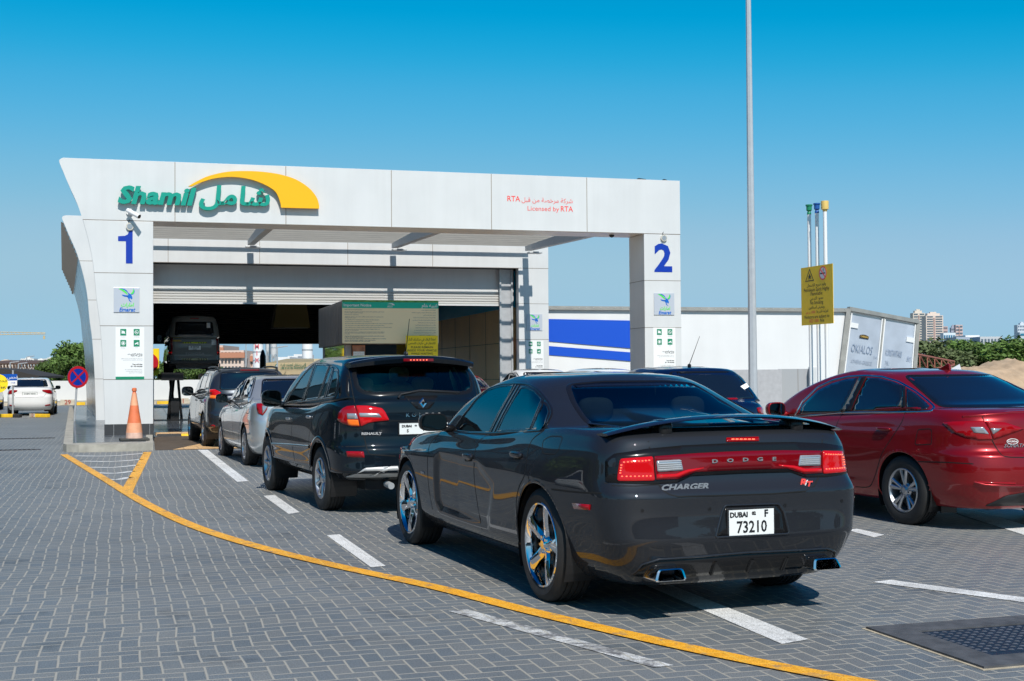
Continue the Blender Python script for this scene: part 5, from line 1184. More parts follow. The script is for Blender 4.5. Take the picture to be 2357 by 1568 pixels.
def car_rail():
    pm = paint('paint_grey', (.045, .052, .062), .7, .36)
    p = dict(yr=-2.30, yf=2.27, w=.92, zb=.30, ledge=.70, zr=1.09, zm=1.03, zf=.95, gr=-2.13, ws=1.12, gw=.86, rr=-1.80, rf=.25, rw=.66, zt=1.66, zg=1.16, zc=1.05, n=3.6, Lr=.62, inset=.06, bow=.05, gLr=.45, bulge=.0)
    c = Car('suv', 'grey estate with roof rails and orange turn signals, entering the station behind the raised van', 'car', -6.103, 28.379, .35, pm, std_rings(p), SUBL, [(-1.33, .35, .395), (1.33, .35, .395)], group='vehicles queuing at the station', na=26, ns=100)
    c.zb = .30; c.halfw = .91; V = ('px', z3); b0 = 1.10
    for pl in ([(.80, b0), (-.06, b0+.03), (-.02, 1.53), (.30, 1.50)], [(-.16, b0+.03), (-.12, 1.53), (-.85, 1.53), (-1.0, b0+.06)], [(-1.08, b0+.07), (-.95, 1.53), (-1.45, 1.50), (-1.75, 1.25), (-1.7, b0+.11)]):
        c.patch('side_window', rnd(pl, .04), 'L', m_dglass, off=.005, h=.05, thick=.004)
    rear_glass(c, m_dglass, 1.19, 1.55, .64, .58); windscreen(c, 1.08, 1.54, .68, .58, m_dglass)
    t = c.patch('tail_light', rnd([(455, 604), (520, 602), (600, 640), (560, 680), (455, 672)], 8), V, m_lens_lit, off=.010, h=.04, thick=.01)
    c.patch('turn_signal', rnd([(457, 676), (560, 684), (560, 718), (460, 714)], 6), V, m_amber, off=.012, h=.04, thick=.003, parent=t)
    c.patch('bumper_reflector', [(475+30*math.cos(a)-(-20), 1065+22*math.sin(a)) for a in np.linspace(0, 6.28, 14)[:-1]], V, m_lens, off=.006, h=.04)
    c.patch('lower_bumper', rnd([(-.86, .66), (.86, .66), (.80, .34), (-.80, .34)], .05), 'B', m_black, off=.003, mirror=False, h=.06)
    for pl in ([(-.10, 1.08), (-.14, .9), (-.12, .5), (-.2, .36)], [(.85, 1.04), (.93, .8), (.85, .5), (.80, .36)], [(-1.0, 1.1), (-.98, .85), (-.92, .55), (-.8, .36)]): c.stroke('shut_line', pl, 'L', .01, m_gap, h=.0006)
    for sg in (-1, 1): 
        pts = [Vector((sg*.60, y, 1.668-.035*((y+.6)/1.1)**2)) for y in np.linspace(-1.60, .15, 12)]
        mb = MB(); mb.path(pts, .02); mb.tube(pts[0], pts[0]-Vector((0, .08, .07)), .022, n=8); mb.tube(pts[-1], pts[-1]-Vector((0, -.10, .08)), .022, n=8); mb.build('roof_rail', m_black, c.root, smooth=True)
    c.patch('high_brake_light', rnd([(-.2, 1.575), (.2, 1.575), (.2, 1.60), (-.2, 1.60)], .01), 'B', m_lens_dark, off=.01, mirror=False)
    q, nn = c.hit('T', (.0, -1.4)); MB().tube(q, q+Vector((.01, -.09, .20)), .006, .004, n=6).build('aerial', m_black, c.root)
    q, nn = c.hit('B', (0, .80)); plate(c, (q.x, q.y-.01, q.z), .52, .11, [('DUBAI 60419', 0, 0, .07, 1)])
    for a in (-.9, .0): handle(c, 'L', (a, .95), L=.18, hgt=.03)
    c.arch(0, wdt=.05, m_=m_black); c.arch(1, wdt=.05, m_=m_black); c.liner(0); c.liner(1); mirrors(c, 1.01, .66, 1.14, .13, .10, .105, m_=m_trim)
    fourwheels(c, 2.66, .348, .22, .225, 'thin', .905, m_alloy, spokes=6); front_end(c, .90)
    MB().box(-.6, .6, -2.0, 2.0, .25, .36).build('underbody', m_black, c.root); c.finish()

def car_red():
    pm = paint('paint_crimson', (.28, .004, .007), .45, .32)
    p = dict(yr=-2.44, yf=2.40, w=.932, zb=.21, ledge=.70, zr=1.05, zm=.975, zf=.80, gr=-1.76, ws=1.20, gw=.85, rr=-1.06, rf=.20, rw=.63, zt=1.515, zg=1.10, zc=1.0, n=3.4, Lr=.66, inset=.07, bow=.045, deckcrease=False)
    yaw = .38; g = ground(2078, 1207); ce = Vector((g.x, g.y))+Vector((math.cos(yaw), math.sin(yaw)))*.915+Vector((-math.sin(yaw), math.cos(yaw)))*1.4025
    def mod(R):
        R[5]['crease'] = True; R[6]['yr'] = p['yr']+.075; R[4]['yr'] = p['yr']-.01; R[3]['crease'] = True; R[2]['yr'] += .03
        R[8]['z'] = [(-2.5, 1.03), (-1.8, 1.045), (-1.2, 1.03), (-.4, .985), (.6, .93), (1.3, .88), (2.4, .70)]; R[9]['z'] = [(-2.5, 1.06), (-1.8, 1.09), (-1.2, 1.065), (-.4, 1.02), (.6, .965), (1.3, .91), (2.4, .76)]
        R[10]['z'] = [(-1.76, 1.115), (-1.3, 1.105), (-.4, 1.05), (.6, 1.0), (1.2, .99)]
    p['mod'] = mod
    c = Car('sedan', 'dark red sedan with a shark fin aerial, at the right edge of the photo', 'car', ce.x, ce.y, yaw, pm, std_rings(p), SUBS, [(-1.4025, .325, .375), (1.4025, .325, .37)], group='vehicles queuing at the station', na=38, ns=150,
            disp=lambda Y, Z: np.exp(-((Y+1.4)/.5)**2-((Z-.72)/.18)**2)*.016+np.exp(-((Z-.86)/.03)**2)*.006*np.clip((Y+2)/1, 0, 1)-np.exp(-((Z-.42)/.05)**2)*.012*np.exp(-((Y)/.9)**4))
    c.zb = .21; c.halfw = .93; V = ('px', z8)
    for pl in ([(190, 496), (215, 430), (330, 320), (430, 270), (540, 238), (622, 230), (560, 360), (498, 480)], [(575, 473), (620, 370), (688, 230), (780, 232), (880, 258), (945, 285), (945, 380), (908, 466)], [(978, 305), (1050, 348), (1110, 400), (1148, 438), (1128, 458), (980, 465)]):
        c.patch('side_window', pl, V, m_dglass, off=.005, h=.035, thick=.004)
    c.patch('door_pillar_trim', [(500, 482), (565, 360), (632, 226), (682, 224), (610, 370), (568, 476)], V, m_trim, off=.007, h=.04, thick=.006)
    c.patch('door_pillar_trim', [(912, 468), (948, 370), (948, 285), (972, 298), (974, 466)], V, m_trim, off=.007, h=.04, thick=.006)
    c.stroke('chrome_surround', smooth_line(rnd([(155, 512), (215, 405), (330, 295), (440, 245), (560, 218), (680, 212), (800, 220), (920, 256), (1040, 322), (1120, 384), (1184, 440), (1160, 474), (1040, 478), (500, 488)], 16), 1), V, .024, m_chrome, h=.006, closed=True)
    rear_glass(c, m_dglass, 1.125, 1.43, .69, .56); windscreen(c, 1.0, 1.41, .70, .56, m_dglass)
    t = c.patch('tail_light', rnd([(1245, 560), (1320, 552), (1545, 548), (1585, 610), (1606, 682), (1520, 686), (1410, 665), (1320, 625)], 8), V, m_lens, off=.008, h=.03, thick=.01)
    c.patch('reversing_light', rnd([(1447, 592), (1540, 590), (1582, 642), (1475, 632)], 6), V, m_clear, off=.011, h=.03, thick=.002, parent=t)
    t = c.patch('tail_light', rnd([(1552, 550), (1700, 558), (1840, 604), (1740, 640), (1615, 684), (1590, 610)], 8), V, m_lens, off=.008, h=.03, thick=.01)
    c.patch('reversing_light', rnd([(1592, 600), (1675, 602), (1612, 645)], 5), V, m_clear, off=.011, h=.03, thick=.002, parent=t)
    for pl in ([(1530, 500), (1552, 560), (1590, 640), (1612, 700), (1660, 775), (1705, 808), (1842, 815)], [(970, 478), (940, 560), (870, 670), (800, 780), (762, 900), (735, 980), (700, 1030), (600, 1030)], [(512, 488), (470, 560), (455, 640), (470, 760), (480, 900), (500, 1020)], [(1060, 845), (1250, 850), (1470, 862)]):
        c.stroke('shut_line', smooth_line(pl, 4), V, .010, m_gap, h=.0006)
    c.stroke('fuel_flap_line', rnd([(1040, 712), (1062, 610), (1150, 604), (1164, 620), (1160, 718), (1050, 722)], 12), V, .009, m_gap, h=.0006, closed=True)
    handle(c, V, (815, 604), L=.21, hgt=.032); handle(c, 'L', (-.12, .90), L=.21, hgt=.032)
    c.stroke('bumper_crease', [(1478, 996), (1560, 1016), (1700, 1022), (1840, 1022)], V, .02, pm, h=.012); c.patch('bumper_reflector', rnd([(1500, 990), (1780, 1000), (1778, 1014), (1510, 1008)], 5), V, m_lens, off=.004, h=.04)
    c.patch('lower_bumper', rnd([(-.66, .24), (-.52, .34), (-.3, .37), (.3, .37), (.52, .34), (.66, .24)], .03), 'B', m_black, off=.006, mirror=False, h=.06)
    c.stroke('boot_lip', [(-.78, 1.052), (-.4, 1.083), (0, 1.09), (.4, 1.083), (.78, 1.052)], 'B', .03, pm, h=.014, mirror=False)
    for t_, pt, sz in (('SONATA', (1768, 728), .045), ):
        q, nn = c.hit(V, pt); text('badge', t_, sz, m_chrome, c.root, MW(q+nn*.006, x=Vector((0, 0, 1)).cross(nn)), sx=1.25, shear=.3, bold=.001, depth=.002)
    q, nn = c.hit(V, (1755, 697)); xx = Vector((0, 0, 1)).cross(nn); Mx = MW(q+nn*.004, x=xx)
    pts = [Mx @ Vector((.058*math.cos(a), .024*math.sin(a), 0)) for a in np.linspace(0, 6.283, 25)]; MB().path(pts, .003, n=6).build('badge_ring', m_white, c.root); text('badge', 'HYUNDAI', .022, m_white, c.root, MW(q+nn*.005, x=xx), bold=.0008)
    q, nn = c.hit('B', (0., .80)); plate(c, (q.x, q.y-.012, q.z), .52, .11, [('DUBAI', -.18, .0, .04, 1)])
    q, nn = c.hit('T', (0, -.93)); MB().prism([(-.11, -.01), (.10, -.01), (-.07, .058), (-.10, .06)], 'x', -.012, .012).build('fin', pm, c.root, smooth=False, bevel=.006).location = (q.x, q.y, q.z)
    c.arch(0, wdt=.03); c.arch(1, wdt=.03); c.liner(0); c.liner(1); mirrors(c, .99, .62, 1.06, .11, .10, .078)
    for sg in (-1, 1):
        MB().box(sg*.70-.09*1, sg*.70+.09, -1.80, -1.79, .14, .36).build('mud_flap', m_black, c.root)
    fourwheels(c, 2.805, .334, .213, .215, 'twin5', .918, m_alloy, turn=(0, 20)); front_end(c, .84)
    MB().box(-.6, .6, -2.2, 2.2, .20, .30).build('underbody', m_black, c.root); c.finish()

def simple_car(label, x, y, yaw, pm, group=None, hatch=False, lamp=None, plate_t='DUBAI 35505', zt=1.475, w_=.85, wb=2.55, L=4.4, wide=False, rails=False, extra=None, lampw=None):
    k = L/4.4
    if hatch: p = dict(yr=-L/2, yf=L/2, w=w_, zb=.22, ledge=.66, zr=1.02, zm=.95, zf=.84, gr=-L/2+.32, ws=1.1, gw=w_-.06, rr=-L/2+.80, rf=.25, rw=w_-.24, zt=zt, zg=1.06, zc=.98, n=2.8, Lr=.7, inset=.05, bow=.07)
    else: p = dict(yr=-L/2, yf=L/2, w=w_, zb=.22, ledge=.74, zr=1.05, zm=.93, zf=.82, gr=-L/2+.62, ws=1.12, gw=w_-.06, rr=-L/2+1.25, rf=.22, rw=w_-.26, zt=zt, zg=1.08, zc=.97, n=3.6, Lr=.55, inset=.06, bow=.05)
    c = Car('hatchback' if hatch else 'sedan', label, 'car', x, y, yaw, pm, std_rings(p), SUBL, [(-wb/2, .32, .36), (wb/2, .32, .36)], group=group, na=24, ns=80)
    c.zb = .22; c.halfw = w_-.01; c.p = p; sedan_glass(c, p, m_dglass)
    rear_glass(c, m_dglass, p['zg']+.03, zt-.09, w_-.22, w_-.33); windscreen(c, 1.0, zt-.09, w_-.24, w_-.32, m_dglass)
    lz = p['zr']-.19
    t = c.patch('tail_light', rnd(lampw or [(-w_+.02, lz), (-w_+.10, lz-.02), (-w_+.32, lz+.05), (-w_+.34, lz+.12), (-w_+.04, lz+.14)], .02), 'B', lamp or m_lens, off=.010, h=.04, thick=.01)
    c.patch('bumper_reflector', rnd([(-w_+.10, .38), (-w_+.30, .36), (-w_+.30, .41), (-w_+.12, .44)], .01), 'B', m_lens, off=.006, h=.05)
    c.stroke('shut_line', [(-w_+.28, p['zr']), (-w_+.26, lz), (-w_+.34, p['ledge']-.02), (0, p['ledge']-.03), (w_-.34, p['ledge']-.02), (w_-.26, lz), (w_-.28, p['zr'])], 'B', .010, m_gap, h=.0006, mirror=False)
    for pl in ([(-.08, .95), (-.12, .7), (-.1, .4), (-.2, .28)], [(.85, .90), (.90, .7), (.82, .45), (.78, .28)], [(-.92, .98), (-.9, .75), (-.82, .5), (-.7, .28)]): c.stroke('shut_line', pl, 'L', .01, m_gap, h=.0006)
    for a in (-.85, .05): handle(c, 'L', (a, .86), L=.17, hgt=.03)
    q, nn = c.hit('B', (0, .84)); plate(c, (q.x, q.y-.01, q.z), .52, .12, [(plate_t, 0, 0, .075, 1)])
    c.arch(0, wdt=.03); c.arch(1, wdt=.03); c.liner(0, xi=.5); c.liner(1, xi=.5); mirrors(c, w_+.06, .58, 1.06, .10, .09, .078, m_=m_trim if extra == 'blackmirror' else pm)
    fourwheels(c, wb, .312, .20, .195, 'thin', w_-.012, m_alloy, spokes=7); front_end(c, .84, w_-.06)
    MB().box(-w_+.3, w_-.3, -L/2+.2, L/2-.2, .20, .30).build('underbody', m_black, c.root); c.finish(); return c

def van_on_lift(x, y, yaw, z0):
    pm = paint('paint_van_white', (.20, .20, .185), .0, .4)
    p = dict(yr=-2.33, yf=2.33, w=.848, zb=.30, ledge=.62, zr=1.20, zm=1.16, zf=1.05, gr=-2.26, ws=1.95, gw=.83, rr=-2.14, rf=1.25, rw=.70, zt=1.98, zg=1.24, zc=1.12, n=5, Lr=.30, Lf=.6, inset=.02, bow=.02, gLr=.28, bulge=.0, hoodrise=False)
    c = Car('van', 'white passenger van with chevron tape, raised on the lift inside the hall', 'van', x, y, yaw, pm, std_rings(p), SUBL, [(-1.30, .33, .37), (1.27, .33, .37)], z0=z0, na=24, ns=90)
    c.zb = .30; c.halfw = .84
    rg = rnd([(-.64, 1.27), (.64, 1.27), (.60, 1.74), (-.60, 1.74)], .07); c.patch('rear_window', rg, 'B', m_dglass, off=.003, mirror=False, thick=.002, h=.06)
    for a in ((-1.95, -1.25), (-1.15, -.15), (-.05, .9)): c.patch('side_window', rnd([(a[0], 1.25), (a[1], 1.25), (a[1], 1.72), (a[0]+.02, 1.72)], .06), 'L', m_dglass, off=.002, h=.08, thick=.002)
    c.patch('tail_light', rnd([(-.84, .62), (-.72, .62), (-.70, 1.20), (-.82, 1.20)], .02), 'B', m_lens_dark, off=.008, h=.05); c.patch('brake_light', rnd([(-.83, .68), (-.73, .68), (-.73, .73), (-.83, .73)], .01), 'B', m_lens_lit, off=.012, h=.05)
    c.patch('high_brake_light', rnd([(-.14, 1.83), (.14, 1.83), (.14, 1.86), (-.14, 1.86)], .01), 'B', m_lens, off=.008, mirror=False)
    my = mat('tape_yellow', (.75, .85, .02), .4); mk = mat('tape_cream', (.62, .55, .30), .5)
    for (z_, h_, w_, m_, nm) in ((1.03, .045, .40, my, 'chevron_tape'), (.47, .075, .42, mk, 'bumper_tape')):
        t = c.patch(nm, [(-w_, z_-h_/2), (w_, z_-h_/2), (w_, z_+h_/2), (-w_, z_+h_/2)], 'B', m_, off=.006, h=.06, mirror=False, thick=.002)
        q, nn = c.hit('B', (0, z_)); mb = MB()
        for k in range(1, 5):
            for sg in (-1, 1):
                x0 = sg*(.02+k*.08); x1 = x0+sg*.035; tip = sg*-.03; y_ = q.y-.009
                vs = [(x0, y_, z_-h_/2+.003), (x1, y_, z_-h_/2+.003), (x1-tip, y_, z_), (x1, y_, z_+h_/2-.003), (x0, y_, z_+h_/2-.003), (x0-tip, y_, z_)]
                mb.add(vs, [(0, 1, 2, 5), (5, 2, 3, 4)])
        mb.build('chevrons', m_ink, t)
    q, nn = c.hit('B', (0, .86)); plate(c, (q.x, q.y-.01, q.z), .40, .14, [('9 29733', 0, .02, .09, .9), ('DUBAI', 0, -.045, .035, 1.2)])
    q, nn = c.hit('B', (0, .66)); text('badge', 'TOYOTA', .11, mat('badge_grey', (.35, .35, .34), .5), c.root, MW(q+nn*.006, x=(1, 0, 0)), sx=1.4)
    for nm, (a, b, w_, h_), m_ in (('sticker', (.72-.10, 1.05, .07, .09), m_white), ('caution_label', (-.58, 1.14, .16, .07), mat('label_ochre', (.5, .36, .05), .6)), ('permit', (.46, 1.62, .06, .09), m_white)):
        c.patch(nm, [(a-w_, b-h_), (a+w_, b-h_), (a+w_, b+h_), (a-w_, b+h_)], 'B', m_, off=.006, h=.08, mirror=False, thick=.001)
    MB().box(-.80, .80, -2.40, -2.28, .33, .44).build('rear_step_bumper', m_black, c.root, bevel=.01)
    MB().box(-.6, .6, -2.2, 2.2, .18, .32).build('underbody', m_black, c.root)
    c.arch(0, wdt=.02); c.arch(1, wdt=.02); c.liner(0, xi=.5); c.liner(1, xi=.5); mirrors(c, .98, 1.5, 1.28, .09, .06, .14, m_=m_trim)
    fourwheels(c, 2.57, .335, .20, .195, 'thin', .838, m_galv, spokes=8); front_end(c, .95, .8); windscreen(c, 1.18, 1.82, .72, .66, m_dglass); c.finish(); return c
# ------------------------------------------------------------------ vehicles in place
car_hero(); car_suv(); car_silver(); car_rail(); car_red()
GR = 'vehicles queuing at the station'
pw = paint('paint_white', (.72, .72, .71), 0, .35)
c = simple_car('dark blue rounded hatchback with a white sticker on its rear window, behind the nearest sedan', 2.45, 20.3, .33, paint('paint_blue', (.003, .012, .05), .2, .3), GR, hatch=True, zt=1.575, w_=.87, L=4.1)
q, nn = c.hit('B', (.52, 1.24)); MB().box(-.075, .075, -.003, .003, -.035, .035).build('sticker', m_white, c.root).matrix_local = Matrix.Translation(q+nn*.012) @ Matrix.Rotation(-.45, 4, 'Y') @ Matrix.Rotation(-.5, 4, 'X')
q, nn = c.hit('T', (.0, -.8)); mb = MB(); v_, f_ = superblob(q+Vector((0, 0, .012)), (.02, .045, .03), 2.5); mb.add(v_, f_); mb.tube(q+Vector((0, 0, .03)), q+Vector((.12, -.12, .46)), .006, .003, n=6); mb.build('aerial', m_black, c.root)
c.patch('high_brake_light', rnd([(.05, 1.075), (.3, 1.075), (.3, 1.095), (.05, 1.095)], .01), 'B', m_lens, off=.01, mirror=False)
simple_car('white sedan in lane two, glimpsed through the rear window of the nearest sedan', 1.70, 26.9, .30, pw, GR, zt=1.58, w_=.87, L=4.5, lampw=[(-.85, .93), (-.60, .90), (-.36, .98), (-.40, 1.03), (-.66, 1.055), (-.84, 1.04)])
simple_car('white sedan further ahead in lane two, roof showing just before the hall column', .55, 33.2, .28, pw, GR, zt=1.60, w_=.86, L=4.3)
simple_car('bright red sedan under the canopy beside the notice kiosk', -1.75, 38., .29, paint('paint_bright_red', (.42, .008, .012), 0, .35), GR)
simple_car('white sedan driving off at the far left, past the blue and white arrow sign', -19.15, 51.1, .30, pw, None, w_=.85, L=4.35, extra='blackmirror', lampw=[(-.84, .82), (-.66, .84), (-.46, .93), (-.44, .99), (-.70, .99), (-.83, .95)])
simple_car('black car cut off by the left edge, behind the white sedan', -24.1, 58.0, .30, paint('paint_black', (.006, .006, .007), .1, .3), None, plate_t='')
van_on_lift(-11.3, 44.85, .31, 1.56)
# lift under the van
lf = thing('vehicle_lift', 'black scissor vehicle lift holding the white van up', 'lift', (-11.3, 44.85, 0), .31)
for sg in (-1, 1):
    MB().box(sg*.72-.28, sg*.72+.28, -2.45, 2.3, 1.38, 1.56).build('runway', m_black, lf)
    MB().box(sg*.72-.36, sg*.72+.34, -2.62, -2.45, 1.34, 1.60).build('wheel_stop', m_black, lf)
for x in (-.62, .62):
    for (a, b) in ((-1.5, 1.0), (1.5, -1.0)):
        MB().tube((x, a, .02), (x, b, 1.40), .06, n=8).build('scissor_arm', m_black, lf)
    MB().tube((x-.22, -1.9, .02), (x-.10, -1.9, 1.40), .045, n=8).build('lift_post', m_black, lf); MB().tube((x+.22, -1.9, .02), (x+.10, -1.9, 1.40), .045, n=8).build('lift_post', m_black, lf)
    MB().box(x-.14, x+.14, -1.98, -1.82, .0, .75).build('hydraulic_unit', m_black, lf)
MB().box(-1.5, 1.5, -2.6, -1.1, .0, .012).build('lift_pit_plate', m_black, lf)

# ------------------------------------------------------------------ kiosk and notices
kb = thing('notice_kiosk', 'grey ribbed attendant kiosk carrying the big beige notice banner', 'kiosk', tuple(W(4.88, 3.7)), FYAW)
m_rib = mat('ribbed_cladding', (.17, .165, .16), .5, .2, noise=.06)
pr = []; x = 0.
while x < 4.9: pr += [(x, .0), (x+.27, .0), (x+.275, -.02), (x+.295, -.02)]; x += .30
MB().box(0, 2.60, .02, 4.95, 2.30, 3.47).build('upper_body', m_rib, kb, bevel=.01)
mb = MB()
x = .1
while x < 4.85: mb.box(-.014, 0, x, x+.27, 2.32, 3.45); x += .32
mb.build('ribs', m_rib, kb)
MB().box(.12, 2.48, .30, 4.8, 0, 2.30).build('cabin', m_dglass, kb)
for x, y in ((.10, .28), (2.32, .28), (.10, 4.6), (2.32, 4.6)): MB().box(x, x+.18, y, y+.24, 0, 2.30).build('corner_post', m_acm_dark, kb, bevel=.02)
MB().box(.1, 2.5, .26, 4.85, 0, .95).build('cabin_base', m_acm_dark, kb)
m_ban = mat('banner_beige', (.98, .82, .52), .5, noise=.05, nscale=.6)
bn = MB().box(-.02, 2.60, -.03, -.004, 2.315, 3.475).build('notice_banner', m_ban, kb)
m_teal = mat('banner_green', (.0, .50, .34), .4)
MB().box(-.02, 2.60, -.036, -.03, 3.26, 3.42).build('banner_header', m_teal, bn)
MB().box(-.02, 2.60, -.034, -.03, 3.42, 3.475).build('banner_edge', mat('leaf_green', (.10, .32, .07), .5, noise=.4, nscale=9), bn)
MB().box(.28, .62, .16, .20, 1.9, 2.27).build('paper_notice', mat('poster_brown', (.35, .14, .07), .5, noise=.5, nscale=6), kb)
MB().box(.30, .60, .15, .16, 1.85, 2.10).build('paper_sheet', m_poster, kb)
for i, s_ in enumerate(('ما في رقم؟ إسأل موظف', 'ولا تدفع مبلغ إضافي')): text('notice_text', arabic(s_), .03, m_grey_ink, kb, MW((.45, .147, 2.06-i*.05)))
text('banner_text', 'Important Notice', .105, m_poster, bn, MW((.01, -.038, 3.335)), align='LEFT', bold=.0025)
text('banner_text', arabic('تنبيه هام'), .125, m_poster, bn, MW((2.57, -.038, 3.335)), align='RIGHT', bold=.003)
text('banner_text', arabic('شامل'), .06, m_poster, bn, MW((1.27, -.038, 3.35))); text('banner_text', 'Shamil', .055, m_poster, bn, MW((1.26, -.038, 3.30)), shear=.2, bold=.001)
MB().prism(smooth_line([(1.18, 3.36), (1.26, 3.395), (1.34, 3.39), (1.40, 3.345), (1.33, 3.345), (1.30, 3.375), (1.24, 3.38)], 3, True), 'y', -.039, -.036).build('banner_logo', m_poster, bn)
EN = [(3.215, 'Vehicles which do not require inspection:'), (3.16, 'If the age of the vehicle is 3 years or less from the date of its first registration, under the same'), (3.13, 'owner and bought through the local dealer.'), (3.08, 'Vehicles inspection requirements:'),
      (3.025, '• Registration card (or a copy), custom certificate, transfer document or any legal document'), (2.995, 'containing vehicle\'s details.'), (2.945, '• The availability of forced triangle (mandatory to vehicles with Dubai registration)'), (2.895, '• Any type of stickers is not allowed to be on the vehicle\'s body.'),
      (2.845, '• Ensure the condition of the vehicle tires, glass tinting and the cleanliness of the vehicle according to the UAE law.'), (2.795, '• Drive your vehicle to the reception cabinet and wait for our staff to issue the token number.'), (2.745, '• Leave registration card or any legal document containing vehicle\'s details and take a copy of the token number.'),
      (2.695, '• Leave your vehicle\'s key inside the vehicle and take any belongings as Shamil is not'), (2.668, 'responsible for any missing items.'), (2.62, '• Entering the inspection lanes or standing around it is prohibited and against safety regulations.'), (2.592, 'Please walk towards the administration building immediately and wait for your token number'), (2.564, 'to be called.'),
      (2.51, 'Customers with a token number from the inspection area should be seated until your number'), (2.482, 'is called. Do not take another token number.'), (2.44, 'The token number will be called according to the inspection accomplishment and not in sequence.'), (2.40, 'Customers with valid inspection certificates or do not require inspection'), (2.372, 'should proceed to the reception and obtain a token number.')]
for z, s_ in EN: text('banner_text', s_, .028, m_grey_ink, bn, MW((.04, -.0315, z)), align='LEFT', bold=.0006 if z > 2.52 else .0012, res=1)
AT = ['المركبات التي لا تحتاج إلى فحص', 'إذا كان عمر المركبة ثلاث سنوات من تاريخ إصدار الملكية', 'متطلبات إجراء الفحص الفني', 'بطاقة المركبة أو صورة منها أو شهادة ترخيص المركبة', 'توفير المثلث العاكس للمركبات المسجلة في إمارة دبي', 'عدم وجود أي ملصقات على هيكل المركبة', 'التأكد من صلاحية إطارات المركبة والنظافة العامة', 'قيادة المركبة إلى نقطة التسجيل وانتظار الموظف', 'ترك بطاقة المركبة وأخذ نسخة من الرقم المتسلسل', 'التأكد من ترك مفتاح المركبة وأخذ أي أمتعة شخصية', 'يمنع دخول أو الوقوف في حارات الفحص', 'العملاء الذين يحملون الأرقام من منطقة الفحص']
for i, s_ in enumerate(AT): text('banner_text', arabic(s_), .030, m_grey_ink, bn, MW((2.52-.0, -.0315, 3.215-i*.068)), align='RIGHT', bold=.0006, res=1)
ys = thing('waiting_sign', 'bright yellow sign board asking drivers to remain inside the vehicle', 'sign', tuple(W(6.51, 3.35)), FYAW)
m_sy = mat('sign_yellow', (.95, .70, .01), .45)
MB().box(0, .875, -.015, .0, 1.62, 2.515).build('board', m_sy, ys, bevel=.003); MB().box(.40, .46, .0, .04, 0, 2.3).build('post', m_galv, ys)
for s_, z, sz in ((arabic('لطفاً البقاء في مركبتك أثناء'), 2.41, .085), (arabic('الانتظار في حارات الفحص'), 2.31, .085), ('PLEASE REMAIN', 2.20, .078), ('INSIDE YOUR VEHICLE', 2.115, .078), ('WHILE WAITING', 2.03, .078), ('AT THE TEST LANES', 1.945, .078)):
    text('sign_text', s_, sz, m_ink, ys, MW((.437, -.0165, z)), bold=.001, width=min(.80, .046*len(s_)) if s_[0].isascii() else .74)
# red cloth by the jamb; hedge of small things
vs, fs = superblob((0, 0, 0), (.16, .10, .30), 2.2); rc = MB().add([(v[0]+.20*max(0, -v[2])+.05, v[1], v[2]*1.05) for v in vs], fs).build('red_flag', mat('red_cloth', (.62, .02, .015), .7), None, smooth=True); tag(rc, 'folded red cloth hanging beside the steel door jamb', 'cloth')
a_, z_ = fhit(1163, 803, 11.75); rc.matrix_world = FM @ Matrix.Translation((a_, 11.75, z_)) @ Matrix.Rotation(.25, 4, 'Y')

# ------------------------------------------------------------------ cone, signs, poles
m_or = mat('cone_orange', (.72, .18, .07), .55, noise=.12, nscale=7); m_or2 = mat('cone_faded', (.78, .36, .20), .6, noise=.12, nscale=7); m_or3 = mat('cone_pale', (.70, .46, .36), .6, noise=.2, nscale=9)
cp = ground(309, 1013, .16); cn = thing('traffic_cone', 'tall faded orange traffic cone against column one', 'cone', (cp.x, cp.y, .155), .35)
mb = MB().box(-.29, .29, -.29, .29, 0, .045); mb.build('cone_base', mat('cone_rubber', (.05, .05, .045), .8, noise=.3), cn, bevel=.012)
seg = [(.170, .045), (.165, .16), (.140, .36), (.098, .62), (.085, .72), (.045, .97), (.030, 1.0), (.048, 1.02), (.048, 1.07), (.030, 1.085), (.0, 1.085)]
for nm, a, b, m_ in (('cone_foot', 0, 1, m_or3), ('cone_band', 1, 2, m_or2), ('cone_body', 2, 3, m_or), ('cone_body', 3, 4, m_or), ('cone_band', 4, 5, m_or2), ('cone_tip', 5, 10, m_or)): MB().lathe(seg[a:b+1], (0, 0, 0), 'z', 30).build(nm, m_, cn, smooth=True, auto=40)
def disc(mb, r0, r1, y0, y1, n=40):
    return mb.lathe([(r0, y0), (r1, y0), (r1, y1), (r0, y1)], (0, 0, 0), 'y', n)
sp_ = atY(171.5, 972, 38.4); ns = thing('no_stopping_sign', 'round blue and red no stopping sign on a leaning grey pole', 'sign', (sp_.x, sp_.y, .155), .85); ns.rotation_euler = (R_(1.5), R_(3), .80)
MB().tube((0, 0, 0), (0, 0, 1.60), .03, n=12).build('pole', m_galv, ns)
d_ = MB().tube((0, -.035, 1.32), (0, -.045, 1.32), .33, n=40).build('sign_face', mat('traffic_blue', (.0, .03, .33), .4), ns)
rr_ = MB(); rr_.lathe([(.255, 0), (.33, 0), (.33, -.004), (.255, -.004)], (0, -.046, 1.32), 'y', 40)
mr_ = mat('traffic_red', (.50, .01, .02), .4)
rr_.build('red_ring', mr_, ns)
for sg in (-1, 1):
    MB().prism([(-.20-.02*sg*0, 1.32-sg*.175), (-.17, 1.32-sg*.21), (.20, 1.32+sg*.175), (.17, 1.32+sg*.21)], 'y', -.0495-.001*(sg+1), -.046).build('red_bar', mr_, ns)
sp_ = atY(29.5, 965, 47.6); bs = thing('arrow_sign', 'small blue and white arrow sign on a thin pole at the left edge', 'sign', (sp_.x, sp_.y, 0), .15)
MB().tube((0, 0, 0), (0, 0, 1.75), .035, n=12).build('pole', m_galv, bs)
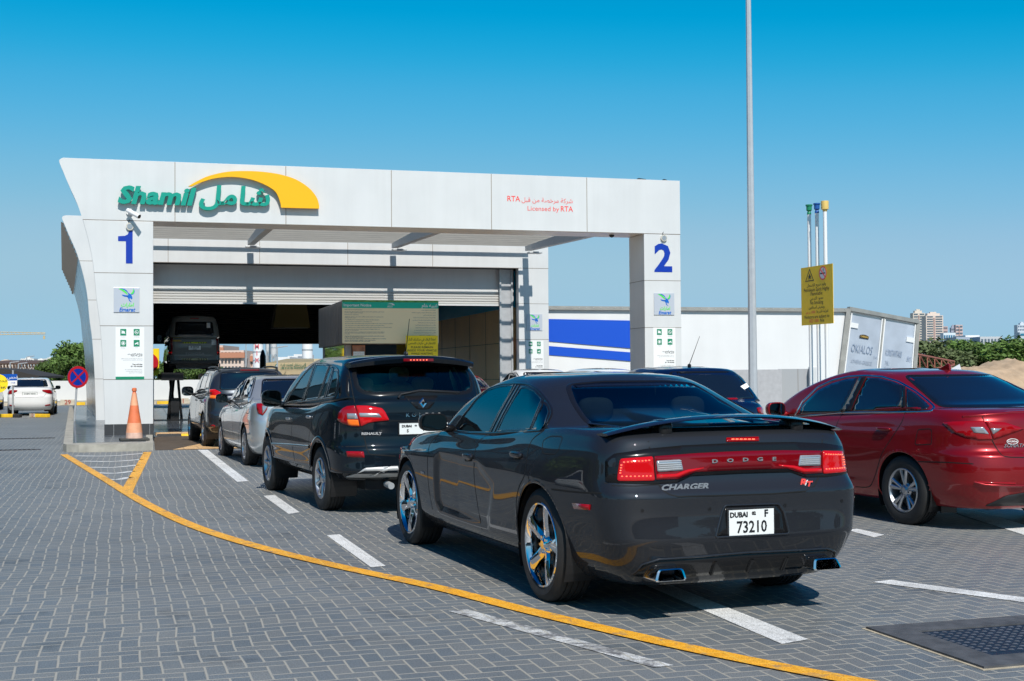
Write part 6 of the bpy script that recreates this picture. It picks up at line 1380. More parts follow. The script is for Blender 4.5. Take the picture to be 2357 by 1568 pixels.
MB().box(-.72, .16, -.05, -.035, 1.36, 1.60).build('blue_panel', mat('sign_blue', (.0, .08, .42), .4), bs); MB().box(-.72, .16, -.05, -.035, 1.18, 1.36).build('white_panel', m_poster, bs)
text('sign_text', arabic('فحص'), .16, m_poster, bs, MW((-.0, -.052, 1.48))); MB().prism([(-.06, 1.265), (.05, 1.265), (.05, 1.245), (.10, 1.272), (.05, 1.30), (.05, 1.28), (-.06, 1.28)], 'y', -.053, -.05).build('arrow', MATS['sign_blue'], bs)
sp_ = atY(-4, 883, 46.6); yc = thing('round_test_sign', 'round yellow test sign cut off by the left edge', 'sign', (sp_.x, sp_.y, 0), .3)
MB().tube((0, 0, 0), (0, 0, 1.0), .03, n=10).build('pole', m_galv, yc); MB().tube((0, -.03, sp_.z), (0, -.045, sp_.z), .335, n=40).build('sign_face', m_sy, yc)
text('sign_text', arabic('فحص'), .17, m_ink, yc, MW((.10, -.047, sp_.z+.10))); text('sign_text', 'Test', .15, m_ink, yc, MW((.12, -.047, sp_.z-.14)), bold=.003)
# lamp mast
lp = atY(1733, 870, 30.); ms = thing('lamp_mast', 'tall tapered grey steel lamp mast behind the blue hatchback', 'street lamp', (lp.x, lp.y, 0))
MB().tube((0, 0, 0), (0, 0, 12.6), .112, .050, n=8).build('mast', mat('mast_grey', (.50, .52, .54), .4, .2, noise=.05), ms)
MB().tube((0, 0, 12.3), (1.2, 0, 12.7), .035, n=8).build('arm', m_galv, ms); MB().box(1.0, 1.7, -.14, .14, 12.62, 12.76).build('lamp_head', m_galv, ms, bevel=.03); MB().box(-.07, .07, -.075, -.05, 10.45, 10.75).build('bracket', m_galv, ms)
MB().box(-.2, .2, -.2, .2, 0, .03).build('base_plate', m_galv, ms)
# vent pipes and their warning board
m_pw = mat('pipe_white', (.80, .80, .79), .4)
def capmat(n_, c_): return mat(n_, c_, .45)
for u_, Y_, top, m_, lab, cap in ((1866.5, 30.35, 494, capmat('cap_green', (.01, .22, .10)), 'white vent pipe with a green cap', 0), (1884.5, 30.05, 491, capmat('cap_blue', (.01, .09, .34)), 'white vent pipe with a blue cap', 0), (1903., 29.75, 487, capmat('cap_yellow', (.72, .50, .14)), 'white vent pipe with a tall yellow cap', 1)):
    p_ = atY(u_, 800, Y_); zt_ = atY(u_, top, Y_).z
    t = thing('vent_pipe', lab, 'pipe', (p_.x, p_.y, 0), 0, 'vent pipes behind the petroleum board')
    MB().tube((0, 0, 0), (0, 0, zt_), .045, n=20).build('pipe', m_pw, t, smooth=True, auto=40)
    pf = [(.05, 0), (.05, .04), (.035, .07), (.065, .10), (.066, .20), (.082, .205), (.082, .235), (.055, .235), (.0, .22)] if not cap else [(.05, 0), (.055, .04), (.088, .05), (.090, .22), (.086, .245), (.0, .25)]
    MB().lathe([(r, zt_+h) for r, h in pf], (0, 0, 0), 'z', 24).build('vent_cap', m_, t, smooth=True, auto=35)
    MB().box(-.06, .06, -.06, .06, .0, .02).build('flange', m_galv, t)
pl_ = atY(1843.5, 684, 30.5); prr = atY(1916.2, 677, 29.2); xd = Vector((prr.x-pl_.x, prr.y-pl_.y, 0)); wd = xd.length; 
wb_ = thing('petroleum_warning_board', 'yellow petroleum and no smoking warning board fixed to the vent pipes', 'sign', (pl_.x, pl_.y-.08, 0), math.atan2(xd.y, xd.x))
z0_ = atY(1843.5, 750, 30.5).z; z1_ = z0_+1.37
MB().box(0, wd, -.01, 0, z0_, z1_).build('board', mat('board_yellow', (.95, .60, .02), .5, noise=.05), wb_)
def wt(s_, z, sz, m_=m_ink, w__=None, x=None, bold=.001): text('sign_text', s_, sz, m_, wb_, MW((wd*.49 if x is None else x, -.012, z0_+z)), bold=bold, width=w__)
wt(arabic('وقود سريع الإشتعال'), .93, .10, w__=.78*wd/1.3); wt('Petroleum Spirit Highly', .82, .12, w__=.80*wd); wt('Flammable', .725, .12, w__=.37*wd); wt(arabic('ممنوع التدخين'), .615, .10, w__=.42*wd)
wt('No Smoking', .515, .12, w__=.41*wd); wt(arabic('ويتعرض المخالفون'), .405, .09, w__=.50*wd); wt(arabic('لغرامة قدرها'), .30, .09, w__=.36*wd, x=wd*.67); wt(arabic('1000 درهم'), .295, .09, m_red, w__=.30*wd, x=wd*.30)
wt('Violators are subject to', .185, .11, w__=.79*wd); wt('AED 1000', .09, .11, m_red, w__=.30*wd, x=wd*.40); wt('fine', .09, .11, w__=.13*wd, x=wd*.66)
def tri(o, i, nm, m_, y0, y1):
    mb = MB(); 
    for k in range(3): mb.prism([o[k], o[(k+1) % 3], i[(k+1) % 3], i[k]], 'y', y0, y1)
    mb.build(nm, m_, wb_)
cx_ = wd*.28; tri([(cx_-.19, z0_+1.03), (cx_+.19, z0_+1.03), (cx_, z0_+1.33)], [(cx_-.155, z0_+1.05), (cx_+.155, z0_+1.05), (cx_, z0_+1.29)], 'triangle', m_ink, -.013, -.01)
MB().prism([(cx_-.06, z0_+1.08), (cx_+.06, z0_+1.08), (cx_+.06, z0_+1.095), (cx_-.06, z0_+1.095)], 'y', -.013, -.01).build('flame_base', m_ink, wb_)
MB().prism([(cx_-.04, z0_+1.105), (cx_+.04, z0_+1.105), (cx_+.055, z0_+1.14), (cx_+.03, z0_+1.17), (cx_+.015, z0_+1.15), (cx_, z0_+1.215), (cx_-.03, z0_+1.17), (cx_-.05, z0_+1.14)], 'y', -.013, -.01).build('flame', m_ink, wb_)
cx_ = wd*.70; cz_ = z0_+1.18
MB().tube((cx_, -.011, cz_), (cx_, -.013, cz_), .155, n=32).build('ban_disc', m_poster, wb_); mb = MB(); mb.lathe([(.132, 0), (.16, 0), (.16, -.003), (.132, -.003)], (cx_, -.0135, cz_), 'y', 32); mb.build('ban_ring', m_red, wb_)
MB().box(cx_-.11, cx_+.09, -.0155, -.013, cz_-.02, cz_+.012).build('cigarette', m_ink, wb_); MB().prism([(cx_-.115, cz_+.09), (cx_-.095, cz_+.11), (cx_+.115, cz_-.09), (cx_+.095, cz_-.11)], 'y', -.018, -.0155).build('ban_bar', m_red, wb_)
MB().prism([(cx_+.02, cz_+.03), (cx_+.035, cz_+.03), (cx_+.02, cz_+.07), (cx_+.05, cz_+.10), (cx_+.03, cz_+.105), (cx_+.0, cz_+.07)], 'y', -.015, -.013).build('smoke', m_ink, wb_)
# low wall in front of the trailer
lw = thing('low_wall', 'low grey rendered wall with a shaded recess in front of the trailer', 'wall', tuple(atY(1735, 860, 38.)[:2])+(0,), .03)
m_stucco = mat('stucco_grey', (.42, .42, .43), .9, noise=.08, nscale=8, bump=.5, bscale=60)
MB().box(-1.5, .84, 0, .30, 0, 1.55).build('rendered_pier', m_stucco, lw, bevel=.01); MB().box(.84, 1.80, .25, .45, 0, 1.56).build('smooth_panel', mat('smooth_grey', (.36, .37, .38), .6), lw)
MB().box(1.38, 1.39, .245, .25, 0, 1.56).build('wall_joint', m_joint, lw); MB().box(1.70, 1.88, .0, .24, 0, 1.62).build('meter_box', m_acm, lw, bevel=.01)

# ------------------------------------------------------------------ white trailer
P0 = atY(1952, 711, 46.); P1 = atY(1180, 705, 44.5); P2 = atY(2112, 741, 47.6); Pb = atY(1933, 866, 46.); P2b = atY(2104, 850, 47.6); P1b = atY(1180, 858, 44.5)
tr = thing('box_trailer', 'long white box trailer with blue stripes and closed worn rear doors, leaning to one side', 'trailer', (P0.x, P0.y, 0))
O0 = Vector((P0.x, P0.y, 0)); m_trw = streaks(mat('trailer_white', (.75, .75, .74), .5, noise=.03, nscale=.7), .07, (1.2, 1.2, .15)); m_tgrey = mat('trailer_alu', (.36, .35, .32), .5, .4, noise=.15, nscale=3)
back = Vector((.5, 2.5, 0)); zb0 = .95
def dn(p, q, z): t = (p.z-z)/(p.z-q.z); return p+(q-p)*t
A0, A1, A2 = P0-O0, P1-O0, P2-O0; B0, B1, B2 = dn(P0, Pb, zb0)-O0, dn(P1, P1b, zb0)-O0, dn(P2, P2b, zb0)-O0; K1 = A1+back; K2 = A2+Vector((-.9, 2.2, 0)); K1b = B1+back; K2b = B2+Vector((-.9, 2.2, 0))
MB().add([A1, A0, A2, K2, K1, B1, B0, B2, K2b, K1b], [(0, 1, 6, 5), (1, 2, 7, 6), (2, 3, 8, 7), (3, 4, 9, 8), (4, 0, 5, 9), (4, 3, 2, 1, 0), (5, 6, 7, 8, 9)]).build('box_body', m_trw, tr)
def bar(p, q, r, nm, m_, n=4): return MB().tube(p, q, r, n=n).build(nm, m_, tr)
off = Vector((0, -.05, 0)); bar(A1+off+Vector((0, 0, -.05)), A0+off+Vector((0, 0, -.05)), .09, 'top_rail', m_tgrey)
bar(A0+off, B0+off, .11, 'corner_post', m_tgrey); bar(A2+off, B2+off, .10, 'corner_post', m_tgrey); bar(A0+off, A2+off, .10, 'door_header', m_tgrey)
def dp(s, t, o=.0): 
    a = A0+(A2-A0)*s; b = B0+(B2-B0)*s; p = a+(b-a)*t; nn = (A2-A0).cross(B0-A0).normalized(); nn = nn if nn.y < 0 else -nn; return p+nn*o
m_door = mat('door_blue_white', (.42, .47, .54), .45, noise=.12, nscale=1.3)
for (s0, s1, lab) in ((.045, .475, 'worn trailer door with faded lettering OKIALOS'), (.515, .955, 'worn trailer door with smaller faded lettering')):
    v = [dp(s0, .07, .03), dp(s1, .07, .03), dp(s1, .99, .03), dp(s0, .99, .03)]; d_ = MB().add(v, [(0, 1, 2, 3)]).build('rear_door', m_door, tr); d_['label'] = lab
    for s in ((s0, s1)): bar(dp(s, .05, .05), dp(s, .99, .05), .03, 'door_edge', m_pw)
bar(dp(.495, .04, .06), dp(.495, .99, .06), .035, 'lock_rod', m_tgrey)
ux = (A2-A0).normalized(); uz = (A0-B0).normalized()
for s, t, sg in ((.04, .20, 1), (.04, .86, 1), (.95, .30, -1)): 
    p = dp(s, t, .07); MB().add([p-uz*.09, p+ux*.38*sg-uz*.09, p+ux*.38*sg+uz*.09, p+uz*.09, p-uz*.09+Vector((0, .05, 0)), p+ux*.38*sg-uz*.09+Vector((0, .05, 0)), p+ux*.38*sg+uz*.09+Vector((0, .05, 0)), p+uz*.09+Vector((0, .05, 0))], [(0, 1, 2, 3), (7, 6, 5, 4), (0, 4, 5, 1), (1, 5, 6, 2), (2, 6, 7, 3), (3, 7, 4, 0)]).build('hinge', m_pw, tr)
m_fade = mat('faded_lettering', (.25, .31, .41), .6, noise=.3, nscale=14); m_fade2 = mat('very_faded_lettering', (.33, .38, .46), .6)
for s_, s, t, sz, w__, m_ in (('OKIALOS', .235, .51, .42, 1.02, m_fade), ('S.A', .43, .60, .14, .16, m_fade), ('ATHENS-GREECE', .25, .68, .20, 1.02, m_fade2), ('KONSTANTAKIS', .68, .53, .34, .80, m_fade), ('BROS', .90, .60, .26, .20, m_fade), ('TEL:', .60, .67, .2, .22, m_fade2), ('FAX:', .60, .755, .2, .22, m_fade2)):
    text('door_lettering', s_, sz, m_, tr, MW(dp(s, t, .06), x=ux, up=uz), width=w__, shear=.12)
p = dp(.25, .34, .06); MB().add([p-ux*.22-uz*.05, p+ux*.22-uz*.05, p+ux*.22+uz*.05, p+ux*.06+uz*.09, p-ux*.06+uz*.09, p-ux*.22+uz*.05], [(0, 1, 2, 3, 4, 5)]).build('maker_plate', m_ink, tr); text('maker_text', 'CHEREAU', .10, mat('gold_ink', (.65, .42, .10), .4), tr, MW(dp(.25, .335, .07), x=ux, up=uz), width=.38, bold=.002)
MB().add([dp(.90, .86, .045), dp(.955, .80, .045), dp(.955, 1.0, .045), dp(.90, 1.0, .045)], [(0, 1, 2, 3)]).build('blue_patch', mat('patch_blue', (.0, .10, .28), .6), tr)
def sideuv(u, v, o=.02):
    n_ = Vector((A0.y-A1.y, -(A0.x-A1.x), 0)).normalized(); n_ = n_ if n_.y < 0 else -n_
    d = ray(u, v); o0 = CAMP-O0; t = ((A0-o0).dot(n_))/d.dot(n_); return o0+d*t+n_*o
m_sb = mat('stripe_blue', (.0, .075, .55), .45)
for q in ([(1190, 733), (1500, 739), (1500, 806), (1190, 780)], [(1190, 791), (1500, 815), (1500, 835), (1190, 812)]): MB().add([sideuv(*k) for k in q], [(0, 1, 2, 3)]).build('blue_stripe', m_sb, tr)
mb = MB()
for i in range(46):
    p = sideuv(1200+i*16.5, 708+i*.1, .12); mb.tube(p, p+Vector((0, -.01, 0)), .018, n=6)
mb.build('rivets', m_galv, tr)
for s in (.25, .75):
    for dx in (-2., -3.3): p = B0+Vector((dx, .6, 0)); MB().tube((p.x, p.y, .5), (p.x, p.y+.3, .5), .5, n=24).build('trailer_wheel', m_rubber, tr) if s < .5 else None
bar(Vector((-12.5, 1.0, 0)), Vector((-12.5, 1.0, 1.0)), .08, 'landing_leg', m_galv)

# ------------------------------------------------------------------ boundary wall and kerbs
bw = MB().box(-45, 40, 45.2, 45.45, 0, 1.27).build('boundary_wall', mat('boundary_white', (.66, .66, .64), .7, noise=.04, nscale=.6)); bw.matrix_world = FM; tag(bw, 'low white boundary wall running behind the parking bays', 'wall')
wk = MB().box(-45, 40, 44.7, 45.2, 0, .16).build('wall_footing', m_kerb); wk.matrix_world = FM; tag(wk, kind='structure')
m_cream = mat('kerb_cream', (.52, .46, .36), .8, noise=.15)
a = -32.; k = 0
while a < 22:
    t = MB().box(a, a+1.17, 40.4, 40.65, 0, .16).build('kerb_block', m_kyel if k % 2 else m_cream); t.matrix_world = FM; tag(t, 'yellow painted kerb block in the far kerb line' if k % 2 else 'bare cream kerb block in the far kerb line', 'kerb', 'far kerb blocks, yellow' if k % 2 else 'far kerb blocks, bare')
    a += 1.2; k += 1
for u_, v_, s_ in ((156, 935, '29'), (418, 930, '31')):
    a_, z_ = fhit(u_, v_, 40.4); t = thing('bay_number', 'number plate %s on the far kerb, %s' % (s_, 'left of column one' if s_ == '29' else 'seen through the first lane'), 'number', tuple(W(a_, 40.39, 0)), FYAW)
    MB().box(-.36, .36, -.02, 0, .01, .30).build('number_plate', m_cream, t); text('number_text', s_, .32, mat('number_red', (.35, .05, .03), .7), t, MW((0, -.025, .15)), bold=.008)
for u0, u1, lab in ((-60, 43, 'yellow wheel stop at the left edge, black tipped'), (68, 106, 'short yellow wheel stop marked 13')):
    p_, q_ = ground(u0, 961), ground(u1, 961.5); t = thing('wheel_stop', lab, 'kerb', (p_.x, p_.y, 0), math.atan2(q_.y-p_.y, q_.x-p_.x)); L_ = (q_-p_).length
    MB().box(0, L_*.86 if u0 < 0 else L_, 0, .2, 0, .13).build('stop_block', m_kyel, t, bevel=.02)
    if u0 < 0: MB().box(L_*.86, L_, 0, .2, 0, .13).build('stop_tip', m_kblk, t, bevel=.02)
    else: MB().box(0, .28, -.01, 0, .01, .15).build('number_plate', m_cream, t); text('number_text', '13', .17, MATS['number_red'], t, MW((.14, -.014, .075)), bold=.004)
for u_, v_ in ((55, 1010), (8, 1037)):
    p_ = ground(u_, v_); t = thing('drain_grate', 'slotted drain grate in the paving, %s' % ('nearer the white sedan' if v_ < 1020 else 'at the left edge'), 'drain', (p_.x, p_.y, 0), FYAW)
    MB().box(-.7, .7, -.16, .16, .0, .009).build('frame', m_conc_dark, t)
    for i in range(14): MB().box(-.62+i*.09, -.57+i*.09, -.12, .12, .009, .012).build('slot', m_gap, t)
# ------------------------------------------------------------------ trees
def leafmat(n_, c_):
    m = mat(n_, c_, .6, noise=.55, nscale=.9); b = m.node_tree.nodes['Principled BSDF']; b.inputs['Specular IOR Level'].default_value = .2
    return m
LM = [leafmat('foliage_bright', (.105, .175, .04)), leafmat('foliage_mid', (.075, .125, .03)), leafmat('foliage_olive', (.105, .135, .055))]
m_bark = mat('bark', (.10, .075, .055), .9, noise=.3)
def crown_mesh(name, w_, h_, nclump, per, leaf, seed):
    g = np.random.default_rng(seed); C = []
    for i in range(nclump):
        a = g.uniform(0, 2*math.pi); r = w_*.5*math.sqrt(g.uniform(0, 1)); zc = g.uniform(.12, 1)**.8
        r *= math.sqrt(max(.05, 1-(abs(zc-.45)/.62)**2.2)); C.append((r*math.cos(a), r*math.sin(a), zc*h_*.86, g.uniform(.5, 1)*w_*.17))
    V = []; 
    for (x, y, z, R) in C:
        d = g.normal(size=(per, 3)); d /= np.linalg.norm(d, axis=1)[:, None]; rr = R*g.uniform(.35, 1.12, (per, 1)); P = np.array([x, y, z])+d*rr*np.array([1, 1, .75])
        u = g.normal(size=(per, 3)); u /= np.linalg.norm(u, axis=1)[:, None]; v = np.cross(u, d+g.normal(size=(per, 3))*.5); v /= np.linalg.norm(v, axis=1)[:, None]+1e-9
        s = leaf*g.uniform(.5, 1.2, (per, 1)); V.append(np.stack([P-u*s-v*s*.5, P+u*s-v*s*.5, P+u*s+v*s*.5, P-u*s+v*s*.5], 1))
    V = np.concatenate(V).reshape(-1, 3); n = len(V)//4
    me = bpy.data.meshes.new(name); me.vertices.add(len(V)); me.vertices.foreach_set('co', V.ravel()); me.loops.add(n*4); me.loops.foreach_set('vertex_index', np.arange(n*4)); me.polygons.add(n); me.polygons.foreach_set('loop_start', np.arange(n)*4); me.update(); me.validate()
    return me, C
def trunk_mesh(C, h_, zb, r):
    mb = MB(); mb.tube((0, 0, 0), (0, 0, zb), r, r*.8, n=8)
    for k, c in enumerate(C[:7]): mb.tube((0, 0, zb*.9), (c[0]*.8, c[1]*.8, zb+c[2]*.85), r*.55, r*.15, n=6)
    me = bpy.data.meshes.new('trunk'); me.from_pydata(mb.v, [], mb.f); me.materials.append(m_bark); return me
TK = []
for i, (w_, h_, ncl, per, lf_) in enumerate([(8, 6.5, 46, 130, .20), (7, 5, 36, 130, .19), (10, 6.5, 60, 130, .22), (5, 3.6, 24, 120, .15)]):
    me, C = crown_mesh('crown', w_, h_, ncl, per, lf_, 11+i); TK.append((me, trunk_mesh(C, h_, h_*.25, .22), h_))
def tree(k, x, y, s, label, group, mi=0, rz=0., sink=0., sx=1.):
    me, tm, h_ = TK[k]; t = thing('broadleaf_tree', label, 'tree', (x, y, -sink), rz, group); t.scale = (s*sx, s*sx, s)
    key = 'crown_%d_%d' % (k, mi)
    if key not in TREEM: m2 = me.copy(); m2.materials.append(LM[mi]); TREEM[key] = m2
    c = bpy.data.objects.new('crown', TREEM[key]); COL.objects.link(c); c.parent = t; c.location = (0, 0, h_*.18)
    r = bpy.data.objects.new('trunk', tm); COL.objects.link(r); r.parent = t
TREEM = {}
def XY(u, Y): return (u-CX)/FPX*Y
def ZY(v, u, Y): return CAMH+((784+FPX*math.tan(PIT))-(u-CX)*math.tan(ROL)-v)/FPX*Y
GT = 'trees beyond the trailer on the right'
rt = [(2125, 105, 1.12, 0, 2), (2165, 118, 1.0, 1, 1), (2195, 108, .9, 0, 2), (2232, 112, 1.0, 0, 1), (2268, 118, 1.15, 2, 0), (2300, 108, .95, 0, 1), (2335, 112, 1.2, 1, 0), (2372, 106, 1.15, 0, 0), (2405, 115, 1.1, 2, 1)]
for i, (u, Y, s, k, mi) in enumerate(rt): tree(k, XY(u, Y), Y, s*.50, 'dense green tree in the belt behind the sand mound and red truss', GT, mi, rz=i*1.3, sx=1.7)
GL = 'trees on the left behind the boundary wall'
tree(2, XY(194, 96), 96, .54, 'tall bright green tree beside the left column, taller than its neighbours', GL, 0, .6)
for i, (u, Y, s, k, mi) in enumerate([(118, 92, .62, 3, 1), (150, 90, .70, 3, 0), (176, 88, .66, 3, 1)]): tree(k, XY(u, Y), Y, s, 'low bushy green tree behind the white boundary wall', GL, mi, i*2.)
for i, (u, Y, s) in enumerate([(2, 120, .5), (38, 124, .45), (72, 130, .5)]): tree(3, XY(u, Y), Y, s, 'small dark tree under the rusty truss roof', 'small trees under the truss roof', 1, i*1.7)
for i, (u, Y, s) in enumerate([(352, 92, .55), (385, 95, .6), (425, 96, .55), (455, 94, .5), (482, 98, .55)]): tree(3, XY(u, Y), Y, s, 'low tree seen through the hall under the raised van', 'trees seen through the hall', 1, i*1.7)

# ------------------------------------------------------------------ far buildings
def towerblock(name, label, u0, u1, vt, Y, col, floors, kind='bands', depth=None, glass_c=(.10, .14, .18), rz=0., crown=None, group=None, vb=None):
    x0, x1 = XY(u0, Y), XY(u1, Y); zt = ZY(vt, (u0+u1)/2, Y); w_ = x1-x0; dp_ = depth or w_*.8
    t = thing(name, label, 'building', ((x0+x1)/2, Y, 0), rz, group)
    m_ = mat('wall_%s' % '_'.join('%d' % (c*100) for c in col), col, .8, noise=.05, nscale=.02); mg = mat('far_glass_%d' % int(glass_c[2]*100), glass_c, .2, spec=.7)
    MB().box(-w_/2, w_/2, 0, dp_, 0, zt).build('wall', m_, t)
    H = zt/floors; mb = MB()
    if kind == 'bands':
        for f in range(floors):
            for (a, b) in ((-.44, -.10), (.06, .44)): mb.box(w_*a, w_*b, -.3, 0, f*H+H*.30, f*H+H*.72)
    elif kind == 'grid':
        n = 6
        for f in range(floors):
            for k in range(n): mb.box(-w_*.45+k*w_*.9/n, -w_*.45+(k+.55)*w_*.9/n, -.2, 0, f*H+H*.3, f*H+H*.75)
    elif kind == 'vert':
        for k in range(5): mb.box(-w_*.46+k*w_*.19, -w_*.46+(k+.62)*w_*.19, -.3, 0, zt*.06, zt*.94)
    mb.build('windows', mg, t)
    if kind == 'bands': MB().box(-w_*.06, w_*.02, -.5, 0, 0, zt*.96).build('stair_strip', mat('strip_rose', (.42, .28, .25), .8), t)
    if crown: MB().box(-w_*crown, w_*crown, dp_*.2, dp_*.7, zt, zt*1.04).build('roof_house', m_, t); MB().box(-w_*crown*.5, w_*crown*.5, dp_*.3, dp_*.5, zt*1.04, zt*1.065).build('roof_house', m_, t)
    return t
Zp = lambda x, y: ((3300+x/4.365)/1.629, (1130+y/4.365)/1.629)
def tb(label, x0, x1, yt, Y, col, fl, kind, **k): return towerblock('tower_block', label, Zp(x0, 0)[0], Zp(x1, 0)[0], Zp(0, yt)[1], Y, col, fl, kind, **k)
CR = (.62, .55, .47)
tb('cream tower block partly behind the trailer door frame', 548, 742, 190, 900, CR, 24, 'bands', crown=.3); tb('wide cream tower with rose stair strips, tallest group on the right horizon', 758, 1040, 232, 860, (.64, .54, .47), 24, 'bands', crown=.36)
tb('rose topped office block behind the low blue glass block', 1042, 1112, 410, 1000, (.50, .36, .34), 12, 'grid'); tb('blue and white striped low glass block', 1040, 1240, 515, 820, (.60, .66, .70), 7, 'vert', glass_c=(.03, .16, .28))
tb('dark domed slim tower left of the rose tower', 1166, 1246, 430, 1050, (.32, .33, .40), 12, 'grid', crown=.3); tb('rose and white slim tower with balcony bands', 1244, 1358, 385, 980, (.55, .42, .40), 14, 'bands')
tb('long grey blue low building behind the trees', 1250, 1470, 585, 700, (.32, .38, .46), 4, 'grid', depth=20); tb('white flat roofed building above the trees', 1400, 1632, 556, 720, (.72, .72, .72), 4, 'grid', depth=20)
tb('pale grey low building half hidden by treetops', 1640, 2000, 578, 700, (.48, .50, .52), 4, 'grid', depth=20); tb('cream low building at the right edge behind the trees', 2190, 2420, 635, 500, (.62, .56, .46), 3, 'grid', depth=20)
tb('pale blue glass tower at the right edge', 2256, 2440, 385, 1100, (.52, .58, .64), 14, 'grid', glass_c=(.06, .12, .20), crown=.2); tb('teal banded office block in front of the pale blue tower', 2290, 2460, 505, 1000, (.45, .52, .56), 8, 'bands', glass_c=(.02, .16, .26))
Lp = lambda x, y: (x/2.613/1.629, (1100+y/2.613)/1.629)
def lb(label, x0, x1, yt, Y, col, fl=3, kind='grid', **k): return towerblock('apartment_house', label, Lp(x0, 0)[0], Lp(x1, 0)[0], Lp(0, yt)[1], Y, col, fl, kind, **k)
WH = (.68, .66, .62)
lb('cream house block at the far left edge', -60, 135, 662, 420, (.58, .48, .40), 4, crown=.2); lb('white apartment block with a stair tower, left horizon', 200, 330, 640, 400, WH, 5, crown=.2); lb('white apartment block in the middle of the left horizon row', 300, 470, 652, 430, WH, 5, crown=.15); lb('white apartment block with a tall roof house', 425, 540, 640, 400, (.60, .58, .54), 5, crown=.25); lb('long low white block before the tree on the left', 500, 680, 668, 440, WH, 3); lb('low yellow and white shop hall under the truss', 275, 420, 745, 160, (.62, .56, .38), 2)
# rusty truss roof on the left
m_rust = mat('rusty_steel', (.11, .065, .045), .7, noise=.3, nscale=.6)
def truss(name, label, p, q, h0, h1, n, r, roofm=None, posts=3, hb=None):
    t = thing(name, label, 'roof frame', (p.x, p.y, 0)); d = q-p; P = lambda s, z: Vector((d.x*s, d.y*s, z))
    ch = MB(); ch.tube(P(0, p.z), P(1, q.z), r, n=6); ch.tube(P(0, p.z-h0), P(1, q.z-h1), r, n=6); ch.build('chords', m_tr_, t)
    wb = MB()
    for i in range(n+1):
        s = i/n; zt = p.z+(q.z-p.z)*s; zb = (p.z-h0)+((q.z-h1)-(p.z-h0))*s; wb.tube(P(s, zt), P(s, zb), r*.7, n=5)
        if i < n: s2 = (i+1)/n; zb2 = (p.z-h0)+((q.z-h1)-(p.z-h0))*s2; wb.tube(P(s, zt), P(s2, zb2), r*.7, n=5)
    wb.build('web', m_tr_, t)
    if roofm: MB().add([P(0, p.z+.08), P(1, q.z+.08), P(1, q.z+.5)+Vector((0, 9, 0)), P(0, p.z+.5)+Vector((0, 9, 0))], [(0, 1, 2, 3)]).build('roof_sheet', roofm, t)
    for i in range(posts): s = (i+.5)/posts; MB().tube(P(s, 0), P(s, p.z-h0+(q.z-h1-p.z+h0)*s), r*1.4, n=6).build('post', m_tr_, t)
    return t
m_tr_ = m_rust
truss('truss_roof', 'long rusty steel truss roof on the left horizon', atY(-60, 838, 140.), atY(158, 837, 150.), .95, .95, 30, .09, m_rust, 5)
sh_ = MB().box(XY(78, 110), XY(170, 110), 110, 118, 0, ZY(860, 120, 110)).build('low_shed', mat('shed_cream', (.50, .42, .33), .8)); tag(sh_, 'long low cream shed roof behind the left boundary wall', 'shed')
sh_ = MB().prism([(XY(-60, 72), 1.3), (XY(90, 72), 1.45), (XY(90, 72), 1.55), (XY(15, 72), 1.95), (XY(-60, 72), 2.05)], 'y', 72, 76).build('shade_canopy', mat('canopy_dark', (.04, .035, .03), .8)); tag(sh_, 'dark shade canopy behind the white sedan at the far left', 'canopy')
m_tr_ = mat('red_oxide_steel', (.34, .115, .075), .65, noise=.15)
p_, q_ = atY(2098, 813, 74.), atY(2196, 832, 88.)
truss('red_truss_shed', 'red oxide steel truss shed with a dark roof, behind the trailer', Vector((p_.x, p_.y, p_.z)), Vector((q_.x, q_.y, q_.z)), 1.15, .25, 6, .06, mat('roof_rust_dark', (.10, .07, .06), .8, noise=.3), 4)
cr_ = thing('tower_crane', 'thin yellow tower crane jib above the left horizon', 'crane', (0, 300, 0)); mc_ = mat('crane_yellow', (.55, .42, .22), .6)
xa, xb = XY(-90, 300), XY(104, 300); za, zb_ = ZY(771, 0, 300), ZY(769, 100, 300); mb = MB()
for dz in (0, .9): mb.tube((xa, 0, za+dz), (xb, 0, zb_+dz*.3), .09, n=5)
for i in range(22): s = i/22; s2 = (i+.5)/22; mb.tube((xa+(xb-xa)*s, 0, za+.9-(.6*s)), (xa+(xb-xa)*s2, 0, za), .05, n=4)
mb.build('jib', mc_, cr_); MB().tube((xa+4, 0, 0), (xa+4, 0, za+4), .8, n=4).build('mast', mc_, cr_); MB().tube((xb-.3, 0, zb_-.4), (xb-.3, 0, zb_-1.2), .25, n=6).build('hook', mc_, cr_)
for u, Y, vt, lab in ((61, 150, 822, 'thin lamp post above the truss roof on the left'), (23, 130, 835, 'short lamp post at the left edge under the truss'), (42, 128, 838, 'short pole beside the truss on the left'), (566, 130, 790, 'tall pole before the pink houses seen through the hall'), (638, 110, 800, 'curved street lamp before the silos seen through the hall')):
    t = thing('street_lamp', lab, 'street lamp', (XY(u, Y), Y, 0)); z_ = ZY(vt, u, Y); MB().tube((0, 0, 0), (0, 0, z_), .09, .06, n=6).build('pole', m_galv, t); MB().tube((0, 0, z_), (.9, 0, z_+.12), .05, n=6).build('arm', m_galv, t)
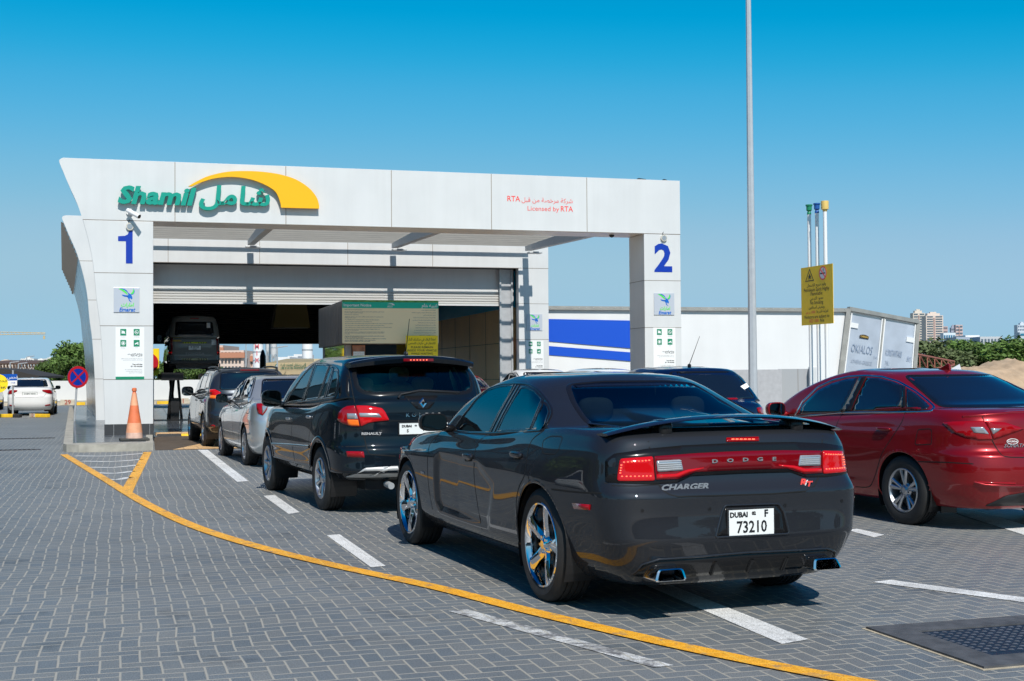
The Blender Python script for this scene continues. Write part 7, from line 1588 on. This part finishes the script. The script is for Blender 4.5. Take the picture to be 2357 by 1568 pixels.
# seen through the hall
Gp = lambda x, y: ((550+x/2.613)/1.629, (1050+y/2.613)/1.629)
m_pink = (.62, .46, .38)
for x0, x1, yt, Y, lab, c_ in ((560, 745, 640, 200, 'pink stepped apartment house seen through the hall, leftmost', m_pink), (720, 950, 690, 190, 'pink apartment house with terracotta parapet seen through the hall', (.66, .52, .44)), (940, 1045, 728, 195, 'small pink house left of the silos', m_pink)):
    t = towerblock('apartment_house', lab, Gp(x0, 0)[0], Gp(x1, 0)[0], Gp(0, yt)[1], Y, c_, 5, 'grid', depth=12, glass_c=(.05, .05, .055))
    w_ = XY(Gp(x1, 0)[0], Y)-XY(Gp(x0, 0)[0], Y); zt = ZY(Gp(0, yt)[1], 560, Y); MB().box(-w_/2-.2, w_/2+.2, -.4, 0, zt-1.1, zt-.3).build('parapet_band', mat('terracotta', (.45, .20, .12), .8), t)
m_silo = mat('silo_white', (.72, .72, .72), .6, noise=.05)
def silo(label, x0, x1, Y, txt=None, z0=0, top=12.):
    u0, u1 = Gp(x0, 0)[0], Gp(x1, 0)[0]; xc = XY((u0+u1)/2, Y); r = (XY(u1, Y)-XY(u0, Y))/2
    t = thing('silo', label, 'silo', (xc, Y, 0), 0, None); MB().lathe([(r*.15, z0), (r, z0+r*1.4), (r, top), (0, top+r*.6)] if z0 else [(r, 0), (r, top), (0, top+1)], (0, 0, 0), 'z', 28).build('tank', m_silo, t, smooth=True, auto=40)
    mb = MB()
    for z in np.arange(z0+1.2, top, 1.0): mb.lathe([(r+.02, z), (r+.03, z+.08), (r+.02, z+.16)], (0, 0, 0), 'z', 28)
    mb.build('rings', m_galv, t)
    if txt:
        for ch, v in txt: text('silo_letter', ch, .68, mat('letter_pink', (.62, .13, .16), .6), t, MW((0, -r-.06, ZY(v, (u0+u1)/2, Y))), bold=.02)
    for a in (.8, 2.4, 4., 5.5): MB().tube((r*.7*math.cos(a), r*.7*math.sin(a), 0), (r*.7*math.cos(a), r*.7*math.sin(a), z0+2.5), .12, n=6).build('leg', m_galv, t) if z0 else None
silo('white concrete silo with red letters MIX down its side', 1040, 1140, 150, [('M', Gp(0, 655)[1]), ('I', Gp(0, 722)[1]), ('X', Gp(0, 788)[1])]); silo('white hopper silo in the middle of the silo group', 1163, 1215, 158, None, 4.2, 12); silo('tapered white silo next to the ladder', 1212, 1275, 155, None, 3.6, 12); silo('white silo behind the steel post of the hall', 1522, 1625, 140)
for x0, x1, yt, Y, lab in ((1280, 1400, 755, 170, 'white plant building right of the silos'), (1380, 1480, 745, 180, 'white plant building with roof tanks'), (1440, 1560, 728, 200, 'long pale plant building behind the shed')): towerblock('plant_building', lab, Gp(x0, 0)[0], Gp(x1, 0)[0], Gp(0, yt)[1], Y, (.70, .70, .70), 2, 'grid', depth=8, glass_c=(.4, .42, .44))
p_ = atY(Gp(1170, 0)[0], Gp(0, 800)[1], 115.); q_ = atY(Gp(1640, 0)[0], Gp(0, 812)[1], 108.)
sd = thing('technical_shed', 'beige corrugated shed with green lettering seen through the hall', 'shed', (p_.x, p_.y, 0), math.atan2(q_.y-p_.y, q_.x-p_.x)); L_ = (q_-p_).length
MB().prism([(0, 0), (L_, 0), (L_, 2.85), (L_*.45, 2.95), (0, 2.62)], 'y', 0, 8).build('wall', mat('shed_beige', (.60, .48, .30), .7, noise=.05), sd)
mb = MB()
for i in range(60): mb.box(L_*i/60, L_*i/60+.05, -.04, 0, 0, 2.6)
mb.build('corrugation', MATS['shed_beige'], sd)
mgx = mat('shed_green', (.01, .22, .12), .6); MB().tube((L_*.24, -.05, 2.27), (L_*.24, -.07, 2.27), .23, n=24).build('round_emblem', mgx, sd); MB().tube((L_*.24, -.07, 2.27), (L_*.24, -.08, 2.27), .12, n=18).build('emblem_centre', m_poster, sd)
text('shed_text', arabic('لامي و سلطان للخدمات الفنية'), .32, mgx, sd, MW((L_*.33, -.06, 2.40)), align='LEFT', width=L_*.52, bold=.006); text('shed_text', 'LAMI & SULTAN TECHNICAL SERVICES', .24, mgx, sd, MW((L_*.33, -.06, 2.12)), align='LEFT', width=L_*.62, bold=.006)
um = atY(605, 836, 62.); zt_ = ZY(804, 605, 62.); pu = thing('folded_parasol', 'folded black parasol standing beyond the hall exit', 'parasol', (um.x, um.y, 0)); MB().tube((0, 0, 0), (0, 0, zt_-.9), .04, n=8).build('pole', m_black, pu)
MB().lathe([(.10, zt_-1.5), (.16, zt_-1.0), (.145, zt_-.35), (.07, zt_-.08), (0, zt_)], (0, 0, 0), 'z', 16).build('cover', m_black, pu, smooth=True)
sb_ = atY(352, 828, 63.); ex_ = thing('exit_warning_board', 'yellow board with a red disc beyond the hall exit at the left', 'sign', (sb_.x, sb_.y, 0)); MB().box(-.25, .30, 0, .05, 1.5, 2.85).build('board', m_sy, ex_); MB().tube((-.20, -.02, 2.15), (-.20, -.06, 2.15), .48, n=24).build('red_disc', mr_, ex_); MB().tube((0, .05, 0), (0, .05, 1.6), .04, n=8).build('post', m_galv, ex_)
# sand mound with debris
g = np.random.default_rng(3); nx, ny = 90, 26; x0, x1 = XY(2142, 55), XY(2600, 55); vs = []; 
hx = np.interp(np.linspace(0, 1, nx), [0, .06, .14, .22, .30, .38, .46, .55, .7, .85, 1], [0, .7, 1.35, 1.75, 1.7, 1.85, 2.1, 1.95, 2.0, 1.8, 1.5])
nz = g.normal(size=(nx+4, ny+4)); nz = (nz[:-4, :-4]+nz[2:-2, 2:-2]+nz[4:, 4:]+nz[1:-3, 2:-2]+nz[3:-1, 1:-3])/5
for j in range(ny):
    t_ = j/(ny-1)
    for i in range(nx): vs.append((x0+(x1-x0)*i/(nx-1), 50+t_*14, hx[i]*math.sin(math.pi*min(1, t_*1.0))**.7*(.92)+nz[i, j]*.11))
o = MB().add(vs, [(j*nx+i, j*nx+i+1, (j+1)*nx+i+1, (j+1)*nx+i) for j in range(ny-1) for i in range(nx-1)]).build('sand_mound', mat('sand', (.50, .36, .23), .95, noise=.18, nscale=1.2, bump=1., bscale=2.5), smooth=True); tag(o, kind='structure')
tag(MB().add([(XY(2150, 52), 52, .9), (XY(2215, 52), 52, 1.35), (XY(2220, 52), 52.6, 1.75), (XY(2205, 53), 53, 1.6), (XY(2150, 53), 53, 1.15)], [(0, 1, 2, 3, 4)]).build('debris_sheet', m_white), 'torn white sheet lying on the edge of the sand mound', 'sheet')

# ------------------------------------------------------------------ unseen blocks, trees and cars added for the car paint to mirror
bb = thing('reflection_block', 'low block added outside the frame for the car paint to mirror', 'building', (14, -34, 0), .3)  # unseen block added behind the camera to darken the reflections
MB().box(-22, 22, -10, 0, 0, 7.5).build('wall', mat('reflection_block_wall', (.22, .20, .18), .8, noise=.1), bb); mb = MB()
for i in range(12): mb.box(-20+i*3.4, -18+i*3.4, 0, .05, 1, 2.8); mb.box(-20+i*3.4, -18+i*3.4, 0, .05, 4.4, 6.4)
mb.build('windows', m_dglass, bb)
for i, (x, y, s, k) in enumerate([(-30, 30, .8, 0), (-34, 24, .9, 2), (-28, 18, .7, 1), (-31, 10, .9, 0), (-36, 37, .9, 2), (-40, 46, .8, 0), (-25, 2, .8, 1), (-18, -22, .9, 2), (-8, -26, .8, 0), (30, -12, .9, 2), (34, 2, .8, 0), (36, 14, .9, 1)]):
    tree(k, x, y, s, 'tree added outside the frame for the car paint to mirror', 'added trees outside the frame', i % 3, i*.9)  # unseen trees added to darken what the paint mirrors
for i, (x, y, yw) in enumerate([(-19.5, 20.5, 1.3), (-18.5, 14.5, 1.3)]): simple_car('white sedan added outside the frame for the dark paint to mirror', x, y, yw, pw, 'added cars outside the frame', plate_t='')  # unseen cars added as a white band in the reflections
sb2 = thing('dark_reflection_block', 'dark glazed block added outside the frame on the left for the car sides to mirror', 'building', (-32, 12, 0), -.02)  # unseen dark block added to blacken the reflections in the car sides
MB().box(-16, 0, 0, 46, 0, 11).build('wall', mat('dark_reflection_wall', (.035, .035, .038), .6, noise=.2), sb2)
mb = MB()
for i in range(11): mb.box(0, .06, 1.5+i*4.1, 4.6+i*4.1, .6, 4.2); mb.box(0, .06, 1.5+i*4.1, 4.6+i*4.1, 5.6, 9.6)
mb.build('windows', m_dglass, sb2)
